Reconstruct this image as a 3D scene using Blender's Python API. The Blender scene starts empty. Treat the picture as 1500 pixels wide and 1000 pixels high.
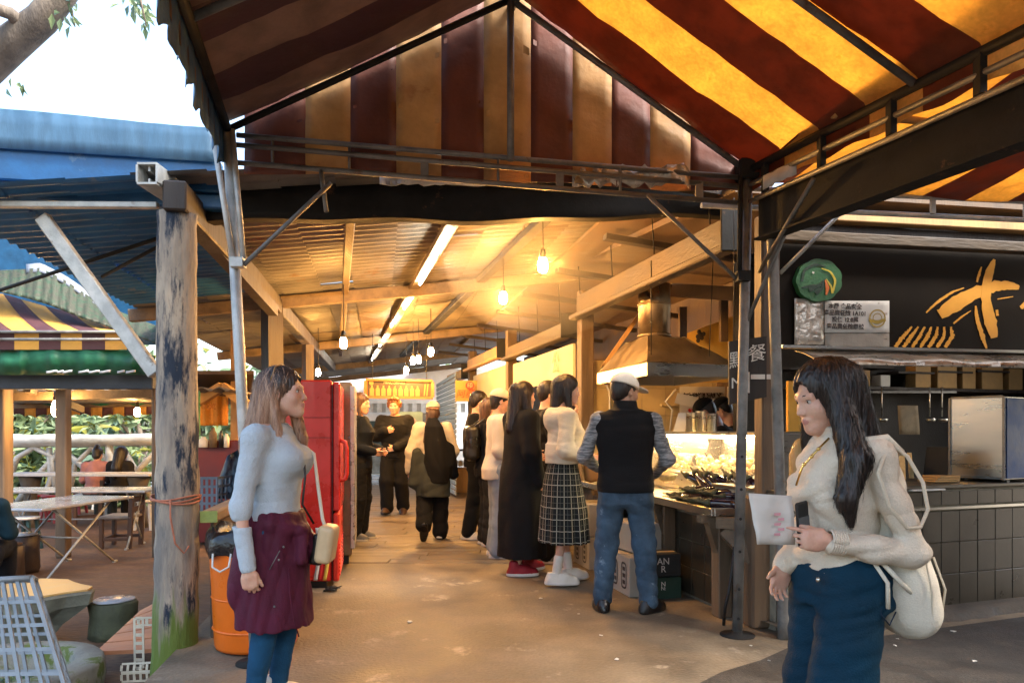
import bpy, math, random
import numpy as np
from mathutils import Vector, Matrix
random.seed(7); RNG = np.random.default_rng(7)
SC = bpy.context.scene
COL = SC.collection
F, CX, HY, HC = 1080.0, 750.0, 630.0, 1.26
def P(px, py, Y):                      # photo pixel at a depth -> point
    return np.array([(px-CX)/F*Y, Y, HC+(HY-py)/F*Y])
def G(px, py, z=0.0):                  # photo pixel on a level
    Y = (HC-z)*F/(py-HY)
    return np.array([(px-CX)/F*Y, Y, z])
def PX(px, Y, z): return np.array([(px-CX)/F*Y, Y, z])
def ray(px, py, p0, n):
    d = np.array([(px-CX)/F, 1.0, (HY-py)/F]); o = np.array([0, 0, HC])
    t = np.dot(np.asarray(p0)-o, n)/np.dot(d, n); return o+d*t
V = lambda *a: np.array(a, float)
def nrm(v): v = np.asarray(v, float); return v/max(np.linalg.norm(v), 1e-9)
# ------------------------------------------------------------ tagging
def tag(o, label=None, cat=None, group=None, kind=None):
    if label: o['label'] = label
    if cat: o['category'] = cat
    if group: o['group'] = group
    if kind: o['kind'] = kind
    return o
def thing(name, label, cat, loc=(0, 0, 0), rz=0.0, group=None):
    o = bpy.data.objects.new(name, None); COL.objects.link(o)
    o.empty_display_size = .1
    o.location = [float(c) for c in loc]; o.rotation_euler = (0, 0, rz)
    return tag(o, label, cat, group)
def root_off(o):
    off = np.zeros(3)
    while o is not None:
        off += np.array(o.location); o = o.parent
    return off
def rootof(o):
    while o.parent is not None: o = o.parent
    return o
def link(name, me, mats, parent=None, smooth=False):
    o = bpy.data.objects.new(name, me); COL.objects.link(o)
    for m in (mats if isinstance(mats, (list, tuple)) else [mats]): me.materials.append(m)
    if parent is not None: o.parent = parent
    if smooth: me.shade_smooth()
    return o
def copy_tree(o, parent=None):
    c = o.copy(); COL.objects.link(c)
    if parent is not None: c.parent = parent
    for ch in list(o.children): copy_tree(ch, c)
    return c
# ------------------------------------------------------------ mesh builder
class MB:
    def __init__(s): s.v = []; s.f = []; s.m = []; s.n = 0; s.sm = []
    def add(s, vs, fs, m=0, sm=False):
        s.v.append(np.asarray(vs, float).reshape(-1, 3))
        for f in fs: s.f.append([i+s.n for i in f]); s.m.append(m); s.sm.append(sm)
        s.n += len(s.v[-1]); return s
    def box(s, c, size, rz=0.0, m=0, R=None, bev=0.0):
        hx, hy, hz = np.asarray(size, float)/2
        if R is None:
            R = np.array([[math.cos(rz), -math.sin(rz), 0], [math.sin(rz), math.cos(rz), 0], [0, 0, 1]])
        if bev <= 0:
            p = np.array([[x, y, z] for z in (-hz, hz) for y in (-hy, hy) for x in (-hx, hx)])
            f = [(0, 2, 3, 1), (4, 5, 7, 6), (0, 1, 5, 4), (2, 6, 7, 3), (0, 4, 6, 2), (1, 3, 7, 5)]
        else:
            b = min(bev, hx*.9, hy*.9, hz*.9); p = []; f = []
            X, Y, Z = hx, hy, hz
            ring = lambda z, i: [(X-i, -Y+b+0*i, z) , (X-i, Y-b, z), (X-b, Y-i, z), (-X+b, Y-i, z), (-X+i, Y-b, z), (-X+i, -Y+b, z), (-X+b, -Y+i, z), (X-b, -Y+i, z)]
            rs = [ring(-Z, b), ring(-Z+b, 0), ring(Z-b, 0), ring(Z, b)]
            for r in rs: p += r
            for k in range(3):
                for i in range(8):
                    j = (i+1) % 8; f.append((k*8+i, k*8+j, k*8+8+j, k*8+8+i))
            f.append(tuple(range(7, -1, -1))); f.append(tuple(range(24, 32))); p = np.array(p)
        return s.add(p@R.T+np.asarray(c, float), f, m)
    def beam(s, a, b, w, h, m=0, up=(0, 0, 1), bev=0.0):    # box from a to b, width w (side), height h (up)
        a, b = np.asarray(a, float), np.asarray(b, float)
        y = nrm(b-a); x = nrm(np.cross(y, up)); z = np.cross(x, y)
        return s.box((a+b)/2, (w, np.linalg.norm(b-a), h), R=np.array([x, y, z]).T, m=m, bev=bev)
    def tube(s, pts, r, n=10, m=0, cap=True, sm=True):
        pts = [np.asarray(p, float) for p in pts]; k = len(pts)
        rs = r if isinstance(r, (list, tuple, np.ndarray)) else [r]*k
        prev = None; vs = []
        for i in range(k):
            t = nrm(pts[min(i+1, k-1)]-pts[max(i-1, 0)])
            if prev is None:
                u = nrm(np.cross(t, (0, 0, 1) if abs(t[2]) < .9 else (1, 0, 0)))
            else: u = nrm(prev-t*np.dot(prev, t))
            w = np.cross(t, u); prev = u
            for j in range(n):
                a = 2*math.pi*j/n; vs.append(pts[i]+rs[i]*(u*math.cos(a)+w*math.sin(a)))
        fs = [(i*n+j, i*n+(j+1) % n, (i+1)*n+(j+1) % n, (i+1)*n+j) for i in range(k-1) for j in range(n)]
        s.add(vs, fs, m, sm)
        if cap:
            n0 = s.n-len(vs)
            s.f.append([n0+j for j in range(n-1, -1, -1)]); s.m.append(m); s.sm.append(False)
            s.f.append([n0+(k-1)*n+j for j in range(n)]); s.m.append(m); s.sm.append(False)
        return s
    def lathe(s, prof, c=(0, 0, 0), n=24, m=0, R=None, sm=True, jit=0.0):
        vs = []
        for r, z in prof:
            for j in range(n):
                a = 2*math.pi*j/n; q = r*(1+jit*math.sin(3*a+z*9)+jit*.6*math.sin(7*a+1))
                vs.append((q*math.cos(a), q*math.sin(a), z))
        vs = np.array(vs)
        if R is not None: vs = vs@np.asarray(R).T
        k = len(prof)
        fs = [(i*n+j, i*n+(j+1) % n, (i+1)*n+(j+1) % n, (i+1)*n+j) for i in range(k-1) for j in range(n)]
        s.add(vs+np.asarray(c, float), fs, m, sm); n0 = s.n-len(vs)
        if prof[0][0] > 1e-4: s.f.append([n0+j for j in range(n-1, -1, -1)]); s.m.append(m); s.sm.append(False)
        if prof[-1][0] > 1e-4: s.f.append([n0+(k-1)*n+j for j in range(n)]); s.m.append(m); s.sm.append(False)
        return s
    def ball(s, c, r, n=12, m=0, R=None):
        r = np.ones(3)*r
        vs = []; k = n//2
        for i in range(k+1):
            t = math.pi*i/k
            for j in range(n):
                a = 2*math.pi*j/n; vs.append((math.sin(t)*math.cos(a), math.sin(t)*math.sin(a), -math.cos(t)))
        vs = np.array(vs)*r
        if R is not None: vs = vs@np.asarray(R).T
        return s.add(vs+np.asarray(c, float), [(i*n+j, i*n+(j+1) % n, (i+1)*n+(j+1) % n, (i+1)*n+j) for i in range(k) for j in range(n)], m, True)
    def prism(s, pts, off, m=0):          # polygon extruded by the vector off
        pts = np.asarray(pts, float); n = len(pts); off = np.asarray(off, float)
        fs = [tuple(range(n)), tuple(range(2*n-1, n-1, -1))]+[(i, n+i, n+(i+1) % n, (i+1) % n) for i in range(n)]
        return s.add(np.vstack([pts, pts+off]), fs, m)
    def sheet(s, g, m=0, sm=True, thick=None, mf=None):   # g[i][j] grid of points
        g = np.asarray(g, float); a, b = g.shape[:2]; n0 = s.n
        fs = [(i*b+j, i*b+j+1, (i+1)*b+j+1, (i+1)*b+j) for i in range(a-1) for j in range(b-1)]
        s.add(g.reshape(-1, 3), fs, m, sm)
        if mf is not None:
            for q, (i, j) in enumerate([(i, j) for i in range(a-1) for j in range(b-1)]): s.m[len(s.m)-len(fs)+q] = mf(i, j)
        if thick is not None:
            g2 = g+np.asarray(thick, float); mm = s.m[-len(fs):]
            s.add(g2.reshape(-1, 3), [f[::-1] for f in fs], m, sm); s.m[-len(fs):] = mm
            rim = [(0, j) for j in range(b)]+[(i, b-1) for i in range(1, a)]+[(a-1, j) for j in range(b-2, -1, -1)]+[(i, 0) for i in range(a-2, 0, -1)]
            for q in range(len(rim)):
                i, j = rim[q]; i2, j2 = rim[(q+1) % len(rim)]
                s.f.append([n0+i*b+j, n0+a*b+i*b+j, n0+a*b+i2*b+j2, n0+i2*b+j2])
                fi = min(i, i2, a-2), min(j, j2, b-2)
                s.m.append(mm[fi[0]*(b-1)+fi[1]]); s.sm.append(False)
        return s
    def build(s, name, mats, parent=None, world=True, jitter=0.0):
        v = np.vstack(s.v) if s.v else np.zeros((0, 3))
        if jitter: v = v+RNG.normal(0, jitter, v.shape)
        if parent is not None and world: v = v-root_off(parent)
        elif parent is None and world: pass
        me = bpy.data.meshes.new(name); me.from_pydata(v.tolist(), [], s.f)
        me.polygons.foreach_set('material_index', np.array(s.m, dtype=np.int32))
        me.polygons.foreach_set('use_smooth', np.array(s.sm, dtype=bool))
        me.update()
        return link(name, me, mats, parent)
def solo(name, mb, mats, label, cat, group=None):       # a one-mesh thing whose origin sits at its base
    v = np.vstack(mb.v); c = (v.min(0)+v.max(0))/2; c[2] = v[:, 2].min()
    mb.v = [v-c]; o = mb.build(name, mats, None, world=False); o.location = c
    return tag(o, label, cat, group)
# ------------------------------------------------------------ materials
def srgb(r, g, b): return tuple(((c/255+.055)/1.055)**2.4 if c > 10 else c/255/12.92 for c in (r, g, b))
_m = {}
def mat(name, col, rough=.6, metal=0.0, var=.35, scale=5.0, col2=None, bump=.15, bscale=60.0, st=(1, 1, 1), trans=None,
        emit=None, alpha=None, spec=.5, lo=.38, hi=.62, det=6, rvar=.15, coat=0.0, third=None, grain=None, sss=0.0):
    if name in _m: return _m[name]
    m = bpy.data.materials.new(name); _m[name] = m; m.use_nodes = True
    t = m.node_tree; t.nodes.clear(); N = t.nodes.new; L = t.links.new
    out = N('ShaderNodeOutputMaterial')
    if emit is not None:
        e = N('ShaderNodeEmission'); e.inputs[0].default_value = (*col, 1); e.inputs[1].default_value = emit
        L(e.outputs[0], out.inputs[0]); return m
    b = N('ShaderNodeBsdfPrincipled')
    tc = N('ShaderNodeTexCoord'); mp = N('ShaderNodeMapping'); mp.inputs['Scale'].default_value = st
    L(tc.outputs['Object'], mp.inputs[0])
    n1 = N('ShaderNodeTexNoise'); n1.inputs['Scale'].default_value = scale; n1.inputs['Detail'].default_value = det; n1.inputs['Roughness'].default_value = .62
    L(mp.outputs[0], n1.inputs['Vector'])
    rp = N('ShaderNodeValToRGB'); rp.color_ramp.elements[0].position = lo; rp.color_ramp.elements[1].position = hi
    c2 = col2 if col2 is not None else tuple(c*(1-var) for c in col)
    rp.color_ramp.elements[0].color = (*c2, 1); rp.color_ramp.elements[1].color = (*col, 1)
    L(n1.outputs['Fac'], rp.inputs[0]); cs = rp.outputs[0]
    if third is not None:                       # third = (colour, scale, threshold)
        n3 = N('ShaderNodeTexNoise'); n3.inputs['Scale'].default_value = third[1]; n3.inputs['Detail'].default_value = 8; n3.inputs['Roughness'].default_value = .7
        L(mp.outputs[0], n3.inputs['Vector'])
        r3 = N('ShaderNodeValToRGB'); r3.color_ramp.elements[0].position = third[2]; r3.color_ramp.elements[1].position = third[2]+.08
        L(n3.outputs['Fac'], r3.inputs[0])
        mx = N('ShaderNodeMixRGB'); mx.inputs[2].default_value = (*third[0], 1); L(r3.outputs[0], mx.inputs[0]); L(cs, mx.inputs[1]); cs = mx.outputs[0]
    if grain is not None:                       # grain = (scale, amount): fine speckle
        n4 = N('ShaderNodeTexNoise'); n4.inputs['Scale'].default_value = grain[0]; n4.inputs['Detail'].default_value = 3; L(mp.outputs[0], n4.inputs['Vector'])
        r4 = N('ShaderNodeMapRange'); r4.inputs['From Min'].default_value = .3; r4.inputs['From Max'].default_value = .7; r4.inputs['To Min'].default_value = 1-grain[1]; r4.inputs['To Max'].default_value = 1+grain[1]*.6; L(n4.outputs['Fac'], r4.inputs['Value'])
        m4 = N('ShaderNodeVectorMath'); m4.operation = 'SCALE'; L(cs, m4.inputs[0]); L(r4.outputs[0], m4.inputs['Scale']); cs = m4.outputs[0]
    if sss: b.inputs['Subsurface Weight'].default_value = sss; b.inputs['Subsurface Scale'].default_value = .012
    L(cs, b.inputs['Base Color'])
    n2 = N('ShaderNodeTexNoise'); n2.inputs['Scale'].default_value = bscale; n2.inputs['Detail'].default_value = 4
    L(mp.outputs[0], n2.inputs['Vector'])
    if bump:
        bp = N('ShaderNodeBump'); bp.inputs['Strength'].default_value = bump; bp.inputs['Distance'].default_value = .02
        L(n2.outputs['Fac'], bp.inputs['Height']); L(bp.outputs[0], b.inputs['Normal'])
    mr = N('ShaderNodeMapRange'); mr.inputs['From Min'].default_value = .3; mr.inputs['From Max'].default_value = .7
    mr.inputs['To Min'].default_value = max(.03, rough-rvar); mr.inputs['To Max'].default_value = min(1, rough+rvar)
    L(n1.outputs['Fac'], mr.inputs['Value']); L(mr.outputs[0], b.inputs['Roughness'])
    b.inputs['Metallic'].default_value = metal; b.inputs['Specular IOR Level'].default_value = spec
    b.inputs['Coat Weight'].default_value = coat
    if alpha is not None: b.inputs['Alpha'].default_value = alpha
    if trans is not None:
        tr = N('ShaderNodeBsdfTranslucent'); ms = N('ShaderNodeMixShader'); ms.inputs[0].default_value = trans
        L(cs, tr.inputs[0]); L(b.outputs[0], ms.inputs[1]); L(tr.outputs[0], ms.inputs[2]); L(ms.outputs[0], out.inputs[0])
    else: L(b.outputs[0], out.inputs[0])
    return m
# ------------------------------------------------------------ lettering
def text_mesh(s, size, ext=.001, align='CENTER', bold=0.0, shear=0.0):
    cu = bpy.data.curves.new('lettering', 'FONT'); cu.body = s; cu.size = size; cu.extrude = ext
    cu.align_x = align; cu.align_y = 'CENTER'; cu.offset = bold; cu.shear = shear; cu.resolution_u = 3
    o = bpy.data.objects.new('lettering', cu); COL.objects.link(o)
    dg = bpy.context.evaluated_depsgraph_get(); dg.update()
    me = bpy.data.meshes.new_from_object(o.evaluated_get(dg)); bpy.data.objects.remove(o)
    return me
def text_on(parent, name, s, o, right, up, size, m, align='CENTER', bold=0.0, shear=0.0, ext=.001):
    me = text_mesh(s, size, ext, align, bold, shear)
    right, up = nrm(right), nrm(up); n = np.cross(right, up)
    M = np.array([right, up, n]).T
    co = np.empty(len(me.vertices)*3); me.vertices.foreach_get('co', co)
    co = co.reshape(-1, 3)@M.T+np.asarray(o, float)-(root_off(parent) if parent else 0)
    me.vertices.foreach_set('co', co.ravel()); me.materials.clear(); me.update()
    return link(name, me, m, parent)
# ------------------------------------------------------------ signed distance modelling
class Pm:
    def __init__(s, f, lo, hi, k=.03, op=1): s.f, s.lo, s.hi, s.k, s.op = f, np.asarray(lo, float), np.asarray(hi, float), k, op
def RC(a, b, ra, rb=None, k=.03, op=1):
    a, b = np.asarray(a, float), np.asarray(b, float); rb = ra if rb is None else rb
    ba = b-a; q = max(ba@ba, 1e-12)
    def f(X, Y, Z):
        x, y, z = X-a[0], Y-a[1], Z-a[2]
        t = np.clip((x*ba[0]+y*ba[1]+z*ba[2])/q, 0, 1)
        return np.sqrt((x-t*ba[0])**2+(y-t*ba[1])**2+(z-t*ba[2])**2)-(ra+(rb-ra)*t)
    r = max(ra, rb); return Pm(f, np.minimum(a, b)-r, np.maximum(a, b)+r, k, op)
def EL(c, r, R=None, k=.03, op=1):
    c, r = np.asarray(c, float), np.ones(3)*np.asarray(r, float); R = np.eye(3) if R is None else np.asarray(R)
    def f(X, Y, Z):
        x, y, z = X-c[0], Y-c[1], Z-c[2]
        u = [(x*R[0, i]+y*R[1, i]+z*R[2, i]) for i in range(3)]
        k0 = np.sqrt((u[0]/r[0])**2+(u[1]/r[1])**2+(u[2]/r[2])**2)
        k1 = np.sqrt((u[0]/r[0]**2)**2+(u[1]/r[1]**2)**2+(u[2]/r[2]**2)**2)
        return k0*(k0-1)/np.maximum(k1, 1e-6)
    e = np.sqrt((R**2)@(r**2)); return Pm(f, c-e, c+e, k, op)
def BX(c, h, R=None, rd=.01, k=.02, op=1):
    c, h = np.asarray(c, float), np.asarray(h, float)-rd; R = np.eye(3) if R is None else np.asarray(R)
    def f(X, Y, Z):
        x, y, z = X-c[0], Y-c[1], Z-c[2]
        u = [np.abs(x*R[0, i]+y*R[1, i]+z*R[2, i])-h[i] for i in range(3)]
        o = np.sqrt(sum(np.maximum(q, 0)**2 for q in u))
        return o+np.minimum(np.maximum(np.maximum(u[0], u[1]), u[2]), 0)-rd
    e = np.abs(R)@(h+rd); return Pm(f, c-e, c+e, k, op)
def LF(rows, k=.02, n=2.3, pleat=None, op=1, cut=None):
    rows = np.asarray(rows, float); rows = rows[np.argsort(rows[:, 0])]
    def f(X, Y, Z):
        z = Z.ravel()[:] if Z.ndim == 1 else Z
        zz = Z
        cx, cy, a, b = (np.interp(zz, rows[:, 0], rows[:, i]) for i in range(1, 5))
        x, y = X-cx, Y-cy
        sc = 1.0
        if pleat is not None:
            th = np.arctan2(y/b, x/a)
            w = np.clip((rows[-1, 0]-zz)/(rows[-1, 0]-rows[0, 0]), 0, 1)
            sc = 1+pleat[1]*w*(np.cos(pleat[0]*th+pleat[2]*zz)+.5*np.cos(pleat[0]*.61*th+1.3))
        d = ((np.abs(x)/(a*sc))**n+(np.abs(y)/(b*sc))**n)**(1/n)-1
        d = d*np.minimum(a, b)
        return np.maximum(d, np.maximum(zz-rows[-1, 0], rows[0, 0]-zz))
    g = 1.25 if pleat is not None else 1.0
    lo = [(rows[:, 1]-rows[:, 3]*g).min(), (rows[:, 2]-rows[:, 4]*g).min(), rows[0, 0]]
    hi = [(rows[:, 1]+rows[:, 3]*g).max(), (rows[:, 2]+rows[:, 4]*g).max(), rows[-1, 0]]
    return Pm(f, lo, hi, k, op)
def CUT(p, n):                        # removes everything on the side n points to
    p, n = np.asarray(p, float), nrm(n)
    return Pm(lambda X, Y, Z: (X-p[0])*n[0]+(Y-p[1])*n[1]+(Z-p[2])*n[2], [-9]*3, [9]*3, .0, -2)
def folds(seed, amp, f=(9, 9, 14), w=1.6):
    r = np.random.default_rng(seed); f = np.asarray(f, float)
    ds = [(r.normal(size=3)*f*s, r.normal(size=3)*f*.6*s, r.uniform(0, 6.28, 2), a) for s, a in ((1.3, .8), (2.6, .55), (4.6, .3))]
    def d(X, Y, Z):
        o = 0
        for a, b, ph, am in ds:
            q = a[0]*X+a[1]*Y+a[2]*Z+ph[0]+w*np.sin(b[0]*X+b[1]*Y+b[2]*Z+ph[1])
            o = o+am*(1-1.7*np.abs(np.sin(.5*q)))
        return amp*o
    return d
class Field: pass
def sdf_field(prims, res, disp=None, pad=.02):
    un = [p for p in prims if p.op == 1]
    lo = np.min([p.lo for p in un], 0)-pad-2*res; hi = np.max([p.hi for p in un], 0)+pad+2*res
    n = np.ceil((hi-lo)/res).astype(int)+1
    ax = [(lo[i]+res*np.arange(n[i])).astype(np.float32) for i in range(3)]
    D = np.full(n, .09, np.float32)
    for p in prims:
        m = p.k+2.5*res+(.03 if disp else .01)
        i0 = np.clip(np.floor((p.lo-m-lo)/res).astype(int), 0, n-1); i1 = np.clip(np.ceil((p.hi+m-lo)/res).astype(int)+1, 1, n)
        if (i1 <= i0).any(): continue
        sl = tuple(slice(i0[i], i1[i]) for i in range(3))
        X = ax[0][sl[0]][:, None, None]; Y = ax[1][sl[1]][None, :, None]; Z = ax[2][sl[2]][None, None, :]
        d = p.f(X, Y, Z).astype(np.float32); a = D[sl]
        if p.op == 1:
            h = np.maximum(p.k-np.abs(a-d), 0)/max(p.k, 1e-6); D[sl] = np.minimum(a, d)-h*h*p.k*.25
        elif p.op == -1:
            h = np.maximum(p.k-np.abs(a+d), 0)/max(p.k, 1e-6); D[sl] = np.maximum(a, -d)+h*h*p.k*.25
        else: D[sl] = np.maximum(a, d)
    if disp is not None:
        i, j, k = np.nonzero(np.abs(D) < .035)
        D[i, j, k] += disp(ax[0][i], ax[1][j], ax[2][k]).astype(np.float32)
    D[0] = D[-1] = .05; D[:, 0] = D[:, -1] = .05; D[:, :, 0] = D[:, :, -1] = .05
    o = Field(); o.D, o.lo, o.res, o.n = D, lo, res, n; return o
def nets(fl):
    D, lo, res = fl.D, fl.lo, fl.res; S = D < 0
    nx, ny, nz = np.array(D.shape)-1
    c = np.zeros((nx, ny, nz), np.int8)
    for a in (0, 1):
        for b in (0, 1):
            for e in (0, 1): c += S[a:a+nx, b:b+ny, e:e+nz]
    I, J, K = np.nonzero((c > 0) & (c < 8))
    idx = np.full((nx, ny, nz), -1, np.int32); idx[I, J, K] = np.arange(len(I))
    acc = np.zeros((len(I), 3)); cnt = np.zeros(len(I))
    cr = [(a, b, e) for a in (0, 1) for b in (0, 1) for e in (0, 1)]
    for p in cr:
        for ax in range(3):
            if p[ax]: continue
            q = list(p); q[ax] = 1
            v0 = D[I+p[0], J+p[1], K+p[2]]; v1 = D[I+q[0], J+q[1], K+q[2]]
            ok = (v0 < 0) != (v1 < 0); t = np.where(ok, v0/np.where(ok, v0-v1, 1), 0)
            pos = np.tile(np.array(p, float), (len(I), 1)); pos[:, ax] += t
            acc += pos*ok[:, None]; cnt += ok
    vs = (np.stack([I, J, K], 1)+acc/np.maximum(cnt, 1)[:, None])*res+lo
    fs = []
    for ax in range(3):
        u, w = [(1, 2), (2, 0), (0, 1)][ax]
        s0 = np.moveaxis(S, ax, 0); e = np.moveaxis(s0[:-1] != s0[1:], 0, ax); ii = np.stack(np.nonzero(e), 1)
        ii = ii[(ii[:, u] > 0) & (ii[:, w] > 0) & (ii[:, u] < [nx, ny, nz][u]) & (ii[:, w] < [nx, ny, nz][w])]
        def at(du, dw):
            q = ii.copy(); q[:, u] -= du; q[:, w] -= dw; return idx[q[:, 0], q[:, 1], q[:, 2]]
        f = np.stack([at(1, 1), at(0, 1), at(0, 0), at(1, 0)], 1)
        fl_ = ~S[ii[:, 0], ii[:, 1], ii[:, 2]]; f[fl_] = f[fl_][:, ::-1]; fs.append(f)
    fs = np.concatenate(fs); fs = fs[(fs >= 0).all(1)]
    return vs, fs
def npmesh(name, vs, fs, smooth=True):
    me = bpy.data.meshes.new(name); me.from_pydata(vs.tolist(), [], fs.tolist())
    if smooth: me.shade_smooth()
    me.update(); return me
def sdf_obj(name, prims, res, mats, parent=None, disp=None, matfn=None, smooth_it=1, ret_field=False, extra=None):
    fl = sdf_field(prims, res, disp); vs, fs = nets(fl)
    for _ in range(smooth_it):            # light Laplacian pass
        acc = np.zeros_like(vs); cn = np.zeros(len(vs))
        for a, b in ((0, 1), (1, 2), (2, 3), (3, 0)):
            np.add.at(acc, fs[:, a], vs[fs[:, b]]); np.add.at(acc, fs[:, b], vs[fs[:, a]])
            np.add.at(cn, fs[:, a], 1); np.add.at(cn, fs[:, b], 1)
        vs = vs*.5+.5*acc/np.maximum(cn, 1)[:, None]
    nb = len(fs)
    if extra is not None:
        ev, ef = extra(fl)
        if len(ev): fs = np.concatenate([fs, ef+len(vs)]); vs = np.concatenate([vs, ev])
    me = npmesh(name, vs, fs)
    o = link(name, me, mats, parent)
    if extra is not None and len(o.data.materials) > 1 and matfn is None:
        i = np.arange(len(fs)-nb)//14; mi = np.zeros(len(fs), np.int32); mi[nb:] = ((i*7919+13) % 10 < 3); me.polygons.foreach_set('material_index', mi)
    if matfn is not None:
        mi = np.asarray(matfn(vs[fs].mean(1)), dtype=np.int32); me.polygons.foreach_set('material_index', mi)
    return (o, fl) if ret_field else o
def samp(fl, p):
    q = np.clip((p-fl.lo)/fl.res, 0, np.array(fl.n)-1.001); i = q.astype(int); t = q-i; o = 0
    for a in (0, 1):
        for b in (0, 1):
            for c in (0, 1):
                w = (t[:, 0] if a else 1-t[:, 0])*(t[:, 1] if b else 1-t[:, 1])*(t[:, 2] if c else 1-t[:, 2])
                o = o+w*fl.D[i[:, 0]+a, i[:, 1]+b, i[:, 2]+c]
    return o
def grad(fl, p):
    e = fl.res; g = np.stack([samp(fl, p+d)-samp(fl, p-d) for d in np.eye(3)*e], 1)
    return g/np.maximum(np.linalg.norm(g, axis=1)[:, None], 1e-6)
def strands(count, length, width, seed, S=None, lift=.004, wob=.35):
    """ribbons of hair that flow down over the hair surface"""
    def go(fl):
        r = np.random.default_rng(seed); vs, fs = nets(fl)
        z = vs[:, 2]; z0, z1 = z.min(), z.max()
        w = np.clip((z-z0)/(z1-z0), 0.02, 1)**1.2; p = vs[r.choice(len(vs), count, p=w/w.sum())]
        n = grad(fl, p); steps = 14; ln = length*r.uniform(.5, 1.2, count); st = ln/steps
        ph = r.uniform(0, 6.28, (count, 2)); off = r.uniform(.0, lift, count); fly = r.random(count) < .09; off = np.where(fly, r.uniform(lift, lift*3.2, count), off)
        path = [p+n*off[:, None]]; nn = [n]
        for i in range(steps):
            n = grad(fl, p); g = np.zeros_like(p); g[:, 2] = -1
            g[:, 0] += wob*np.sin(ph[:, 0]+i*.45); g[:, 1] += wob*np.sin(ph[:, 1]+i*.4)
            t = g-n*(g*n).sum(1)[:, None]; t /= np.maximum(np.linalg.norm(t, axis=1)[:, None], .25)
            p = p+t*st[:, None]; d = samp(fl, p); p = p-n*np.clip(d, -.004, .004)[:, None]
            path.append(p+n*off[:, None]); nn.append(n)
        path = np.array(path); nn = np.array(nn); k = len(path)
        wd = np.where(fly, .0011, width*r.uniform(.4, 1.2, count)); keep = range(count); far = np.max([samp(fl, q) for q in path], 0) > .016; keep = np.nonzero(~far)[0]
        if S is not None:
            q = ((path-S.hc)@S.R)/S.hs; bad = ((q[..., 1] > .045) & (np.abs(q[..., 0]) < .066) & (q[..., 2] < .085) & (q[..., 2] > -.14)).any(0); keep = np.nonzero(~bad & ~far)[0]
        V_, F_ = [], []
        for n_, s in enumerate(keep):
            q = path[:, s]; t = np.gradient(q, axis=0); b = np.cross(t, nn[:, s]); b /= np.maximum(np.linalg.norm(b, axis=1)[:, None], 1e-6)
            tp = (np.sin(np.linspace(.25, math.pi-.05, k))*wd[s]/2)[:, None]
            base = len(V_)*2*k+0
            V_.append(np.concatenate([q-b*tp, q+b*tp]))
            i = np.arange(k-1); F_.append(np.stack([i, i+1, k+i+1, k+i], 1)+n_*2*k)
        return np.concatenate(V_), np.concatenate(F_)
    return go
# ============================================================ materials
STEEL = mat('galvanised_steel', (.20, .20, .19), .55, .4, .45, 7, bump=.1, third=((.13, .09, .06), 9, .6))
PALE_PIPE = mat('pale_galvanised_pipe', (.50, .51, .48), .5, .3, .35, 9, bump=.1, third=((.22, .19, .15), 8, .62))
DARKSTEEL = mat('dark_painted_steel', (.022, .022, .021), .7, .0, .4, 6, spec=.15, bump=.12, third=((.10, .055, .03), 7, .62))
HAZESTEEL = mat('haze_blue_steel', (.014, .10, .25), .42, .1, .35, 4, bump=.06, third=((.10, .17, .24), 5, .6))  # blue veil of haze put into the gutter steel's colour
HAZEPALE = mat('haze_blue_flashing', (.06, .145, .24), .45, .1, .3, 5, bump=.08, st=(3, 3, .6))  # flashing tinted with the same bluish haze
CHROME = mat('brushed_stainless', (.50, .49, .45), .30, .95, .08, 2, bump=.012, bscale=20, st=(1, 1, 6), rvar=.06)
STAINDULL = mat('greasy_stainless', (.36, .27, .16), .38, .8, .35, 5, bump=.08, third=((.22, .15, .08), 6, .6))
GABLE_O = mat('faded_orange_tarpaulin', (.55, .33, .14), .6, 0, .25, 5, bump=.3, bscale=20, trans=.45, det=8, third=((.40, .22, .09), 6, .60)); GABLE_M = mat('faded_maroon_tarpaulin', (.15, .045, .026), .6, 0, .3, 4, bump=.2, bscale=20, trans=.15)
ORANGE_F = mat('orange_tarpaulin', (.80, .47, .13), .5, 0, .16, 7, bump=.25, bscale=24, trans=.66, det=8, third=((.70, .38, .09), 14, .60), grain=(50, .12))
MAROON_F = mat('maroon_tarpaulin', (.23, .060, .024), .55, 0, .3, 6, bump=.2, bscale=24, trans=.5, det=8)
YEL_F = mat('yellow_tarpaulin', (.55, .30, .05), .6, 0, .15, 5, bump=.12, bscale=20, trans=.1)
PLUM_F = mat('plum_tarpaulin', (.075, .026, .028), .6, 0, .2, 5, bump=.12, bscale=20, trans=.1)
GREEN_F = mat('green_tarpaulin', (.008, .11, .052), .5, 0, .35, 3, bump=.2, bscale=18, trans=.15)
GREENPALE_F = mat('faded_green_tarpaulin', (.006, .042, .018), .6, 0, .4, 14, col2=(.03, .032, .015), bump=.3, bscale=30, lo=.45, hi=.7)
WHITE_F = mat('white_plastic_sheet', (.62, .64, .64), .4, 0, .3, 6, bump=.25, bscale=20, trans=.3)
FOIL = mat('crumpled_clear_plastic', (.55, .50, .42), .22, .35, .4, 9, bump=.5, bscale=22)
ROOFSHEET = mat('rusting_corrugated_sheet', (.165, .14, .108), .62, .1, .45, 2.2, bump=.08, third=((.13, .075, .035), 3, .58), st=(1, 1, 1))
ROOFHAZE = mat('haze_blue_corrugated_sheet', (.025, .14, .33), .45, .15, .4, 2.5, bump=.08, third=((.14, .18, .22), 3, .58))  # roof sheet with the blue haze put into its colour
ROOFGREY = mat('grey_corrugated_sheet', (.15, .145, .14), .6, .1, .4, 2.4, bump=.08, third=((.12, .08, .05), 3, .6))
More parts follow.
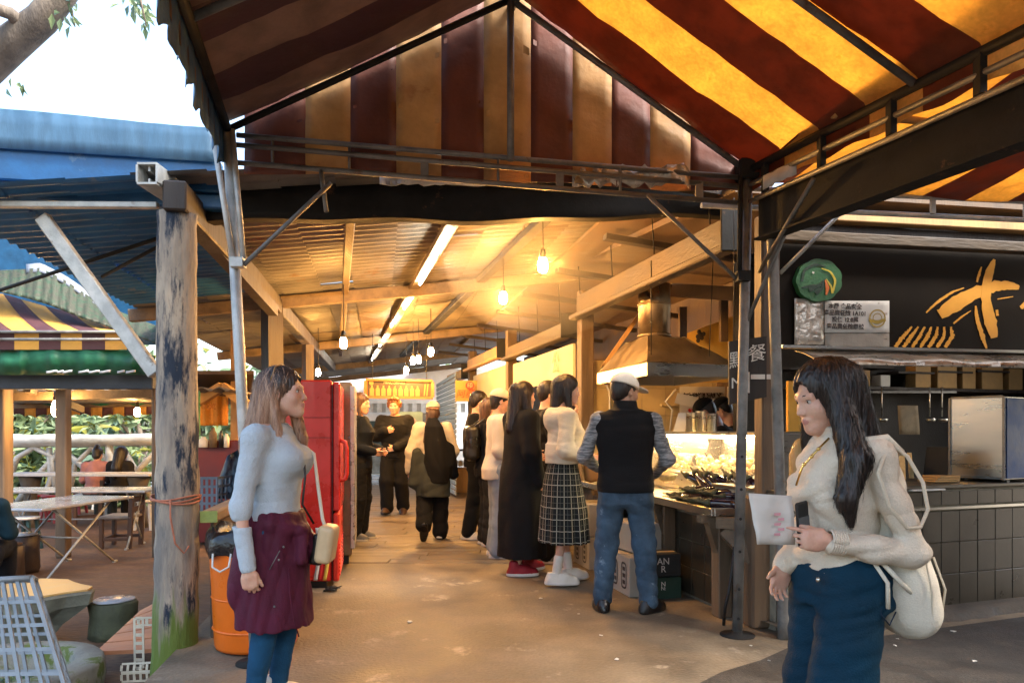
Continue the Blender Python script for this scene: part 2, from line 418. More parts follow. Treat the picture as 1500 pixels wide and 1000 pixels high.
TIMBER = mat('weathered_timber', (.165, .115, .068), .7, 0, .5, 5, st=(1, .12, 1), bump=.3, bscale=50, third=((.07, .04, .02), 4, .64))
TIMBERV = mat('weathered_upright_timber', (.165, .108, .062), .68, 0, .5, 6, st=(1, 1, .1), bump=.3, bscale=50, third=((.065, .038, .02), 4, .63))
TIMBERDK = mat('dark_stained_timber', (.032, .021, .014), .65, 0, .45, 6, st=(1, 1, .12), bump=.25, bscale=50)
TIMBERGOLD = mat('honey_timber', (.46, .26, .09), .6, 0, .35, 5, st=(1, 1, .12), bump=.15, bscale=50)
FLOORB = mat('stained_concrete', (.235, .187, .122), .66, 0, .5, 1.9, grain=(60, .14), col2=(.098, .077, .052), bump=.3, bscale=45, lo=.36, hi=.66, det=12, rvar=.16, third=((.33, .28, .21), 2.2, .585))
PLANKM = mat('worn_floor_planks', (.17, .135, .095), .5, 0, .5, 3, col2=(.085, .062, .04), st=(.12, 1, 1), bump=.2, bscale=40, rvar=.2, det=8)
ASPH = mat('dark_asphalt', (.042, .035, .027), .7, 0, .4, 3, bump=.35, bscale=120, rvar=.2, third=((.075, .06, .042), 2.2, .6), grain=(70, .5))
YARD = mat('damp_earth', (.165, .100, .058), .75, 0, .45, 3, bump=.35, bscale=25, st=(.5, 1.6, 1), det=9, third=((.24, .155, .095), 5, .62), grain=(40, .35))
PAVE = mat('wet_pale_paving', (.34, .38, .42), .3, 0, .3, 1.2, bump=.1, bscale=40, rvar=.2)
PAINTRED = mat('glossy_red_paint', (.62, .022, .014), .3, 0, .2, 5, bump=0, coat=.3)
BLACKP = mat('black_plastic', (.012, .012, .013), .4, 0, .3, 8, bump=.05)
WHITEP = mat('off_white_plastic', (.66, .64, .58), .4, 0, .15, 8, bump=.05)
RUBBER = mat('black_cable', (.012, .012, .012), .6, 0, .3, 8, bump=0)
CREAM = mat('cream_board', (.50, .41, .24), .6, 0, .15, 3, bump=.05)
PAPER = mat('white_paper', (.70, .68, .62), .7, 0, .08, 6, bump=.05, trans=.15)
BULBM = mat('glowing_bulb', (1.0, .47, .11), emit=350.0)
TUBEM = mat('glowing_tube', (1.0, .93, .78), emit=34.0)
RED_INK = mat('red_ink', (.55, .03, .02), .6, 0, .1, 8, bump=0)
DARK_INK = mat('dark_ink', (.045, .035, .03), .6, 0, .1, 8, bump=0)
GOLD_INK = mat('orange_gold_paint', (.80, .36, .03), .5, 0, .12, 8, bump=.05)
# ============================================================ ground (structure)
def struct(name, mb, m): return tag(mb.build(name, m), kind='structure')
g = MB(); g.prism([(-40, -15, -.26), (40, -15, -.26), (40, 80, -.26), (-40, 80, -.26)], (0, 0, -.5))
struct('ground', g, YARD)
Dv = nrm(V(-.18, 1, 0)); Pv = nrm(V(1, .18, 0))
EDGE = lambda y: -1.90-.167*(y-4.35)           # left rim of the walkway
g = MB(); R_ = [(EDGE(y)-.05, y, 0) for y in (-3, 2, 4, 7)]
g.prism([(9, -3, 0), (9, 7.0, 0)]+R_[::-1], (0, 0, -.3)); struct('concrete_walkway', g, FLOORB)
g = MB()                                        # worn boards further in
y = 7.0
while y < 16.8:
    w = random.uniform(.17, .22); x0 = EDGE(y)-.05; sg = [x0, x0+random.uniform(1, 2.4), 3.6]
    for a, b in zip(sg, sg[1:]): g.box(((a+b)/2, y+w/2, -.02+random.uniform(0, .004)), (b-a-.006, w-.008, .05), bev=.004)
    y += w
struct('plank_floor', g, PLANKM)
g = MB(); g.prism([(EDGE(7)-.05, 7, -.05), (3.6, 7, -.05), (3.6, 16.8, -.05), (EDGE(16.8)-.05, 16.8, -.05)], (0, 0, -.2)); struct('plank_floor_base', g, TIMBERDK)
g = MB(); g.prism([(-12, 16.8, -.03), (6, 16.8, -.03), (6, 60, -.03), (-12, 60, -.03)], (0, 0, -.2)); struct('pavement', g, PAVE)
g = MB(); r = random.Random(3)
edge = [G(1012, 1010), G(1060, 985), G(1110, 965), G(1165, 950), G(1240, 938), G(1370, 920), G(1520, 900)]
pp = [e+V(r.uniform(-.03, .03), r.uniform(-.03, .03), 0) for e in edge]
pp = [(p[0], p[1], .0045) for p in pp]+[(8, 5.4, .0045), (8, -2, .0045), (1.4, -2, .0045), (.95, 2.6, .0045)]
g.add(pp, [tuple(range(len(pp)))[::-1]]); struct('dark_road_surface', g, ASPH)
# scraps on the floor
g = MB(); r = random.Random(5)
for px, py in [(793, 876), (847, 899), (905, 965), (1127, 967), (1280, 900), (1172, 912), (1310, 945), (1340, 923), (1395, 924), (1428, 968), (600, 910), (1100, 945), (1315, 935), (880, 930)]:
    c = G(px, py, .005); q = r.uniform(.5, 1.5); a = r.uniform(0, 3)
    pts = [c+V(math.cos(a+i*1.26)*.012*q*r.uniform(.5, 1.6), math.sin(a+i*1.26)*.012*q*r.uniform(.5, 1.6), r.uniform(.001, .006)) for i in range(5)]
    g.prism(pts, (0, 0, -.003))
tag(g.build('litter', PAPER), 'tiny pale scraps of paper scattered over the concrete floor', 'litter', kind='stuff')

# ============================================================ walkway roof
Zr = lambda x, y: 2.80+.121*x+.0218*y
O = V(-1.69, 4.56, 0)
def SV(s, v, dz=0.0):
    p = O+Pv*s+Dv*v; p[2] = Zr(p[0], p[1])+dz; return p
def onroof(px, py, dz=0.0):
    p = ray(px, py, V(0, 0, 2.80+dz), V(-.121, -.0218, 1)); return p
roof = thing('walkway_roof', 'long corrugated metal lean-to roof on timber beams over the stall walkway', 'roof', (-1.7, 4.6, 2.3))
g = MB(); cols = np.arange(-1.7, 3.9, .38); rr = random.Random(2)
for ci, s0 in enumerate(cols):
    v0 = -.22
    while v0 < 16:
        L_ = min(rr.uniform(1.7, 1.9), 16.2-v0); nv = int(L_/.0175); vs = np.linspace(v0, v0+L_+.06, nv)
        dz = .080+.016*(ci % 2)+rr.uniform(0, .016); tl = rr.uniform(-.012, .012)
        ss = np.linspace(s0, s0+.42, 3); mi = rr.choice((0, 0, 0, 3, 4))
        if s0 < -.75 and v0 < 2.6: mi = 1  # front-left sheets carry the blue haze in their colour
        elif s0 < .5 and v0 < 6: mi = 2
        gr = [[SV(s, v, dz+.013*math.sin(2*math.pi*v/.14)+tl*(s-s0)) for v in vs] for s in ss]
        g.sheet(gr, mi, True)
        v0 += L_
g.build('roof_sheets', [ROOFSHEET, ROOFHAZE, ROOFGREY, mat('rusty_corrugated_sheet', (.12, .085, .055), .65, .1, .45, 2.2, bump=.08, third=((.07, .04, .02), 3, .55)), mat('faded_corrugated_sheet', (.20, .18, .15), .6, .1, .4, 2.2, bump=.08, third=((.12, .08, .045), 3, .6))], roof)
for i, (v, m) in enumerate([(3.62, TIMBER), (7.95, TIMBER), (12.2, TIMBER), (15.8, TIMBER)]):
    g = MB(); g.beam(SV(-1.75, v, -.01), SV(3.5, v, -.01), .10, .13, bev=.008); g.build('rafter', m, roof)
def purlin(a, b, m, w=.07, h=.07, dz=.04, ext=1.0):
    pa, pb = onroof(*a, dz=dz), onroof(*b, dz=dz); pb = pa+(pb-pa)*ext
    k = MB(); k.beam(pa, pb, w, h, bev=.006); k.build('purlin', m, roof)
purlin((515, 296), (500, 505), TIMBER, ext=1.2); purlin((800, 318), (600, 510), DARKSTEEL, .10, .07, ext=1.15); purlin((672, 310), (545, 527), TIMBER, .11, .05, dz=.02, ext=1.05)
purlin((945, 318), (700, 505), TIMBER, ext=1.1); purlin((975, 305), (760, 470), TIMBER, .1, .1)
g = MB(); a = V(EDGE(4.2)-.05, 4.2, 2.60); b = V(EDGE(16)-.05, 16, 2.62); g.beam(a, b, .13, .17, bev=.01); g.build('wall_plate', TIMBERDK, roof)
# front edge: flashing, gutter box, beams
fa, fb = PX(-130, 4.24, 0), PX(318, 4.55, 0); d_ = nrm(fb-fa)
g = MB(); nn = 26; gr = []
for i in range(nn+1):
    p = fa+(fb-fa)*i/nn; w = .006*math.sin(i*1.7)+.004*math.sin(i*4.1)
    gr.append([p+V(0, w*k, z) for k, z in ((.3, 3.135+.012*math.sin(i*.2)), (.6, 3.06), (1, 2.99), (.2, 2.915))])
g.sheet(gr, 0, True, thick=(0, .012, 0)); g.build('flashing', HAZEPALE, roof)
g = MB()
for z0, z1, dy in ((2.935, 2.74, .03), (2.735, 2.645, .06)):
    g.beam(fa+V(0, dy+.05, (z0+z1)/2), fb+V(0, dy+.05, (z0+z1)/2), .09, z0-z1, bev=.01)
g.build('gutter_box', HAZESTEEL, roof)
g = MB(); g.beam(fa+V(0, .02, 2.565), PX(232, 4.4, 2.60), .05, .035, bev=.005); g.build('gutter_pipe', PALE_PIPE, roof)
g = MB(); a, b = PX(300, 4.68, 2.70), PX(1060, 5.35, 2.93); gr = []
for i in range(31):
    t = i/30; p = a+(b-a)*t; dr = .012*math.sin(9*t)+.010*math.sin(23*t)
    gr.append([p+V(0, 0, z) for z in (.13, .03, -.05, -.115+dr)])
g.sheet(gr, 0, True, thick=(.02, .1, 0)); g.build('front_beam', DARKSTEEL, roof)
tubec = PX(231, 4.30, HC+(630-265)/F*4.30)      # open square tube end
g = MB(); h = .056
for dx, dz, sx, sz in ((0, h, 2*h, .012), (0, -h, 2*h, .012), (h, 0, .012, 2*h-.014), (-h, 0, .012, 2*h-.014)):
    g.box(tubec+V(dx, .12, dz), (sx, .5, sz))
for dz in (h-.02, -h+.02): g.box(tubec+V(0, .13, dz), (.012, .46, .03))
g.build('square_tube', PALE_PIPE, roof)
g = MB(); a = P(62, 318, 4.42); b = P(228, 548, 4.42); g.beam(a, b, .08, .055, up=(0, -1, 0), bev=.006); g.build('brace', PALE_PIPE, roof)
g = MB(); g.tube([P(0, 425, 5.6), P(290, 330, 5.0)], .014); g.tube([P(150, 405, 6.2), P(262, 345, 5.2)], .014); g.build('tie_rod', DARKSTEEL, roof)
g = MB(); g.beam(P(283, 325, 4.75), P(400, 455, 7.2), .09, .1); g.build('side_beam', TIMBERDK, roof)
# posts
def pole(name, p0, p1, r0, r1, m, label, cat='post', n=18, jit=.02, seed=1, steps=24):
    rd = random.Random(seed); g = MB(); pts = []; rs = []
    for i in range(steps+1):
        t = i/steps; q = np.asarray(p0)*(1-t)+np.asarray(p1)*t
        pts.append(q+V(.012*math.sin(3.1*t+seed), .01*math.sin(5*t), 0)); rs.append((r0*(1-t)+r1*t)*(1+rd.uniform(-jit, jit)))
    g.tube(pts, rs, n, sm=n > 4); return solo(name, g, m, label, cat)
LOGM = mat('peeling_log', (.44, .36, .26), .8, 0, .3, 7, st=(1, 1, .22), bump=.6, bscale=34, third=((.012, .022, .040), 8.0, .50), col2=(.16, .14, .12), det=10)
# moss grows on the foot of the log: blend by height of the object itself
t = LOGM.node_tree; bs = [n for n in t.nodes if n.type == 'BSDF_PRINCIPLED'][0]; src = bs.inputs['Base Color'].links[0].from_socket
tc = t.nodes.new('ShaderNodeTexCoord'); sp = t.nodes.new('ShaderNodeSeparateXYZ'); t.links.new(tc.outputs['Object'], sp.inputs[0])
ns = t.nodes.new('ShaderNodeTexNoise'); ns.inputs['Scale'].default_value = 9; ns.inputs['Detail'].default_value = 6
ma = t.nodes.new('ShaderNodeMath'); ma.operation = 'MULTIPLY_ADD'; ma.inputs[1].default_value = .9; t.links.new(ns.outputs['Fac'], ma.inputs[0]); t.links.new(sp.outputs['Z'], ma.inputs[2])
rp = t.nodes.new('ShaderNodeValToRGB'); rp.color_ramp.elements[0].position = .78; rp.color_ramp.elements[1].position = 1.0; rp.color_ramp.elements[0].color = (1, 1, 1, 1); rp.color_ramp.elements[1].color = (0, 0, 0, 1)
t.links.new(ma.outputs[0], rp.inputs[0]); mx = t.nodes.new('ShaderNodeMixRGB'); mx.inputs[2].default_value = (.11, .16, .025, 1)
t.links.new(rp.outputs[0], mx.inputs[0]); t.links.new(src, mx.inputs[1]); t.links.new(mx.outputs[0], bs.inputs['Base Color'])
lg = pole('log_post', PX(252, 4.35, -.26), PX(263, 4.35, 2.53), .128, .108, LOGM, 'thick peeling log post with green moss at its foot and a cord round it', jit=.035, n=28, steps=40)
g = MB(); c = P(258, 728, 4.35)
for k in range(3): g.tube([c+V(.135*math.cos(a), .135*math.sin(a), .012*k-.02+.012*math.sin(a*2+k)) for a in np.linspace(0, 6.283, 22)], .0055, 6)
g.tube([c+V(.03, -.14, 0), c+V(.035, -.15, -.1), c+V(.06, -.145, -.25), c+V(.1, -.12, -.31), c+V(.12, -.1, -.27)], .005, 6)
g.build('cord', mat('faded_red_cord', (.45, .16, .09), .8, 0, .3, 20), lg)
pole('square_post', P(399, 800, 8.0)*V(1, 1, 0)+V(0, 0, -.25), P(400, 448, 8.0), .125, .12, TIMBERDK, 'dark timber post behind the fair-haired woman, holding the roof beam', n=4, jit=.01)
pole('square_post', V(-2.85, 10.3, -.25), P(452, 505, 10.3), .085, .085, TIMBERV, 'slim brown timber post standing behind the red cooler', n=4, jit=.01)
# ============================================================ front canopy tent
tent = thing('canopy_tent', 'big orange and maroon striped gable canopy on steel pipes overhead', 'canopy', (0, 4.2, 0))
LA, RA = V(-1.60, 4.15, 2.95), V(1.437, 4.5, 2.84); AP = V(-.008, 4.30, 3.80)
LD, RD, AD = V(.245, -1, 0), V(.372, -1, 0), V(.31, -1, 0)
rn = np.random.default_rng(11)
def wr(u, v, s=0): return .006*math.sin(7*u+3*math.sin(4*v+s)+s)+.004*math.sin(13*u-9*v+2*s)+.0025*math.sin(31*v+11*u+s)
SHADE_O = mat('shaded_orange_tarpaulin', (.27, .17, .13), .6, 0, .35, 5, bump=.3, bscale=20, trans=.22, det=8); SHADE_M = mat('shaded_plum_tarpaulin', (.075, .030, .040), .6, 0, .3, 4, bump=.2, bscale=20, trans=.12)  # shade on the left slope put into these darker fabric colours
def slope(name, E, ED, sgn, mm=None):
    g = MB(); W = .285; n = 17; sub = 6; gr = []; 
    for i in range(n*sub+1):
        t = i/sub*W-.02; row = []
        for j in range(19):
            q = j/18; a = AP+AD*t; e = E+ED*t; p = a*(1-q)+e*q
            sag = .03*math.sin(math.pi*q)*(.6+.4*math.sin(2*math.pi*t/1.1)); nr = V(sgn*.5, 0, .86)
            row.append(p+V(0, 0, .045)+nr*(wr(t*2, q*2, 1 if sgn > 0 else 4)*.9)-V(0, 0, sag))
        row += [e+V(sgn*.03, 0, .045-d_+.01*math.sin(i*.9)) for d_ in (.05, .11, .17)]
        gr.append(row)
    g.sheet(gr, 0, True, thick=(0, 0, .003), mf=lambda i, j: ((i//sub)+(1 if sgn > 0 else 0)) % 2)
    g.build(name, mm or [ORANGE_F, MAROON_F], tent)
slope('roof_fabric', RA, RD, 1); slope('roof_fabric', LA, LD, -1, [SHADE_O, SHADE_M])
# gable panel with vertical stripes (boundaries from left to right)
bx = [352, 443, 510, 578, 645, 708, 778, 840, 898, 955, 1015, 1086]; g = MB()
pl = lambda px: (lambda p: p)(ray(px, 300, LA, np.cross(RA-LA, V(0, 0, 1))))
for k in range(len(bx)-1):
    gr = []
    for i in range(6):
        b = pl(bx[k]+(bx[k+1]-bx[k])*i/5); q = (b[0]-LA[0])/(AP[0]-LA[0]) if b[0] < AP[0] else (RA[0]-b[0])/(RA[0]-AP[0])
        e = LA if b[0] < AP[0] else RA; zt = e[2]+(AP[2]-e[2])*max(q, 0)+.13; zb = 2.735+.012*math.sin(b[0]*5)
        gr.append([V(b[0], b[1]+.06+wr(b[0]*2, z*2)*.8, z) for z in np.linspace(zb, max(zt, zb+.01), 16)])
    g.sheet(gr, k % 2, True, thick=(0, .003, 0))
g.build('gable_fabric', [GABLE_M, GABLE_O], tent)
# scalloped valance along the left eave
g = MB(); gr = []; rv = random.Random(4)
for i in range(140):
    t = i*.022; e = LA+LD*t; dp = .22+.06*abs(math.sin(i*.30))*rv.uniform(.7, 1.2)
    gr.append([e+V(-.03+.012*math.sin(i*.8)*k, 0, .05-dp*k) for k in (0, .35, .7, 1)])
g.sheet(gr, 0, False, thick=(.004, 0, 0), mf=lambda i, j: 0); g.build('valance', mat('faded_blue_valance', (.05, .14, .27), .5, 0, .4, 5, trans=.12), tent)
def pipe(pts, r, name='pipe', m=STEEL, n=10): k = MB(); k.tube(pts, r, n); return k.build(name, m, tent)
pipe([AP+V(0, .1, -.03), AP+AD*4.6+V(0, 0, -.03)], .024, 'ridge_pole')
for E, ED in ((LA, LD), (RA, RD)): pipe([E, E+ED*4.6], .024, 'eave_pipe', DARKSTEEL)
for t in (0, 1.12, 2.24, 3.36): 
    for E, ED in ((LA, LD), (RA, RD)): pipe([AP+AD*t+V(0, 0, -.03), E+ED*t], .019, 'rafter', STEEL if t or E is RA else DARKSTEEL)
pipe([(P(748, 235, 4.28)), AP], .022, 'king_post')
for dz, in ((-.03,), (-.085,), (-.185,)): pipe([LA+V(.05, 0, dz), RA+V(-.03, 0, dz-.01)], .015, 'gable_pipe', STEEL)
g = MB()
for t in (.08, .22, .36, .5, .62, .74, .9):
    a = LA+(RA-LA)*t; g.box(a+V(0, 0, -.135), (.045, .02, .10)) if t in (.36, .62, .9) else g.tube([a+V(0, 0, -.03), a+V(0, 0, -.19)], .009, 6)
    g.build('truss_link', STEEL, tent); g = MB()
for dz, t0 in ((-.09, .12), (-.19, .12)): pipe([RA+V(0, 0, dz), RA+RD*4.6+V(0, 0, dz)], .015, 'eave_pipe', STEEL)
g = MB()
for t in np.arange(.15, 4.4, .42): g = MB(); g.box(RA+RD*t+V(0, 0, -.09), (.03, .05, .17)); g.build('truss_link', DARKSTEEL, tent)
g = MB(); a = RA+RD*.02+V(.07, 0, -.30); b = RA+RD*4.6+V(.07, 0, -.30); g.beam(a, b, .05, .24, bev=.006)
g.beam(a+V(0, 0, .125), b+V(0, 0, .125), .11, .012); g.beam(a-V(0, 0, .125), b-V(0, 0, .125), .11, .012); g.build('eave_girder', DARKSTEEL, tent)
def post(base, top, r, holes, m):
    k = MB(); k.tube([base, top], r, 16); o = k.build('post', m, tent)
    h = MB()
    for z in holes:
        c = base+(top-base)*z/(top[2]-base[2]); h.lathe([(.009, 0), (.009, .004)], c+V(-.006, -r-.0015, 0), 10, R=np.array([[1, 0, 0], [0, 0, 1], [0, -1, 0]]).T)
    if holes: h.build('peg_hole', BLACKP, o)
    k = MB(); k.lathe([(.105, -.0), (.105, .007), (.035, .012), (.033, .03)], base, 24); k.build('base_plate', DARKSTEEL, o); return o
post(V(-1.39, 4.0, 0), V(-1.60, 4.15, 2.95), .030, [], PALE_PIPE)
rb = V(1.387, 4.54, 0); post(rb, RA, .031, [.11, .29, .52, .72, .9, 1.1], STEEL)
g = MB(); g.tube([P(343, 392, 4.06), P(312, 195, 4.10)], .017, 8); g.tube([P(357, 385, 4.08), P(340, 190, 4.14)], .017, 8); g.box(P(349, 385, 4.06), (.07, .07, .05)); g.build('post_sleeve', PALE_PIPE, tent)
for a, b in (((357, 388, 4.05), (485, 268, 4.16)), ((478, 310, 4.15), (470, 250, 4.2)), ((1083, 412, 4.5), (948, 285, 4.42)), ((1112, 398, 4.5), (1192, 262, 3.95)), ((1095, 470, 4.5), (1175, 285, 4.3))):
    pipe([P(*a), P(*b)], .013, 'brace', STEEL, 8)
g = MB(); g.box(P(1096, 250, 4.5), (.13, .12, .12), bev=.01); g.tube([P(1085, 258, 4.46), P(1083, 410, 4.48)], .016, 8); g.box(P(1088, 405, 4.48), (.075, .08, .06)); g.build('corner_bracket', DARKSTEEL, tent)
# plastic sheeting stuffed on the gable pipes
for px0, px1, py, s in ((556, 726, 258, 1), (838, 1010, 258, 2)):
    g = MB(); rp_ = random.Random(s); gr = []
    for i in range(22):
        px = px0+(px1-px0)*i/21; q = rp_.uniform(-6, 6) if s == 2 else rp_.uniform(-2, 2)
        gr.append([P(px, py-14+q+dd*9, 4.40+.05*px/1000+rp_.uniform(-.025, .025)) for dd in range(4)])
    g.sheet(gr, 0, True, thick=(0, .004, 0)); g.build('plastic_sheet', FOIL if s == 2 else WHITE_F, tent)
g = MB(); gr = [[P(1118+i*7, 258-i*3.2+j*9+random.uniform(-2, 2), 4.25-.02*i) for j in range(3)] for i in range(8)]; g.sheet(gr, 0, True, thick=(0, .004, 0)); g.build('plastic_sheet', WHITE_F, tent)
# ============================================================ second canopy over the right stall
t2 = thing('stall_canopy', 'smaller striped canopy with bright pipe truss above the dark signboard', 'canopy', (2.8, 5, 0))
E0, E1 = V(1.42, 4.56, 2.78), V(6.6, 5.35, 2.78); UP = V(.75, -2.2, .55)
g = MB(); n = 17; sub = 3; gr = []
for i in range(n*sub+1):
    e = E0+(E1-E0)*i/(n*sub); gr.append([e+UP*q+V(0, 0, .03*math.sin(3.1*q*2+i*.3)-.05*math.sin(math.pi*q)) for q in np.linspace(0, 1, 10)])
g.sheet(gr, 0, True, thick=(0, 0, .003), mf=lambda i, j: (i//sub) % 2); g.build('roof_fabric', [MAROON_F, ORANGE_F], t2)
def pipe2(a, b, r, nm='pipe', m=STEEL): k = MB(); k.tube([a, b], r, 8); k.build(nm, m, t2)
pipe2(E0+V(-.1, 0, -.02), E1, .017, 'eave_pipe', PALE_PIPE); pipe2(E0+V(-.25, 0, -.13), E1+V(0, 0, -.13), .017, 'eave_pipe', PALE_PIPE)
pipe2(E0+UP*.33+V(0, 0, -.06), E1+UP*.33+V(0, 0, -.06), .022, 'purlin', TIMBERGOLD)
g = MB()
for t in (.12, .25, .38, .52, .66, .8): g.box(E0+(E1-E0)*t+V(0, 0, -.075), (.03, .02, .1)); g.build('truss_link', PALE_PIPE, t2); g = MB()
pipe2(P(1143, 400, 4.75), P(1262, 282, 4.75), .013, 'brace', PALE_PIPE)
# ============================================================ right stall: tiled counter
TILE = mat('dark_glazed_tile', (.046, .036, .023), .34, 0, .3, 2.2, bump=.04, bscale=30, rvar=.1, det=5)
GROUT = mat('pale_grout', (.27, .235, .17), .8, 0, .4, 9, bump=.1)
CONC = mat('rough_grey_concrete', (.085, .07, .05), .8, 0, .5, 5, bump=.4, bscale=40, det=9, third=((.09, .08, .065), 4, .6))
SLAB = mat('worn_steel_top', (.12, .105, .08), .4, .5, .4, 4, bump=.05)
CN = V(1.66, 4.62, 0); FD = nrm(V(1, .36, 0)); SD = nrm(V(-.255, 1, 0)); FN = V(FD[1], -FD[0], 0); SN = V(-SD[1], SD[0], 0)*1.0
def tiles(g, o, d, n_, L, z0, z1, tw, th, gap=.006, m=0, skip=0.0):
    nx = int(L/tw); nz = int(round((z1-z0)/th)); th = (z1-z0)/nz; r = random.Random(int(L*100))
    for i in range(nx+1):
        w = min(tw, L-i*tw)
        if w < .03: continue
        for k in range(nz):
            c = o+d*(i*tw+w/2)+V(0, 0, z0+th*(k+.5)); R = np.array([d, -np.asarray(n_), (0, 0, 1)]).T
            j = r.uniform(-.0012, .0012)
            g.box(c+n_*(.003+j), (w-gap, .010, th-gap), R=R, m=m, bev=.002)
ct = thing('tiled_counter', 'long dark tiled stall counter with pale grout lines behind the walking woman', 'counter', CN+FD*1.8)
g = MB(); R_ = np.array([FD, -FN, (0, 0, 1)]).T
g.box(CN+FD*2.2-FN*.33+V(0, 0, .43), (4.4, .64, .86), R=R_); g.build('core', GROUT, ct)
g = MB(); tiles(g, CN, FD, FN, 4.4, .05, .705, .172, .215); g.build('tile_face', TILE, ct)
g = MB(); tiles(g, CN, FD, FN, 4.4, .742, .842, .172, .10); g.build('tile_border', TILE, ct)
g = MB(); g.box(CN+FD*2.2+FN*.008+V(0, 0, .724), (4.4, .022, .018), R=R_); g.build('edge_strip', CHROME, ct)
g = MB(); g.box(CN+FD*2.2-FN*.33+V(0, 0, .872), (4.42, .70, .022), R=R_, bev=.004); g.build('counter_top', SLAB, ct)
g = MB(); nn = 40; gr = []; r = random.Random(9)
for i in range(nn+1):
    p = CN+FD*(-.06+4.6*i/nn); j = r.uniform(-.03, .03)
    gr.append([p+FN*(.20+j)+V(0, 0, -.01), p+FN*(.17+j)+V(0, 0, .045), p+FN*.05+V(0, 0, .055), p-FN*.1+V(0, 0, .056)])
g.sheet(gr, 0, True); g.build('concrete_plinth', CONC, ct)
# side counter with the vegetable tray
T0, TD = V(1.335, 4.90, 0), nrm(V(-.235, 1, 0)); TR = V(TD[1], -TD[0], 0)     # tray edge, away, to the stall side
sc_ = thing('vegetable_counter', 'stainless tray counter on timber brackets with a tiled front, heaped with vegetables', 'counter', T0+TD*2)
W0 = T0+TR*.17+TD*.02
g = MB(); Rt = np.array([TD, -TR, (0, 0, 1)]).T
g.box(W0+TD*2.2+TR*.15+V(0, 0, .34), (4.4, .28, .68), R=Rt); g.build('core', GROUT, sc_)
g = MB(); tiles(g, W0, TD, -TR, 4.4, .02, .63, .20, .205); g.build('tile_face', TILE, sc_)
g = MB(); L_ = 4.4; Rb = np.array([TD, TR, (0, 0, 1)]).T
g.box(T0+TD*L_/2+TR*.33+V(0, 0, .700), (L_, .66, .012), R=Rt)
g.box(T0+TD*L_/2+V(0, 0, .715), (L_, .02, .055), R=Rt, bev=.004); g.box(T0+TR*.345+TD*.0+V(0, 0, .715), (.02, .67, .055), R=Rt, bev=.004)
g.box(T0+TD*L_/2+TR*.655+V(0, 0, .73), (L_, .02, .08), R=Rt); g.build('steel_tray', CHROME, sc_)
for s in (.06, .92, 2.2, 3.5):
    a = W0+TD*s-TR*.06
    g = MB(); g.box(a+V(0, 0, .335), (.11, .10, .67), R=Rt, bev=.006); g.build('upright', TIMBERV, sc_)
    g = MB(); g.beam(a+V(0, 0, .36), a-TR*.10+TD*.0+V(0, 0, .66), .05, .07, up=TD); g.beam(a-TR*.17+V(0, 0, .665), a+TR*.15+V(0, 0, .665), .06, .05); g.build('bracket', TIMBER, sc_)
g = MB(); g.beam(P(1104, 880, 4.74)*V(1, 1, 0)+V(0, 0, .42), T0+TR*.06-TD*.06+V(0, 0, .60), .09, .10, up=(0, -1, 0)); g.beam(T0-TD*.05+V(0, 0, .655), CN+V(-.02, .1, .655), .07, .07); g.build('end_bracket', TIMBER, sc_)
# corner post and pole
g = MB(); g.box(P(1123, 700, 4.72)*V(1, 1, 0)+V(-.02, .03, .42), (.21, .14, .84), rz=.2, bev=.015); g.box(P(1125, 500, 4.74)*V(1, 1, 0)+V(0, .02, 1.74), (.125, .11, 1.80), rz=.2, bev=.01)
solo('corner_post', g, TIMBERV, 'thick timber corner post between vegetable tray and tiled counter', 'post')
pole('steel_pole', V(1.632, 4.46, 0), P(1131, 298, 4.46), .034, .032, STEEL, 'bare steel pole standing right of the thick timber corner post', 'pole', jit=.004)
g = MB(); g.tube([G(1060, 915), P(1062, 890, 4.6), P(1068, 865, 4.62), P(1073, 830, 4.62), P(1076, 800, 4.62)], .010, 6); solo('floor_cable', g, RUBBER, 'black cable hanging down to the floor beside the right canopy post', 'cable')
# ------------------------------------------------ vegetables
EGG = mat('aubergine_skin', (.020, .008, .017), .16, 0, .4, 6, bump=.02, coat=.6); CALYX = mat('aubergine_calyx', (.06, .06, .025), .6, 0, .3, 20)
def eggplant(): 
    e = thing('eggplant', 'x', 'vegetable'); g = MB()
    prof = [(.0, 0), (.016, .006), (.026, .03), (.030, .07), (.027, .12), (.021, .17), (.014, .205), (.006, .215)]
    vs = [(r*math.cos(a)+.018*math.sin(z*9), r*math.sin(a), z) for r, z in prof for a in np.linspace(0, 2*math.pi, 13)[:-1]]
    k = len(prof); g.add([(v[2]-.1, v[1], v[0]) for v in vs], [(i*12+j, i*12+(j+1) % 12, (i+1)*12+(j+1) % 12, (i+1)*12+j) for i in range(k-1) for j in range(12)], 0, True)
    g.build('fruit', EGG, e, world=False)
    g = MB(); g.tube([(.085, 0, .02), (.108, 0, .021), (.125, 0, .022), (.15, .004, .03)], [.022, .018, .007, .006], 8); g.build('stalk', CALYX, e, world=False); return e
e0 = None; r = random.Random(12); spots = []
for i in range(11): spots.append((.04+.055*i, .12+.03*(i % 2), .745, 2.9+r.uniform(-.2, .2), r.uniform(-.08, .08)))
for i in range(9): spots.append((.06+.07*i, .24, .795, 2.8+r.uniform(-.3, .3), .05))
for i in range(9): spots.append((.10+.11*i, .40, .83, r.uniform(1.9, 2.6), -.5+r.uniform(-.15, .15)))
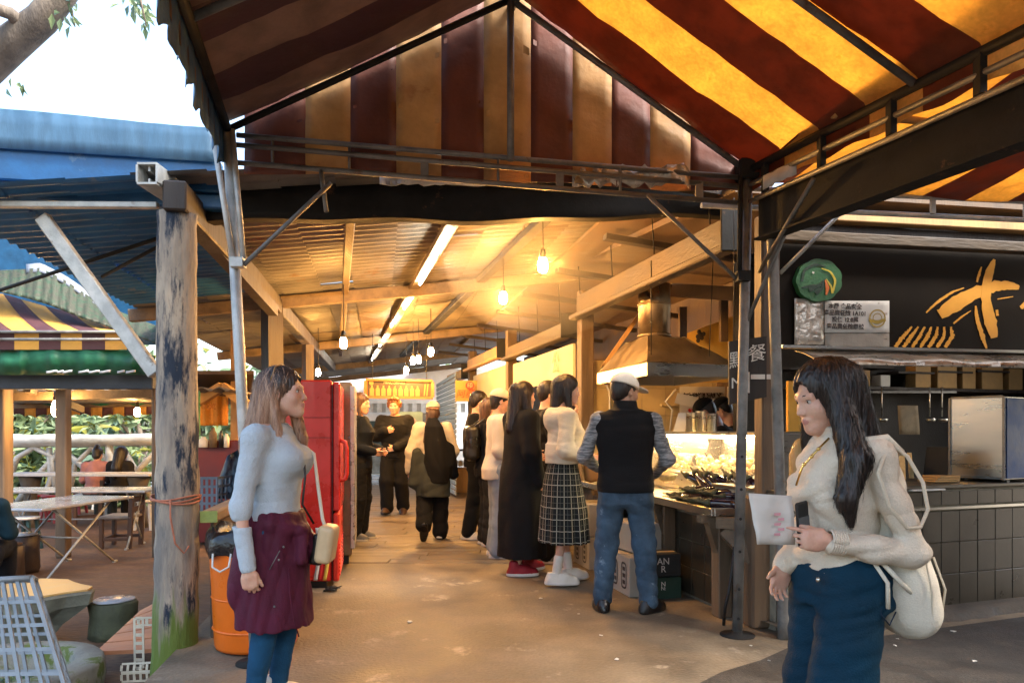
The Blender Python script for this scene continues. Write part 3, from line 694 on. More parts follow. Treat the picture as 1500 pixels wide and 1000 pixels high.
for i, (a, b, z, rz, ry) in enumerate(spots):
    o = e0 if (i == 0 and e0) else None
    if i == 0: e0 = o = eggplant()
    else: o = copy_tree(e0)
    p = T0+TD*a+TR*b; o.location = (p[0], p[1], z); o.rotation_euler = (r.uniform(-.4, .4), ry, rz); s = r.uniform(1.1, 1.45); o.scale = (s, s*r.uniform(.9, 1.3), s*r.uniform(.9, 1.3))
    if i < 11: lb, gp = 'shiny dark aubergine in the front row along the steel tray rim', 'aubergines along the tray rim'
    elif i < 20: lb, gp = 'dark aubergine lying on top of the front row in the tray', 'aubergines on top of the front row'
    else: lb, gp = 'large dark aubergine propped up at the back of the tray', 'aubergines propped at the back'
    tag(o, lb, 'vegetable', gp)
GRN = mat('scallion_green', (.16, .26, .035), .45, 0, .5, 4, st=(8, 8, 1), bump=.1); WHT = mat('scallion_white', (.62, .60, .36), .4, 0, .2, 9)
for q, (a, b, lb) in enumerate([(.86, .10, 'bunch of green scallions nearest the tray rim'), (1.02, .16, 'bunch of green scallions in the middle of the tray'), (1.18, .28, 'bunch of green scallions farthest back in the tray')]):
    t_ = thing('scallion_bunch', lb, 'vegetable', T0+TD*a+TR*b+V(0, 0, .71)); g = MB(); w_ = MB(); r = random.Random(q)
    for i in range(16):
        o_ = T0+TD*(a+r.uniform(-.05, .05))+TR*(b+r.uniform(-.03, .06))+V(0, 0, .725+.01*(i % 5)); d = nrm(TD*-.75+TR*.45+V(r.uniform(-.2, .2), r.uniform(-.2, .2), r.uniform(-.02, .05)))
        w_.tube([o_, o_+d*.10], [.007, .006], 6); g.tube([o_+d*.10, o_+d*.24, o_+d*.42+V(0, 0, r.uniform(-.01, .03))], [.006, .007, .003], 6)
    g.build('leaves', GRN, t_); w_.build('stems', WHT, t_)
def lump(c, r, seed, n=14):
    rr = random.Random(seed); b = MB(); b.ball((0, 0, 0), 1, n)
    v = np.vstack(b.v); k = 1+.16*np.sin(v[:, 0]*3+seed)+.12*np.sin(v[:, 1]*5+2*seed)+.1*np.sin(v[:, 2]*6+seed*1.7)
    b.v = [v*k[:, None]*np.asarray(r)+np.asarray(c)]; return b
PALEF = mat('pale_food', (.56, .42, .20), .5, 0, .4, 20, bump=.3, bscale=60)
for i, (px, py, Y, s) in enumerate([(968, 688, 6.2, .05), (978, 697, 6.05, .055), (958, 695, 6.15, .045)]):
    solo('oyster_mushroom', lump(P(px, py, Y), (s*1.2, s, s*.7), i+3), PALEF, ['pale mushroom heaped behind the vest man, highest of three', 'pale mushroom of the three that lies nearest the scallions', 'pale mushroom of the three half hidden behind the vest man'][i], 'mushroom')
# ------------------------------------------------ glass display case
dc = thing('display_case', 'lit glass display case full of pale food on the stall counter', 'display case', T0+TD*1.6+TR*.85+V(0, 0, .7))
GLASS = mat('case_glass', (.9, .9, .85), .05, 0, .05, 3, bump=0, alpha=.13, rvar=.02)
A0, A1 = T0+TD*.42+TR*.62, T0+TD*2.79+TR*.62
g = MB(); g.box((A0+A1)/2+TR*.24+V(0, 0, .80), (2.37, .5, .16), R=Rt, bev=.01); g.box((A0+A1)/2+TR*.27+V(0, 0, 1.235), (2.4, .44, .03), R=Rt, bev=.006); g.box((A0+A1)/2+TR*.47+V(0, 0, 1.05), (2.37, .02, .4), R=Rt)
for q in (A0, A1): g.box(q+TR*.25+V(0, 0, 1.05), (.02, .46, .36), R=Rt)
g.build('case_body', CHROME, dc)
g = MB(); gr = [[A0+(A1-A0)*i/10+TR*x+V(0, 0, z) for x, z in ((.0, .885), (-.005, .98), (.01, 1.1), (.05, 1.19), (.09, 1.218))] for i in range(11)]; g.sheet(gr, 0, True, thick=TR*.005); g.build('curved_glass', GLASS, dc)
for k_, (z, x) in enumerate(((1.205, .16),)):
    g = MB(); g.tube([A0+TD*.15+TR*x+V(0, 0, z), A1-TD*.15+TR*x+V(0, 0, z)], .012, 8); g.build('case_lamp', mat('case_tube', (1, .74, .36), emit=55.0), dc)
r = random.Random(8)
for i in range(9):
    c = A0+TD*(.16+.25*i)+TR*.25
    t_ = thing('food_pile', ['heap of pale mushrooms in the lit glass case', 'heap of pale fried food in the lit glass case'][i % 2], 'food', c+V(0, 0, .88), group=['mushroom heaps in the case', 'fried food heaps in the case'][i % 2]); g = MB()
    for k in range(22):
        q = c+TD*r.uniform(-.1, .1)+TR*r.uniform(-.16, .14)+V(0, 0, .895+r.uniform(0, .13)); s = r.uniform(.022, .04); lb_ = lump(q, (s, s, s*.8), k+i*31, 8); g.add(np.vstack(lb_.v), lb_.f, 0, True)
    g.build('food', [PALEF, mat('fried_food', (.50, .30, .10), .5, 0, .4, 18, bump=.3)][i % 2], t_)
# things on the case
for i, (px, w, h) in enumerate([(1012, .10, .15), (1027, .11, .16), (1043, .10, .14)]):
    c = P(px, 632, 6.3)*V(1, 1, 0)+V(0, 0, 1.25); g = MB(); g.lathe([(.04, 0), (.042, .002), (.042, h), (.046, h+.006), (.046, h+.012), (.036, h+.012), (.034, .03)], c, 20)
    solo('steel_canister', g, CHROME, ['left steel canister on top of the lit glass case', 'middle steel canister, tallest on the lit glass case', 'right steel canister on the glass case by the vendor'][i], 'canister')
g = MB(); a = P(986, 632, 6.4)*V(1, 1, 0)+V(0, 0, 1.252); g.prism([a, a+V(.10, 0, 0), a+V(.16, .06, .16), a+V(.06, .06, .16)], (.005, .01, 0)); solo('price_card', g, PAPER, 'leaning white price card on the glass case left of the canisters', 'card')
# ------------------------------------------------ extractor hood
hd = thing('range_hood', 'big greasy stainless extractor hood with a round duct above the grill', 'extractor hood', P(948, 548, 6.2)*V(1, 1, 0)+V(.3, .5, 1.72))
h0 = P(948, 548, 6.2)*V(1, 1, 0); hD, hP = nrm(V(-.24, 1, 0)), nrm(V(1, .3, 0)); L1, L2 = 1.22, .86
c4 = [h0, h0+hP*L2, h0+hP*L2+hD*L1, h0+hD*L1]; mid = sum(c4)/4+hP*.0
top = [mid+(c-mid)*.42-hP*.08 for c in c4]
g = MB()
for i in range(4):
    j = (i+1) % 4
    g.add([c4[i]+V(0, 0, 1.72), c4[j]+V(0, 0, 1.72), c4[j]+V(0, 0, 1.83), c4[i]+V(0, 0, 1.83)], [(0, 1, 2, 3)])
g.build('rim', CHROME, hd)
g = MB()
for i in range(4):
    j = (i+1) % 4; gr = []
    for u in np.linspace(0, 1, 9):
        a = c4[i]+(c4[j]-c4[i])*u; b = top[i]+(top[j]-top[i])*u
        gr.append([a*(1-w)+b*w+V(0, 0, 1.833+.27*w)+V(0, 0, .010*math.sin(5*u+7*w+i)) for w in np.linspace(0, 1, 7)])
    g.sheet(gr, 0, True)
g.add([t_+V(0, 0, 2.103) for t_ in top], [(0, 1, 2, 3)]); g.build('canopy', STAINDULL, hd)
g = MB(); k = sum(top)/4; g.tube([k+V(0, 0, 2.10), k+V(0, 0, 2.45), k+V(.0, 0, 2.62)], [.15, .15, .15], 20)
for z in (2.13, 2.42): g.tube([k+V(0, 0, z), k+V(0, 0, z+.02)], .157, 20)
g.build('duct', STAINDULL, hd)
g = MB(); g.tube([h0+hP*.06+hD*.05+V(0, 0, 1.9), h0+hP*.06+hD*.05+V(0, 0, 2.7)], .004, 6); g.build('hanging_wire', RUBBER, hd); g = MB(); g.tube([h0+hP*.62+hD*.05+V(0, 0, 1.9), h0+hP*.66+hD*.05+V(0, 0, 2.8)], .004, 6); g.build('hanging_wire', RUBBER, hd)
# ------------------------------------------------ boxes under the tray
CARD = mat('white_carton', (.38, .35, .29), .7, 0, .12, 4, bump=.05); CARDG = mat('dark_green_carton', (.018, .05, .032), .6, 0, .2, 4, bump=.05); CARDBK = mat('black_carton', (.02, .022, .02), .6, 0, .2, 4)
def carton(px, py, Y, w, d, h, rz, m, label, icon=0, txt=None, z=0.0):
    p = PX(px, Y, z); b = thing('carton', label, 'box', p); g = MB(); ca, sa = math.cos(rz), math.sin(rz); X_, Y_ = V(ca, sa, 0), V(-sa, ca, 0)
    g.box(p+V(0, 0, h/2), (w, d, h), rz=rz, bev=.006); g.build('box', m, b)
    g = MB(); g.box(p+V(0, 0, h+.001), (w*.98, .05, .002), rz=rz); g.build('tape', mat('parcel_tape', (.45, .36, .2), .3, 0, .1, 5), b)
    f = p-X_*(w/2+.003)
    if icon:
        k = MB(); 
        for s in (-.23, .23):
            o_ = f+Y_*(s*d)+V(0, 0, h*.5); n = 28; out, inn = [], []
            for i in range(n):
                a = 2*math.pi*i/n; cx_, cz_ = (abs(math.cos(a))**.5)*np.sign(math.cos(a)), (abs(math.sin(a))**.5)*np.sign(math.sin(a))
                out.append(o_+Y_*cx_*.055+V(0, 0, cz_*h*.34)); inn.append(o_+Y_*cx_*.043+V(0, 0, cz_*h*.29))
            k.add(out+inn, [(i, (i+1) % n, n+(i+1) % n, n+i) for i in range(n)])
            for q in (-.5, 0, .5): k.add([o_+Y_*y_*.025+V(0, 0, h*(q*.34+zz)) for y_, zz in ((-1, -.05), (1, -.05), (1, .05), (-1, .05))], [(0, 1, 2, 3)])
        k.build('printed_mark', DARK_INK, b)
    if txt:
        for s_, zz, sz in txt: text_on(b, 'lettering', s_, f-X_*.001+V(0, 0, h*zz), -Y_, V(0, 0, 1), sz, WHITEP)
        for s_, zz, sz in txt[:2]: text_on(b, 'lettering', s_, p-Y_*(d/2+.004)-X_*.02+V(0, 0, h*zz), X_, V(0, 0, 1), sz, WHITEP)
    return b
za = math.atan2(TD[1], TD[0])-math.pi/2
carton(934, 860, 5.78, .30, .40, .30, za, CARD, 'white carton with a dark printed mark on the floor by the vest man', 1)
carton(930, 800, 5.95, .26, .40, .22, za+.1, CARD, 'white carton stacked on top between the legs of the vest man', 0, z=.31)
carton(872, 800, 6.9, .28, .45, .29, za, CARD, 'lower white carton under the tray beside the plaid skirt', 1)
carton(872, 760, 6.9, .28, .45, .29, za, CARD, 'upper white carton under the tray beside the plaid skirt', 1, z=.30)
carton(966, 850, 5.62, .26, .22, .16, za, CARDG, 'dark green carton with white print at the bottom by the timber upright', 0, [('N', .7, .05), ('N:', .5, .04), ('========', .25, .03)])
carton(966, 850, 5.62, .25, .22, .17, za, CARDBK, 'black carton with white capital letters on the green carton', 0, [('AN', .68, .07), ('R', .34, .07)], z=.165)
# ------------------------------------------------ walls and roof of the stalls
WALLW = mat('warm_cream_tiles', (.60, .47, .24), .4, 0, .15, 3, bump=.03); DARKWALL = mat('dark_stall_wall', (.018, .014, .010), .7, 0, .5, 3, bump=.2)  # DARKWALL: even near-black base for the stall's back wall
BRWALL = mat('brown_plywood', (.13, .08, .042), .6, 0, .4, 4, st=(1, 1, .2), bump=.15)
wl = thing('stall_wall', 'cream tiled partition wall with posters behind the grill', 'wall', PX(980, 8.5, 0))
a, b = PX(868, 8.3, 0), PX(1135, 8.9, 0); d = nrm(b-a); nrmv = V(d[1], -d[0], 0)
g = MB(); g.prism([a, b, b+V(0, 0, 2.05), a+V(0, 0, 2.05)], V(0, .05, 0)); g.build('backing', GROUT, wl)
g = MB(); tiles(g, a, d, nrmv, np.linalg.norm(b-a), .5, 2.05, .3, .3, .004); g.build('tile_face', WALLW, wl)
g = MB(); 
for px in (893, 905): g.tube([P(px, 640, 8.25), P(px, 575, 8.25), P(px-6, 560, 8.25)], .012, 6)
g.tube([P(980, 640, 8.3), P(985, 600, 8.3), P(975, 588, 8.3), P(990, 570, 8.3)], .012, 6); g.build('pipe', WHITEP, wl)
# posters on that wall
def poster(px0, py0, px1, py1, m, label, lines, name='poster', Y0=8.2):
    q0 = P(px0, py0, Y0); q1 = P(px1, py0, Y0+.1); h = (py1-py0)/F*Y0; d_ = nrm(q1-q0); w = np.linalg.norm(q1-q0)
    t_ = thing(name, label, 'poster', q0+d_*w/2-V(0, 0, h)); g = MB(); g.prism([q0, q1, q1-V(0, 0, h), q0-V(0, 0, h)], (0, .012, 0)); g.build('sheet', m, t_)
    for s_, fx, fz, sz, mm in lines: text_on(t_, 'lettering', s_, q0+d_*w*fx-V(0, 0, h*fz)-V(0, .004, 0), d_, V(0, 0, 1), sz, mm, bold=.004)
poster(996, 566, 1062, 616, PAPER, 'white poster with dark and red writing behind the vendor', [('本店炭烤現點現做', .5, .28, .062, DARK_INK), ('加辣請告知', .5, .75, .07, RED_INK)])
poster(1066, 566, 1110, 592, PAPER, 'small white poster right of the red lettered one', [('請稍候', .5, .5, .09, DARK_INK)])
g = MB(); q = P(990, 582, 7.9); g.prism([q+V(.02, 0, .05), q+V(.24, 0, .0), q+V(.20, -.02, -.11), q+V(-.02, -.02, -.06)], (0, .004, 0)); solo('price_tag', g, PAPER, 'tilted white price tag hanging in front of the poster', 'tag')
g = MB(); q = P(1094, 560, 6.9); g.prism([q, q+V(.05, 0, 0), q+V(.05, 0, -.5), q+V(0, 0, -.5)], (0, .01, 0)); solo('red_banner', g, mat('red_cloth', (.6, .04, .015), .6, 0, .2, 5), 'narrow red strip hanging by the thick timber post', 'banner')
# back wall of the right stall, and boards closing the far stalls
bw = thing('back_wall', 'dark back wall inside the stall behind the tiled counter', 'wall', CN+FD*2-FN*2)
g = MB(); B0 = CN-FN*1.9+FD*1.15; g.prism([B0, B0+FD*4, B0+FD*4+V(0, 0, 2.9), B0+V(0, 0, 2.9)], -FN*.1); g.build('wall', DARKWALL, bw)
g = MB(); g.prism([B0+FD*3.6, CN+FD*4.45, CN+FD*4.45+V(0, 0, 2.9), B0+FD*3.6+V(0, 0, 2.9)], FD*.1); g.build('side_wall', DARKWALL, bw)
g = MB(); 
for i in range(6): g.box(B0+FD*(.3+i*.52)+FN*.14+V(0, 0, 1.82+.02*(i % 3)), (.46, .26, .02), R=R_)
g.box(B0+FD*1.8+FN*.14+V(0, 0, 1.66), (3.4, .28, .03), R=R_); g.build('shelf', TIMBERDK, bw)
CARDB = mat('brown_cardboard', (.42, .25, .09), .7, 0, .25, 5, bump=.05)
r = random.Random(4)
for i, (px, w, h) in enumerate([(1258, .16, .15), (1290, .12, .11), (1345, .20, .22), (1380, .26, .24), (1412, .18, .22), (1446, .30, .24), (1480, .2, .22)]):
    c = ray(px, 556, B0+FN*.2, FN); c[2] = 1.678; g = MB(); g.box(c+V(0, 0, h/2), (w, .12, h), R=R_, bev=.004); solo('storage_box', g, [CARDB, PAPER][i in (1,)], ['first cardboard box from the left on the dark shelf', 'small white box on the dark shelf', 'third cardboard box on the dark shelf', 'wide cardboard box in the middle of the dark shelf', 'narrow cardboard box right of the wide one', 'widest cardboard box on the dark shelf', 'last cardboard box on the dark shelf by the edge'][i], 'box')
g = MB(); c = P(1331, 610, 6.6); gr = [[c+V(x*.1+.01*math.sin(9*z), .02*math.sin(20*x), -z) for z in np.linspace(-.1, .16, 6)] for x in np.linspace(-1, 1, 8)]; g.sheet(gr, 0, True, thick=(0, .006, 0)); solo('cloth', g, mat('grey_rag', (.25, .2, .13), .8, 0, .3, 8), 'pale rag hanging on the dark back wall', 'cloth')
g = MB(); c = PX(1174, 6.2, 0); g.box(V(c[0], c[1], 1.45), (.30, .03, .44), R=R_, bev=.005); solo('yellow_board', g, mat('amber_board', (.80, .40, .04), .5, 0, .1, 5), 'amber board hanging behind the face of the woman with the backpack', 'board')
# steel appliance on the counter
ap = thing('steel_cabinet', 'stainless steel cabinet with a blue film side on the tiled counter', 'cabinet', P(1432, 706, 5.45))
q0 = P(1390, 704, 5.62); q0[2] = .884; w_ = .40; hh = .60; d_ = nrm(P(1470, 700, 5.28)*V(1, 1, 0)-q0*V(1, 1, 0)); e_ = V(-d_[1], d_[0], 0)
g = MB(); Rr = np.array([d_, e_, (0, 0, 1)]).T; g.box(q0+d_*w_/2+e_*.22+V(0, 0, hh/2+.02), (w_, .44, hh), R=Rr, bev=.006); g.build('body', CHROME, ap)
g = MB(); 
for x in (.008, w_-.008): g.box(q0+d_*x-e_*.004+V(0, 0, hh/2+.02), (.016, .01, hh), R=Rr)
for z in (.012, hh-.0): g.box(q0+d_*w_/2-e_*.004+V(0, 0, z+.02), (w_-.036, .01, .016), R=Rr)
g.build('front_trim', STEEL, ap)
g = MB(); g.box(q0+d_*(w_+.005)+e_*.22+V(0, 0, hh/2+.02), (.008, .42, hh-.02), R=Rr); g.build('film_side', mat('blue_protective_film', (.004, .030, .11), .6, .0, .4, 5, bump=.2, bscale=12), ap)
g = MB()
for x in (.05, w_-.05): g.box(q0+d_*x+e_*.1+V(0, 0, .01), (.04, .04, .02), R=Rr)
g.build('feet', BLACKP, ap)
for i, (px, py, w, h, m, lb) in enumerate([(1312, 702, .10, .20, PALEF, 'pale upright chopping board left of the black tray'), (1333, 700, .04, .19, PALEF, 'narrow pale spatula leaning by the black tray'), (1352, 705, .22, .26, DARKSTEEL, 'dark square tray standing behind the counter')]):
    q = P(px, py, 5.5); g = MB(); g.prism([q, q+d_*w*.8, q+d_*w+V(0, .05, h), q+d_*w*.3+V(0, .05, h)], (0, .012, 0)); solo(['chopping_board', 'spatula', 'dark_tray'][i], g, m, lb, ['board', 'spatula', 'tray'][i])
g = MB(); q = P(1345, 716, 5.1); g.box(q+V(0, 0, .0), (.30, .18, .012), R=R_, bev=.003); solo('menu_sheet', g, PAPER, 'flat white menu sheet lying on the tiled counter', 'sheet')
g = MB(); q = P(1376, 706, 5.35); 
for k in range(3): g.box(q+V(.01*k, .01, .012+.016*k), (.24-.02*k, .15, .014), R=R_, bev=.003)
solo('tray_stack', g, CARDB, 'small stack of pale food trays left of the steel cabinet', 'tray')
g = MB(); q = P(1172, 738, 5.2); g.lathe([(.07, 0), (.075, .02), (.075, .20), (.05, .28), (.03, .31), (0, .32)], V(q[0], q[1], .884), 22); solo('glass_jar', g, mat('amber_jar', (.55, .42, .2), .08, 0, .2, 5, alpha=.55), 'domed glass jar on the counter behind the face of the woman with the backpack', 'jar')
for i, (px, dx) in enumerate(((1228, 0), (1262, .0))):
    q = P(px, 700, 5.75); g = MB(); g.lathe([(.10, 0), (.11, .01), (.112, .13), (.118, .135), (.118, .14), (.10, .14), (.098, .02)], V(q[0], q[1], .884), 24); g.tube([V(q[0]+.11, q[1], 1.0), V(q[0]+.19, q[1]-.02, 1.01)], .010, 6); solo('cooking_pot', g, [DARKSTEEL, STEEL][i], ['blackened cooking pot on the counter by the glass jar', 'dull grey cooking pot on the counter left of the chopping board'][i], 'pot')
for i, px in enumerate((1270, 1292, 1362, 1380)):
    q = P(px, 590, 6.5); g = MB(); g.tube([q+V(0, 0, .14), q+V(0, 0, -.12)], .006, 6); g.lathe([(.0, -.03), (.03, -.024), (.042, 0), (.038, 0), (0, -.02)], q+V(0, -.02, -.14), 14); tag(solo('ladle', g, CHROME, 'x', 'ladle', 'ladles hanging in the dark stall'), ['first ladle from the left hanging in the dark stall', 'second ladle from the left in the dark stall, beside the pale rag', 'third ladle, right of the pale rag', 'last ladle hanging behind the steel cabinet'][i])
g = MB(); g.beam(P(1240, 574, 6.5), P(1400, 574, 6.75), .02, .02); solo('utensil_rail', g, STEEL, 'thin steel rail carrying ladles in the dark stall', 'rail')
# ------------------------------------------------ big signboard
sg = thing('signboard', 'wide black signboard with a golden brush character and a green bird emblem', 'sign', V(2.8, 5.1, 1.83))
s0, s1 = V(1.79, 4.94, 1.83), V(5.2, 5.56, 1.83); sd = nrm(s1-s0); sn = V(sd[1], -sd[0], 0); SGM = mat('black_gloss_board', (.012, .008, .0045), .6, 0, .3, 3, bump=.03, spec=.1)
g = MB(); g.prism([s0, s1, s1+V(0, 0, .74), s0+V(0, 0, .74)], -sn*.04); g.build('board', SGM, sg)
g = MB(); g.beam(s0-V(0, 0, .012)+sn*.01, s1-V(0, 0, .012)+sn*.01, .07, .02); g.build('bottom_rail', CHROME, sg)
def on(cx, cy, lift=.003): return ray(1150+.2333*cx, 360+.2333*cy, s0+sn*lift, sn)
def stroke(g, pts, wd, lift, seed, rag=.12, m=0):
    pts = np.array(pts, float); t = np.linspace(0, 1, 26); k = np.linspace(0, 1, len(pts)); x = np.interp(t, k, pts[:, 0]); y = np.interp(t, k, pts[:, 1]); w = np.interp(t, np.linspace(0, 1, len(wd)), wd)
    x = np.convolve(np.pad(x, 2, 'edge'), np.ones(5)/5, 'valid'); y = np.convolve(np.pad(y, 2, 'edge'), np.ones(5)/5, 'valid')
    dx, dy = np.gradient(x), np.gradient(y); l = np.hypot(dx, dy)+1e-6; r = np.random.default_rng(seed); A, B = [], []
    for i in range(26):
        a, b = w[i]/2*(1+r.normal(0, rag)), w[i]/2*(1+r.normal(0, rag)); nx, ny = -dy[i]/l[i], dx[i]/l[i]
        A.append(on(x[i]+nx*a, y[i]+ny*a, lift)); B.append(on(x[i]-nx*b, y[i]-ny*b, lift))
    n = len(A); top = A+B; g.add(top+[p-sn*.0025 for p in top], [(i, i+1, n+i+1, n+i) for i in range(n-1)]+[(2*n+i, 2*n+i+1, i+1, i) for i in range(n-1)]+[(n+i, n+i+1, 3*n+i+1, 3*n+i) for i in range(n-1)], m)
g = MB()
stroke(g, [(955, 440), (1080, 360), (1200, 290), (1300, 255), (1400, 245), (1480, 265)], [60, 95, 75, 62, 60, 22], .004, 1)
stroke(g, [(1320, 75), (1285, 160), (1262, 260), (1265, 370), (1290, 480), (1318, 590)], [14, 52, 56, 62, 78, 40], .005, 2, .06)
stroke(g, [(880, 425), (960, 350), (1050, 290), (1130, 262)], [8, 16, 14, 6], .004, 3)
stroke(g, [(1205, 230), (1218, 180), (1235, 130)], [10, 18, 6], .004, 4)
stroke(g, [(1055, 490), (1110, 445), (1170, 405)], [10, 12, 4], .004, 5)
stroke(g, [(1330, 400), (1335, 440)], [14, 16], .004, 6); stroke(g, [(1330, 335), (1435, 318)], [5, 8, 4], .004, 7)
stroke(g, [(1196, 370), (1205, 460), (1240, 570), (1268, 650)], [10, 24, 30, 10], .004, 8)
stroke(g, [(1600, 330), (1540, 350), (1475, 390)], [70, 50, 20], .004, 9); stroke(g, [(1700, 120), (1650, 320), (1560, 560)], [20, 60, 30], .005, 10)
for i in range(7): stroke(g, [(690+i*52, 640), (740+i*52, 570), (800+i*40, 505)], [22-2*i % 8, 26-3*(i % 3), 10], .004, 20+i, .2)
g.build('brush_character', GOLD_INK, sg)
g = MB(); c = (215, 215)
n = 60; R1 = lambda i: 132*(1+.05*abs(math.sin(i*9*math.pi/n)))
pts = [on(c[0]+R1(i)*math.cos(2*math.pi*i/n)*1.05, c[1]+R1(i)*math.sin(2*math.pi*i/n)*.98, .05) for i in range(n)]; g.prism(pts, -sn*.045, 0)
EMG, EMD, EMO, EMY = mat('emblem_green', (.03, .14, .045), .4, 0, .2, 9), mat('emblem_dark_green', (.012, .04, .018), .4, 0, .2, 9), mat('emblem_orange', (.65, .16, .02), .4, 0, .1, 9), mat('emblem_yellow', (.65, .5, .05), .4, 0, .1, 9)
stroke(g, [(105, 230), (120, 150), (190, 115), (260, 130)], [14, 18, 16, 8], .056, 31, .05, 1)
stroke(g, [(100, 262), (160, 255), (215, 245)], [6, 22, 10], .056, 32, .05, 1); stroke(g, [(150, 280), (215, 250), (245, 215)], [30, 20, 8], .057, 33, .05, 1)
stroke(g, [(190, 300), (235, 262), (245, 210)], [30, 20, 8], .058, 34, .05, 1)
stroke(g, [(258, 310), (268, 265), (252, 210)], [10, 24, 6], .058, 35, .05, 2); stroke(g, [(300, 300), (290, 255), (258, 205)], [14, 12, 5], .059, 36, .05, 3); stroke(g, [(302, 290), (318, 215), (285, 160), (225, 140)], [10, 14, 10, 5], .059, 37, .05, 3)
stroke(g, [(170, 165), (184, 170)], [12, 12], .058, 38, .05, 4); g.build('bird_emblem', [EMG, EMD, EMO, EMY, WHITEP], sg)
# notices taped along the lower edge of the board
nt = thing('price_notice', 'row of glossy taped price notices on the black signboard', 'notice', on(350, 620, .03))
def card(g, x0, y0, x1, y1, l, m=0): 
    nx = 9; gr = [[on(x0+(x1-x0)*i/nx, y0+(y1-y0)*j/6, l+.006*math.sin(i*1.9+j)*math.sin(j*1.3)) for j in range(7)] for i in range(nx+1)]; g.sheet(gr, m, True, thick=-sn*.003)
g = MB(); card(g, 60, 330, 245, 620, .022); g.build('clear_sleeve', FOIL, nt)
g = MB(); card(g, 250, 345, 655, 545, .022); card(g, 250, 548, 655, 640, .018, 1); g.build('sheet', [PAPER, mat('grey_card', (.30, .27, .22), .7, 0, .1, 5)], nt)
for i, (s_, y_) in enumerate((('本攤 食品安全', 382), ('產品責任險 1A101', 424), ('投保 12.0萬', 465), ('產品責任險單號', 508))): text_on(nt, 'lettering', s_, on(378, y_, .032), sd, V(0, 0, 1), .040, DARK_INK, bold=.001)
g = MB(); 
for k, (r0, r1) in enumerate(((52, 44), (30, 25))):
    n = 26; a_ = [on(580+r0*math.cos(6.283*i/n), 455+r0*1.1*math.sin(6.283*i/n), .033) for i in range(n)]; b_ = [on(580+r1*math.cos(6.283*i/n), 455+r1*1.1*math.sin(6.283*i/n), .033) for i in range(n)]
    g.add(a_+b_, [(i, (i+1) % n, n+(i+1) % n, n+i) for i in range(n)])
stroke(g, [(525, 465), (580, 480), (635, 462)], [16, 24, 16], .034, 41, .05); g.build('seal', mat('gold_seal', (.42, .30, .05), .4, .2, .2, 9), nt)
# awning shelf under the board
g = MB(); gr = []
for i in range(30):
    p = s0+sd*(.1+3.3*i/29); gr.append([p+sn*(.02+.26*q)+V(0, 0, -.035-.085*q+.012*math.sin(i*1.3+q*4)*q) for q in (0, .3, .6, 1)]+[p+sn*.285+V(0, 0, -.15)])
g.sheet(gr, 0, True, thick=(0, 0, -.003)); aw = solo('foil_awning', g, mat('dull_foil', (.30, .26, .2), .3, .7, .4, 6, bump=.3, bscale=14), 'crumpled foil covered shelf hanging below the black signboard', 'awning')
# hanging order sign
hs = thing('order_sign', 'dark wooden order sign with white characters hung beside the timber post', 'sign', P(1098, 590, 4.62))
a, b = P(1068, 500, 4.66), P(1123, 492, 4.60); hz = .40; d_ = nrm(b-a)
g = MB(); g.prism([a, b, b-V(0, 0, hz-.02), a-V(0, 0, hz)], (0, .02, 0)); g.build('plank', TIMBERDK, hs); cw = np.linalg.norm(b-a)
text_on(hs, 'lettering', '點', a+d_*cw*.24-V(0, .004, .13), d_, V(0, 0, 1), .115, WHITEP); text_on(hs, 'lettering', '餐', a+d_*cw*.74-V(0, .004, .105), d_, V(0, 0, 1), .115, WHITEP); text_on(hs, 'lettering', 'M', a+d_*cw*.2-V(0, .004, .27), d_, V(0, 0, 1), .095, WHITEP)
g = MB(); q = a+d_*cw*.52-V(0, .005, .275); g.box(q, (.012, .003, .13)); g.box(q+d_*.075+V(0, 0, .025), (.13, .003, .03)); g.build('white_mark', WHITEP, hs)
g = MB(); g.tube([a+d_*.03, a+d_*.03+V(0, 0, .9)], .003, 5); g.tube([b-d_*.03, b-d_*.03+V(0, 0, .9)], .003, 5); g.build('hanging_cord', RUBBER, hs)
# ------------------------------------------------ roof over the right stalls, beams
SMOKED0 = mat('smoked_beam', (.085, .058, .032), .7, 0, .5, 5, st=(.12, 1, 1), bump=.3, bscale=50)
sr = thing('stall_roof', 'dark timber roof with pale beams above the signboard and grill', 'roof', V(2.6, 6.5, 2.6))
g = MB(); g.prism([V(1.5, 4.95, 2.86), V(6.2, 5.8, 2.86), V(5.6, 9.5, 2.9), V(.4, 9.3, 3.15)], (0, 0, .05)); g.build('ceiling_boards', BRWALL, sr)
for z0, z1, dy, m in ((2.60, 2.68, .12, TIMBERDK), (2.69, 2.77, .04, TIMBERGOLD), (2.5, 2.57, -.10, SMOKED0)):  # golden middle beam has the lamp's yellow glow in its colour
    g = MB(); g.beam(s0+V(-.1, dy, (z0+z1)/2-s0[2]), s1+V(0, dy, (z0+z1)/2-s1[2]), .09, z1-z0, bev=.006); g.build('beam', m, sr)
SMOKED = mat('smoked_board', (.095, .068, .04), .7, 0, .5, 5, st=(1, .12, 1), bump=.3, bscale=50)
FLX = lambda Y: 1.53-.2537*(Y-5)
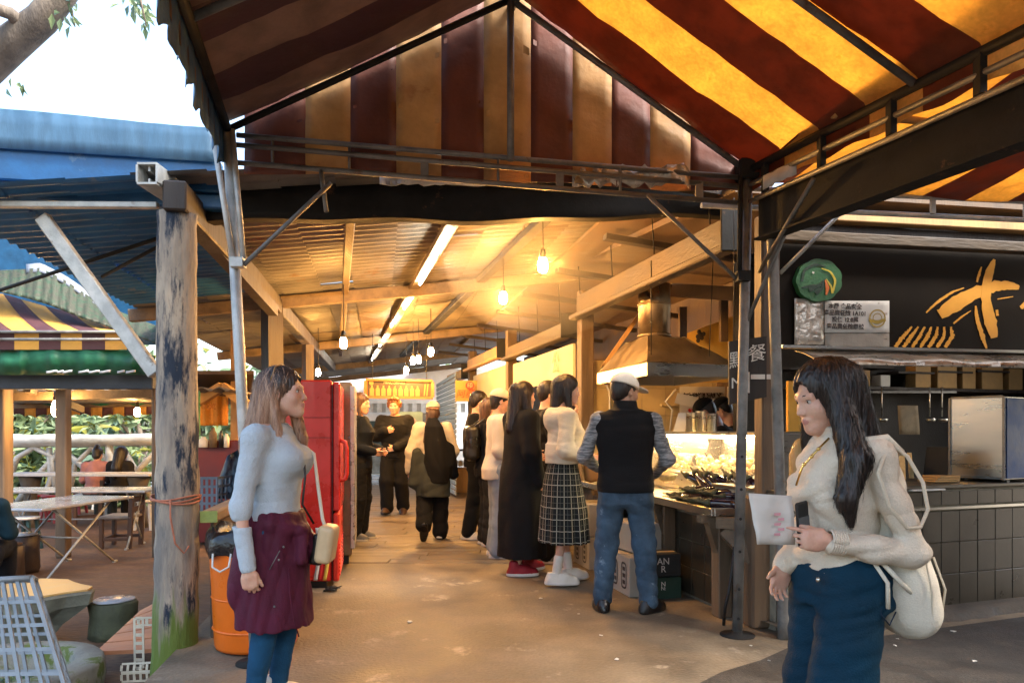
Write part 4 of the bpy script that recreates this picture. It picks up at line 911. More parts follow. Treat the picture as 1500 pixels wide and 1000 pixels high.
for i, (y0, y1, z0, z1, m, dx) in enumerate([(5.0, 8.15, 2.50, 2.74, SMOKED, 0), (8.38, 11.3, 2.34, 2.52, SMOKED, 0), (11.5, 14.4, 2.42, 2.62, TIMBERGOLD, 0), (14.5, 16.8, 2.30, 2.5, TIMBERGOLD, 0)]):
    fb_ = thing('gutter_fascia', ['nearest brown gutter board above the grill', 'second brown gutter board above the queue, lower than the first', 'third golden gutter board farther along the stalls', 'last golden gutter board at the far end'][i], 'gutter', V(FLX(y0), y0, z0)); g = MB()
    g.beam(V(FLX(y0), y0, (z0+z1)/2), V(FLX(y1), y1, (z0+z1)/2), .04, z1-z0, bev=.006); g.build('board', m, fb_)
    g = MB(); g.beam(V(FLX(y0)-.05, y0, z0), V(FLX(y1)-.05, y1, z0), .12, .05, bev=.01); g.build('trough', SMOKED if i < 2 else TIMBERGOLD, fb_)
    g = MB(); g.box(V(FLX(y0)-.02, y0-.02, (z0+z1)/2+.02), (.2, .03, z1-z0+.1), bev=.005); g.build('end_cap', DARKSTEEL, fb_)
    if i < 3:
        g = MB()
        for q in np.arange(y0+.3, y1, .9): g.tube([V(FLX(q)-.03, q, z1), V(FLX(q)-.05, q, Zr(FLX(q), q)+.02)], .006, 6)
        g.build('hanger', DARKSTEEL, fb_)
# sloping ceiling between gutter boards and wall
g = MB(); 
for k in range(9): 
    y0 = 5.1+k*1.35; g.beam(V(FLX(y0)-.35, y0, 2.95), V(FLX(y0)+1.9, y0+.5, 2.72), .09, .05)
g.build('rafters', TIMBERDK, sr)
g = MB(); g.prism([V(.98, 5.3, 3.06), V(2.9, 5.8, 2.93), V(1.0, 16.5, 2.93), V(-1.3, 16.5, 2.98)], (0, 0, .03)); g.build('side_ceiling', BRWALL, sr)
g = MB(); g.beam(P(885, 535, 8.1), P(958, 430, 8.2), .04, .16, up=(0, -1, 0)); g.build('diagonal_board', TIMBERGOLD, sr)
g = MB(); g.beam(P(985, 425, 7.4), P(1105, 432, 6.9), .06, .13); g.beam(P(1000, 450, 7.3), P(1000, 520, 7.3), .07, .07, up=(0, 1, 0)); g.beam(P(1060, 440, 7.2), P(1060, 500, 7.2), .07, .07, up=(0, 1, 0)); g.build('frame_timber', BRWALL, sr)
g = MB(); q = [P(1000, 490, 7.9), P(1078, 462, 7.9), P(1078, 560, 7.9), P(1000, 560, 7.9)]; g.prism(q, (0, .02, 0)); bn = solo('yellow_banner', g, mat('amber_banner', (.72, .44, .09), .5, 0, .2, 3, bump=.1), 'slanting amber banner with a small crest behind the extractor hood', 'banner')
g = MB(); c = P(1025, 492, 7.87); 
for k in range(9): g.ball(c+V(.05*math.cos(k*2.4)*(k/9), 0, .07*math.sin(k*2.4)*(k/9)), (.022, .004, .026), 8)
g.build('crest', DARK_INK, bn)
# far back wall of the stall row
bk = thing('row_back_wall', 'long plank wall closing the row of stalls behind the queue', 'wall', V(2.2, 12, 0))
g = MB(); y = 8.0
while y < 17:
    x = 3.35-.2537*(y-5); g.prism([V(x, y, 0), V(x-.0483, y+.185, 0), V(x-.0483, y+.185, 2.95), V(x, y, 2.95)], (.04, .01, 0)); y += .19
g.build('planks', BRWALL, bk)
for i, y in enumerate((8.15, 11.4, 14.4)):
    g = MB(); g.box(V(FLX(y)+.08, y, 1.4), (.15, .15, 2.8), rz=.25, bev=.01); solo('square_post', g, TIMBERV, ['timber post left of the extractor hood', 'timber post beside the yellow sign in the row of stalls', 'farthest timber post of the row of stalls'][i], 'post')
for i, (y0, y1, z0, z1) in enumerate([(8.5, 11.2, 1.86, 2.26), (11.6, 14.2, 1.72, 2.3)]):
    sb = thing('stall_sign', ['cream signboard with a faint red character above the queue', 'plain cream signboard farther along the queue'][i], 'sign', V(FLX(y0)+.05, (y0+y1)/2, z0)); g = MB()
    g.prism([V(FLX(y0)+.06, y0, z0), V(FLX(y1)+.06, y1, z0), V(FLX(y1)+.06, y1, z1), V(FLX(y0)+.06, y0, z1)], (.03, 0, 0)); g.build('panel', CREAM, sb)
    if i == 0: text_on(sb, 'lettering', '公', V(FLX(9.1)+.045, 9.1, 2.07), -nrm(V(-.2537, 1, 0)), V(0, 0, 1), .3, mat('faded_red_ink', (.55, .27, .10), .6, 0, .1, 8))
for i, (y0, y1) in enumerate([(8.5, 11.1), (11.6, 14.1)]):
    cn = thing('stall_counter', ['dark stall counter with lit shelves behind the queue', 'wooden stall counter under the yellow sign'][i], 'counter', V(FLX(y0)+.3, y0, 0)); g = MB()
    g.beam(V(FLX(y0)+.28, y0, .42), V(FLX(y1)+.28, y1, .42), .5, .84, bev=.01); g.build('body', [TIMBERDK, TIMBERGOLD][i], cn)
    g = MB(); g.beam(V(FLX(y0)+.25, y0, .86), V(FLX(y1)+.25, y1, .86), .62, .04, bev=.005); g.build('top', CHROME, cn)
    g = MB()
    for z in (1.25, 1.55): g.beam(V(FLX(y0)+1.2, y0, z), V(FLX(y1)+1.2, y1, z), .25, .02)
    g.build('shelf', WALLW, cn)
# ------------------------------------------------ lamps
def bulb(px, py, Y, label, sc=1.0, zt=None, bm=None):
    c = P(px, py, Y); t_ = thing('light_bulb', label, 'lamp', c-V(0, 0, .06*sc), group='bare bulbs hanging on cords'); s = sc
    g = MB(); g.lathe([(.010*s, -.060*s), (.030*s, -.052*s), (.037*s, -.03*s), (.038*s, 0), (.034*s, .03*s), (.024*s, .052*s)], c, 14); g.build('glass', bm or BULBM, t_)
    g = MB(); g.lathe([(.026*s, .053*s), (.028*s, .06*s), (.025*s, .085*s), (.021*s, .12*s), (.008*s, .128*s)], c, 12); g.build('socket', BLACKP, t_)
    zt = Zr(c[0], c[1])+.02 if zt is None else zt
    if zt > c[2]+.14:
        g = MB(); g.tube([c+V(0, 0, .125*s), c+V(.004, 0, .3*(zt-c[2])), V(c[0], c[1], zt)], .0045, 6); g.build('cord', RUBBER, t_)
bulb(795, 388, 5.9, 'biggest and nearest glowing bulb, high above the queue'); bulb(737, 436, 7.3, 'second glowing bulb, just below the nearest one'); bulb(503, 502, 7.6, 'glowing bulb hanging alone above the red cooler')
bulb(631, 515, 10, 'glowing bulb right of the far pair'); bulb(613, 526, 10.8, 'right bulb of the far glowing pair'); bulb(605, 528, 11.0, 'left bulb of the far glowing pair'); bulb(595, 542, 12.2, 'lowest glowing bulb above the bottle menu')
bulb(466, 545, 10.5, 'small glowing bulb by the slim post behind the cooler', .9); bulb(851, 579, 9.0, 'glowing bulb at face height behind the hooded woman', 1, 1.9)
fl = thing('flood_lamp', 'small bright flood lamp fixed under the roof by the nearest bulb', 'lamp', P(820, 332, 6.8)); c = P(820, 332, 6.8); g = MB(); g.ball(c, (.07, .04, .04), 12); g.build('glass', mat('flood_glow', (1, .80, .45), emit=60), fl); g = MB(); g.box(c+V(0, .02, .06), (.16, .08, .05), bev=.01); g.build('housing', DARKSTEEL, fl)
for i, (a, b, l) in enumerate([((657, 338), (637, 377), 'nearest glowing tube light under the roof'), ((635, 382), (615, 416), 'second nearest glowing tube light under the roof'), ((607, 430), (592, 452), 'third tube light along the roof batten'), ((581, 466), (573, 478), 'fourth tube light along the roof batten'), ((565, 492), (556, 507), 'fifth tube light along the roof batten'), ((552, 514), (545, 527), 'farthest tube light along the roof batten')]):
    a, b = onroof(*a, dz=-.03), onroof(*b, dz=-.03); t_ = thing('tube_light', l, 'lamp', (a+b)/2, group='tube lights along the roof'); g = MB(); g.tube([a, b], .012, 8); g.build('tube', TUBEM, t_)
    g = MB(); g.beam(a+V(0, 0, .035), b+V(0, 0, .035), .036, .03); g.build('housing', STEEL, t_)
# ------------------------------------------------ far end of the walkway
mb_ = thing('menu_board', 'hanging orange framed menu board with a row of pictured bottles', 'menu', P(582, 580, 11.5)); a, b = P(536, 555, 11.4), P(634, 557, 11.6); h = .29; d_ = nrm(b-a); w = np.linalg.norm(b-a)
g = MB(); g.prism([a, b, b-V(0, 0, h), a-V(0, 0, h)], (0, .03, 0)); g.build('panel', mat('brown_menu', (.03, .014, .007), .5, 0, .2, 8), mb_)
g = MB(); 
for z in (.01, h-.01): g.beam(a-V(0, .02, z), b-V(0, .02, z), .05, .035)
for q in (a, b): g.beam(q-V(0, .02, .028), q-V(0, .02, h-.028), .05, .035, up=(0, 1, 0))
g.build('frame', mat('orange_frame', (.24, .085, .018), .5, 0, .2, 6), mb_)
g = MB()
for i in range(9):
    q = a+d_*w*(.09+.085*i)-V(0, .006, h*.62); m = 1 if i == 4 else 0
    g.prism([q+d_*x+V(0, 0, z) for x, z in ((-.032, -.075), (.032, -.075), (.032, .03), (.012, .055), (.012, .085), (-.012, .085), (-.012, .055), (-.032, .03))], (0, -.004, 0), m)
for x in (.86, .9): g.prism([a+d_*w*x-V(0, .006, h*.85), a+d_*(w*x+.02)-V(0, .006, h*.85), a+d_*(w*x+.04)-V(0, .006, h*.2), a+d_*(w*x+.015)-V(0, .006, h*.2)], (0, -.004, 0))
g.prism([a+d_*(w*.08+.035*math.cos(t_))-V(0, .006, h*.2+.035*math.sin(t_)) for t_ in np.linspace(0, 6.0, 14)], (0, -.004, 0)); g.build('bottle_picture', [mat('picture_amber', (.24, .13, .035), .5, 0, .1, 8), mat('picture_red', (.6, .1, .02), .5, 0, .1, 8)], mb_)
text_on(mb_, 'lettering', 'MENU DRINKS', a+d_*w*.42-V(0, .01, h*.18), d_, V(0, 0, 1), .05, CREAM)
g = MB(); g.tube([a+d_*.1, a+d_*.1+V(0, 0, .7)], .005, 5); g.tube([b-d_*.1, b-d_*.1+V(0, 0, .7)], .005, 5); g.build('cord', RUBBER, mb_)
ys = thing('yellow_sign', 'square yellow sign with a red round badge in front of the shutter', 'sign', P(682, 588, 10.6)); a = P(667, 557, 10.6); g = MB(); w = .31; g.prism([a, a+V(w, .05, 0), a+V(w, .05, -.30), a+V(0, 0, -.30)], (0, .03, 0)); g.build('panel', mat('yellow_panel', (.28, .19, .04), .5, 0, .1, 5), ys)
g = MB(); c = a+V(.21, -.004, -.075); g.prism([c+V(.062*math.cos(t_), .01*math.cos(t_), .062*math.sin(t_)) for t_ in np.linspace(0, 6.1, 20)], (0, -.004, 0)); g.build('badge', RED_INK, ys); text_on(ys, 'lettering', '印', c-V(0, .008, 0), V(1, .16, 0), V(0, 0, 1), .08, CREAM); text_on(ys, 'lettering', '阿薇', a+V(.14, -.002, -.2), V(1, .16, 0), V(0, 0, 1), .13, RED_INK, shear=.2)
sh = thing('roller_shutter', 'grey roller shutter standing past the yellow sign', 'shutter', P(655, 680, 14.5)*V(1, 1, 0)); g = MB(); a, b = PX(640, 17, 0), PX(668, 13.5, 0)
for k in range(24): g.beam(V(a[0], a[1], .1+k*.095), V(b[0], b[1], .1+k*.095), .03, .08, bev=.012)
g.build('slats', mat('blue_grey_shutter', (.22, .27, .31), .5, .2, .3, 4), sh)
gc = thing('glass_counter', 'golden wooden counter with glass jars on top beyond the queue', 'counter', G(672, 722)); c = G(672, 722); g = MB(); g.box(c+V(.15, .3, .25), (.62, .5, .5), bev=.01); g.build('cabinet', TIMBERGOLD, gc)
g = MB(); g.box(c+V(.15, .3, .68), (.6, .46, .32)); g.build('glass', mat('cabinet_glass', (.85, .8, .6), .1, 0, .1, 5, alpha=.35), gc); g = MB(); g.box(c+V(.15, .3, .862), (.66, .52, .03)); g.build('top', DARKSTEEL, gc)
g = MB(); [g.lathe([(.04, 0), (.04, .1), (.025, .12)], c+V(-.08+.1*(k % 5), .15+.2*(k//5), .53), 10) for k in range(10)]; g.build('jars', CREAM, gc)
# shop at the end
sp_ = thing('far_shop', 'distant shop front with a dark teal board at the end of the walkway', 'shop', V(-4, 21, 0)); g = MB()
g.box(V(-3.2, 21, 1.5), (7, .2, 3.0)); g.build('wall', mat('white_render', (.80, .82, .83), .7, 0, .15, 3), sp_)
g = MB(); g.box(V(-4.2, 20.86, 1.05), (2.6, .06, .95), bev=.01); g.build('dark_board', mat('teal_board', (.015, .05, .06), .5, 0, .2, 4), sp_)
g = MB(); g.box(V(-4.2, 20.85, .28), (2.6, .04, .5)); g.box(V(-2.2, 20.85, .9), (1.2, .04, 1.7)); g.build('window', mat('shop_glass', (.16, .19, .2), .1, .2, .5, 5, rvar=.05), sp_)
text_on(sp_, 'lettering', 'Coffee', V(-4.0, 20.81, 1.05), V(1, 0, 0), V(0, 0, 1), .35, WHITEP, shear=.3)
g = MB(); gr = [[V(-6.2+.12*i, 20.2-.06*(i % 2), 1.75+.25*q) for q in (0, 1)] for i in range(52)]; g.sheet(gr, 0, False, thick=(0, .02, 0)); g.build('awning_valance', WHITE_F, sp_)
ps = thing('standing_poster', 'bright standing poster of a small figure in turquoise at the walkway end', 'poster', G(606, 700)*V(1, 1, 0)); c = PX(605, 15.5, 0); g = MB(); g.box(c+V(-.05, 0, 1.15), (.5, .03, 1.0)); g.build('board', mat('pale_green_board', (.40, .55, .42), .6, 0, .3, 3), ps)
g = MB(); g.ball(c+V(-.03, -.02, 1.42), (.11, .012, .12), 12); g.build('head_picture', mat('picture_skin', (.6, .42, .34), .6, 0, .1, 5), ps); g = MB(); g.prism([c+V(x, -.02, z) for x, z in ((-.2, .75), (.16, .75), (.2, 1.1), (.06, 1.32), (-.12, 1.32), (-.24, 1.1))], (0, -.006, 0)); g.build('dress_picture', mat('picture_turquoise', (.06, .42, .46), .6, 0, .2, 5), ps)
# ============================================================ walls and roof added out of view to block sky light
rb_ = thing('sky_blocker', 'added dark timber walls and roof behind the viewer, unseen, blocking sky light', 'light blocker', (0, -4, 0)); g = MB()
g.box((5.7, -4.0, 1.9), (9, .2, 3.8)); g.box((5.6, .2, 1.8), (.2, 8.2, 3.6)); g.build('wall', BRWALL, rb_)
g = MB(); g.box((5.3, -1.4, 2.74), (5.2, 5.4, .1)); g.build('roof', TIMBERDK, rb_)
# ============================================================ railing, bin, coolers
fe = thing('plank_railing', 'weathered plank railing with a thick handrail beside the log post', 'fence', V(EDGE(5), 5, 0))
RX = lambda y: EDGE(y)+.10
g = MB(); y = 4.55
while y < 8.2:
    h = .70+random.uniform(-.01, .01); g.box(V(RX(y), y, h/2+.0), (.025, .135, h), rz=.165, bev=.004); y += .142
g.build('planks', mat('grey_planks', (.15, .125, .10), .8, 0, .5, 7, st=(1, 1, .15), bump=.35, bscale=40), fe)
g = MB(); g.beam(V(RX(4.4), 4.4, .745), V(RX(8.3), 8.3, .745), .10, .07, bev=.012); g.build('handrail', mat('handrail_wood', (.36, .27, .18), .75, 0, .45, 6, st=(1, .15, 1), bump=.35), fe)
g = MB(); R0 = np.array([nrm(V(1, .167, 0)), nrm(V(-.167, 1, 0)), (0, 0, 1)]).T; g.box(V(RX(4.4), 4.396, .745), (.098, .008, .068), R=R0); g.build('painted_end', mat('lime_end', (.35, .42, .10), .7, 0, .3, 9), fe)
bn_ = thing('rubbish_bin', 'tall orange plastic rubbish bin lined with a black bag', 'bin', V(-1.50, 4.33, 0)); c = V(-1.50, 4.33, 0)
OR = mat('orange_plastic', (.82, .16, .008), .38, 0, .15, 3, bump=.04, third=((.45, .12, .02), 5, .66))
g = MB(); g.lathe([(.0, .012), (.225, .012), (.232, .03), (.242, .2), (.250, .38), (.256, .52), (.262, .60), (.268, .612), (.266, .63), (.25, .632), (.246, .58)], c, 40); 
for z in (.12, .30, .47): g.lathe([(.2375+.028*z, z), (.2425+.028*z, z+.006), (.2375+.0285*z, z+.013)], c, 40)
g.build('body', OR, bn_)
g = MB(); r = random.Random(3); gr = []
for i in range(41):
    a = 2*math.pi*i/40; k = 1+.04*math.sin(5*a)+.03*math.sin(11*a)
    gr.append([c+V(q*k*math.cos(a), q*k*math.sin(a), z+.016*math.sin(7*a+q*30)+r.uniform(-.008, .008)) for q, z in ((.275, .555), (.285, .60), (.278, .665), (.245, .70), (.22, .66), (.16, .60), (.05, .57))])
g.sheet(gr, 0, True); g.build('bag', mat('shiny_black_bag', (.010, .010, .011), .22, 0, .2, 9, bump=.5, bscale=25), bn_)
g = MB(); h = c+V(-.10, -.262, .56); g.tube([h+V(-.05, 0, .02), h+V(-.045, -.02, -.05), h+V(0, -.03, -.075), h+V(.045, -.02, -.05), h+V(.05, 0, .02)], .006, 8); g.build('handle', WHITEP, bn_)
fr = thing('drinks_cooler', 'tall red drinks cooler with a red bar handle beside the walkway', 'cooler', V(-1.75, 6.2, 0))
x0, x1, yf = P(372, 862, 5.87)[0], P(497, 862, 5.87)[0], 5.87; th = -.17; X_ = V(math.cos(th*.2), math.sin(th*.2), 0); Y_ = V(-.19, 1, 0)
def cbox(g, a, b, z0, z1, d0, d1, m=0, bev=.012):
    o_ = V(x0, yf, 0); g.box(o_+X_*(a+b)/2+Y_*(d0+d1)/2+V(0, 0, (z0+z1)/2), (b-a, d1-d0, z1-z0), R=np.array([X_, nrm(Y_), (0, 0, 1)]).T, m=m, bev=bev)
W_ = x1-x0
g = MB(); cbox(g, 0, W_-.055, .06, 1.66, 0, .80); g.build('body', PAINTRED, fr)
g = MB(); cbox(g, W_-.048, W_+.012, .62, 1.64, .0, .80); g.build('door', PAINTRED, fr); dr = fr.children[-1]
g = MB(); cbox(g, W_-.048, W_+.004, .06, .60, .0, .80); 
for z in np.arange(.1, .34, .03): cbox(g, W_+.004, W_+.012, z, z+.014, .05, .75, bev=.003)
g.build('lower_panel', mat('red_lower_panel', (.58, .03, .015), .35, 0, .2, 5), fr)
o_ = V(x0, yf, 0)+X_*(W_+.012)+Y_*.03; g = MB(); g.tube([o_+V(0, 0, 1.18), o_+V(.045, -.01, 1.165), o_+V(.055, -.01, 1.12), o_+V(.055, -.01, .92), o_+V(.045, -.01, .875), o_+V(0, 0, .86)], .016, 10); g.build('handle', mat('bright_red_plastic', (.75, .03, .012), .3, 0, .1, 5), dr)
g = MB(); cbox(g, W_-.054, W_-.049, .06, 1.62, -.004, .78, bev=0); g.build('gasket', BLACKP, fr)
g = MB(); cbox(g, .04, W_-.1, .0, .06, .05, .75, bev=0); g.build('plinth', BLACKP, fr)
g = MB(); 
for z in (1.20, 1.36): cbox(g, .30, W_-.06, z, z+.004, -.003, .0, bev=0)
g.box(V(x1-.13, yf-.005, .62), (.012, .006, .012)); g.build('panel_seam', mat('deep_red_seam', (.16, .006, .006), .5, 0, .1, 5), fr)
g = MB(); q = V(x0, yf-.004, 0)+X_*(W_-.20)
for dx, w, m in ((0, .03, 0), (.034, .022, 1), (.075, .028, 2)): 
    gr = [[q+V(dx+w*j+.03*math.sin(i*.14), -.002, .07+.022*i) for j in (0, 1)] for i in range(20)]; g.sheet(gr, m, True, thick=(0, .002, 0))
g.build('stripe_decal', [WHITEP, mat('red_decal', (.6, .02, .02), .4, 0, .1, 4), mat('yellow_decal', (.75, .5, .08), .4, 0, .1, 4)], fr)
ag = MB(); [ag.tube([V(x1-.03, yf-.1, .02)+V(random.uniform(-.07, .07), random.uniform(-.05, .05), random.uniform(-.015, .02)) for _ in range(7)], .003, 5) for k in range(6)]; solo('wire_tangle', ag, RUBBER, 'tangle of thin black wire on the floor at the foot of the red cooler', 'wire')
f2 = thing('steel_fridge', 'tall stainless fridge standing right behind the red cooler', 'fridge', V(-1.6, 7.2, 0)); xa, xb, yb = P(430, 830, 6.85)[0], P(501, 830, 6.85)[0], 6.85
g = MB(); g.box(V((xa+xb)/2, yb+.45, .9), (xb-xa, .9, 1.62), rz=.19, bev=.012); g.build('body', STAINDULL, f2)
g = MB(); g.box(V(xb+.03, yb+.36, .92), (.045, .86, 1.5), rz=.19, bev=.008); g.build('door', mat('pale_steel_door', (.5, .5, .48), .3, .6, .2, 5), f2)
q = V(xb+.055, yb-.0, 0); g = MB(); g.tube([q+V(0, .02, 1.2), q+V(.05, .02, 1.17), q+V(.055, .02, .85), q+V(0, .02, .8)], .012, 8); g.build('handle', CHROME, f2)
g = MB(); g.box(V((xa+xb)/2, yb+.45, .05), (xb-xa-.06, .8, .09), rz=.19); g.build('plinth', BLACKP, f2)
g = MB(); c = V(xb-.07, yb-.02, 1.45); g.prism([c+V(.07*math.cos(t_), 0, .13*math.sin(t_)) for t_ in np.linspace(0, 6.1, 24)], (0, -.012, 0)); g.build('red_badge', PAINTRED, f2)
# ============================================================ left dining shelter and its striped tent
ds = thing('dining_shelter', 'open dining shelter with brown posts and a dark front beam', 'shelter', V(-5.5, 9, -.26)); Yb = 8.6
g = MB(); g.beam(PX(-160, Yb, P(0, 559, Yb)[2]), PX(227, Yb, P(0, 559, Yb)[2]), .12, .175, bev=.01); g.build('front_beam', mat('slate_beam', (.035, .045, .06), .55, .1, .4, 4), ds)
for px, w, lb in ((93, .13, 0), (2, .18, 1), (226, .05, 2)):
    a = PX(px, Yb+.25, 0); g = MB(); g.box(V(a[0], a[1], .78), (w, w, 2.08), bev=.012); g.build('post', TIMBERV, ds)
g = MB(); gr = [[PX(-40, 9.4, 0)*V(1, 1, 0)+V(x, .0+y, 1.78-.02*y+.025*math.sin(x*2*math.pi/.22)) for y in np.linspace(0, 3.4, 4)] for x in np.linspace(-1.5, 3.3, 150)]; g.sheet(gr, 0, True, thick=(0, 0, .01)); g.build('roof_sheets', ROOFSHEET, ds)
g = MB(); g.beam(P(-30, 582, 9.0), P(225, 576, 9.2), .07, .10); g.beam(P(40, 568, 8.8), P(120, 600, 11), .07, .10); g.beam(P(-30, 596, 12.4), P(225, 592, 12.4), .05, .07); g.build('rafter', TIMBER, ds)
va = thing('striped_valance', 'row of striped valance flaps with green edging at the far side of the shelter', 'valance', P(120, 605, 12.5)); g = MB()
for i in range(13):
    a, b = P(20+i*16.2, 585+2*(i % 3), 12.45), P(20+(i+1)*16.2, 585+2*((i+1) % 3), 12.45); gr = [[a+(b-a)*t_-V(0, 0, .24*k-.03*math.sin(3.14*t_)*k+ .02) for k in (0, .5, 1)] for t_ in np.linspace(0, 1, 5)]; g.sheet(gr, i % 2, True, thick=(0, .004, 0))
g.build('flaps', [PLUM_F, ORANGE_F], va); g = MB()
for px0, px1 in ((48, 100), (118, 178), (178, 222)): g.sheet([[P(px0+(px1-px0)*t_, 585+9*math.sin(3.14*t_)*k, 12.35) for k in (0, .5, 1)] for t_ in np.linspace(0, 1, 9)], 0, True, thick=(0, .004, 0))
g.build('green_edging', GREEN_F, va)
tt = thing('striped_tent', 'yellow and plum striped tent with a green tarpaulin over the dining area', 'tent', V(-5.8, 8.4, 2)); Yt = 8.2
ex = [-96, -55, -14, 18, 54, 86, 117, 151, 183, 193]; topx = [-150, -110, -70, -40, 4, 30, 66, 108, 143, 152]; g = MB()
def ttop(px): return np.interp(px, [-200, 2, 60, 120, 190, 260], [425, 430, 447, 462, 480, 500])
for i in range(len(ex)-1):
    gr = [[P(ex[i]+(ex[i+1]-ex[i])*t_, 485, Yt)*(1-k)+k*P(topx[i]+(topx[i+1]-topx[i])*t_, ttop(topx[i]+(topx[i+1]-topx[i])*t_), Yt+.7)-V(0, 0, .04*math.sin(3.14*k)) for k in np.linspace(0, 1, 7)] for t_ in np.linspace(0, 1, 4)]
    g.sheet(gr, i % 2, True, thick=(0, .004, .004))
for i in range(len(ex)-1):
    for y0, y1 in ((488, 496), (498, 512)):
        gr = [[P(ex[i]+3+(ex[i+1]-ex[i])*t_, y0+(y1-y0)*k, Yt+.05) for k in (0, 1)] for t_ in (0, .5, 1)]; g.sheet(gr, i % 2, False, thick=(0, .004, 0))
g.build('striped_fabric', [PLUM_F, YEL_F], tt)
for py in (486, 497): g = MB(); g.tube([P(-60, py, Yt-.03), P(192, py, Yt-.03)], .017, 8); g.build('eave_pipe', STEEL, tt)
g = MB(); gr = []
for i in range(50):
    px = -80+307*i/49; q = max(0, min(1, (px-140)/90)); dr = .01*math.sin(i*1.7)+.012*math.sin(i*.7)
    top = 505-20*0+8*math.sin((px-20)/70)**2; top = 500+ (10 if px < 30 else 0) + 22*q
    gr.append([P(px, top+(549-top)*k, Yt+.16-.12*math.sin(3.14*k)+dr*(1+k)) for k in np.linspace(0, 1, 8)])
g.sheet(gr, 0, True, thick=(0, .006, 0)); g.build('green_curtain', GREEN_F, tt)
g = MB(); gr = []
up_ = lambda px: np.interp(px, [-100, 36, 60, 95, 140, 165, 232], [400, 394, 392, 410, 440, 452, 478]); lo_ = lambda px: np.interp(px, [-100, 0, 36, 70, 120, 170, 232], [425, 428, 436, 446, 466, 482, 505])
for i in range(90):
    px = -100+332*i/89; gr.append([P(px, up_(px)*(1-k)+lo_(px)*k, Yt+.55-.35*k+.018*math.sin(i*1.9+k*3)+.012*math.sin(i*.9)) for k in np.linspace(0, 1, 8)])
g.sheet(gr, 0, True, thick=(0, .006, 0)); g.build('ruffled_tarpaulin', GREENPALE_F, tt)
g = MB(); gr = [[P(px, up_(px)+6-13*k*min(1, (165-px)/60+.2), Yt+.50+.1*k) for k in (0, .5, 1)] for px in np.linspace(38, 165, 20)]; g.sheet(gr, 0, True, thick=(0, .006, 0)); g.build('white_ridge', mat('grey_white_sheet', (.22, .24, .28), .5, 0, .3, 6, bump=.2, bscale=20), tt)
g = MB(); gr = [[P(-140+390*i/20, 300+205*j/6, 9.6+.04*math.sin(i*1.3+j)) for j in range(7)] for i in range(21)]; g.sheet(gr, 0, True, thick=(0, .01, 0)); g.build('blue_sheet', mat('blue_tarpaulin', (.006, .075, .18), .45, 0, .4, 3, bump=.2, bscale=15, trans=.12), tt)
g = MB(); r = random.Random(6)
for i in range(8):
    px = 74+i*17+r.uniform(-7, 7); a = P(px, 546, Yt-.02); w = r.uniform(.02, .07); g.sheet([[a+V(x, -.03, .008*math.sin(x*30)+z) for z in (0, .025)] for x in np.linspace(-w, w, 5)], 0, True, thick=(0, .004, 0))
g.build('white_tatters', WHITE_F, tt)
def bulb2(px, py, Y, label, s):
    bulb(px, py, Y, label, s, P(px, py-32, Y)[2], mat('soft_glowing_bulb', (1.0, .55, .18), emit=90.0))
bulb2(84, 598, 8.9, 'big glowing bulb hanging in the dining shelter before the brown post', 1.7); bulb2(201, 603, 11.5, 'small glowing bulb at the far side of the dining shelter', 1.2)
# ------------------------------------------------ tables, seats
TTOP = mat('pale_steel_tabletop', (.42, .45, .48), .22, .3, .25, 3, bump=.03, rvar=.1); WHT_T = mat('white_laminate', (.62, .64, .66), .25, 0, .15, 3)
def table(label, c, L, W, rz, z1=.50, z0=-.26, grp=None):
    t_ = thing('folding_table', label, 'table', V(c[0], c[1], z0), rz); g = MB(); g.box((0, 0, z1-z0-.015), (L, W, .03), bev=.008); o_ = g.build('tabletop', TTOP, t_, world=False)
    h = z1-z0-.03
    for sx in (-1, 1):
        for k in (-1, 1):
            g = MB(); g.tube([(sx*L*.36+k*.012, -W*.38*k, 0), (sx*L*.36+k*.012, W*.30*k, h)], .013, 8); g.tube([(sx*L*.36+k*.012, -W*.38*k-.03, .012), (sx*L*.36+k*.012, -W*.38*k+.03, .012)], .016, 8); g.build('leg', PALE_PIPE, t_, world=False)
    g = MB(); g.tube([(-L*.36, 0, h*.5), (L*.36, 0, h*.5)], .01, 8); g.build('crossbar', PALE_PIPE, t_, world=False)
table('pale folding table nearest the log post with crossed steel legs', P(85, 732, 8.0), .80, 1.45, -.12, .49)
table('long pale folding table in the second row of the dining area', P(115, 716, 9.6), 2.0, .7, .05, .50)
tb = thing('bench_table', 'long narrow blue-white table by the log railing where two women sit', 'table', P(120, 694, 11.6)*V(1, 1, 0)+V(0, 0, -.26)); c = P(124, 694, 11.6)
g = MB(); g.box(c, (2.25, .45, .05), bev=.01); g.build('tabletop', WHT_T, tb)
for x in (-.85, .85): g = MB(); g.lathe([(.16, 0), (.12, .1), (.09, .5), (.17, .8)], V(c[0]+x, c[1], -.26), 14); g.build('leg', CONC, tb)
DKW = mat('dark_brown_wood', (.085, .045, .028), .5, 0, .4, 6, st=(1, 1, .2), bump=.15); SEATW = mat('worn_seat', (.30, .26, .22), .5, 0, .3, 6)
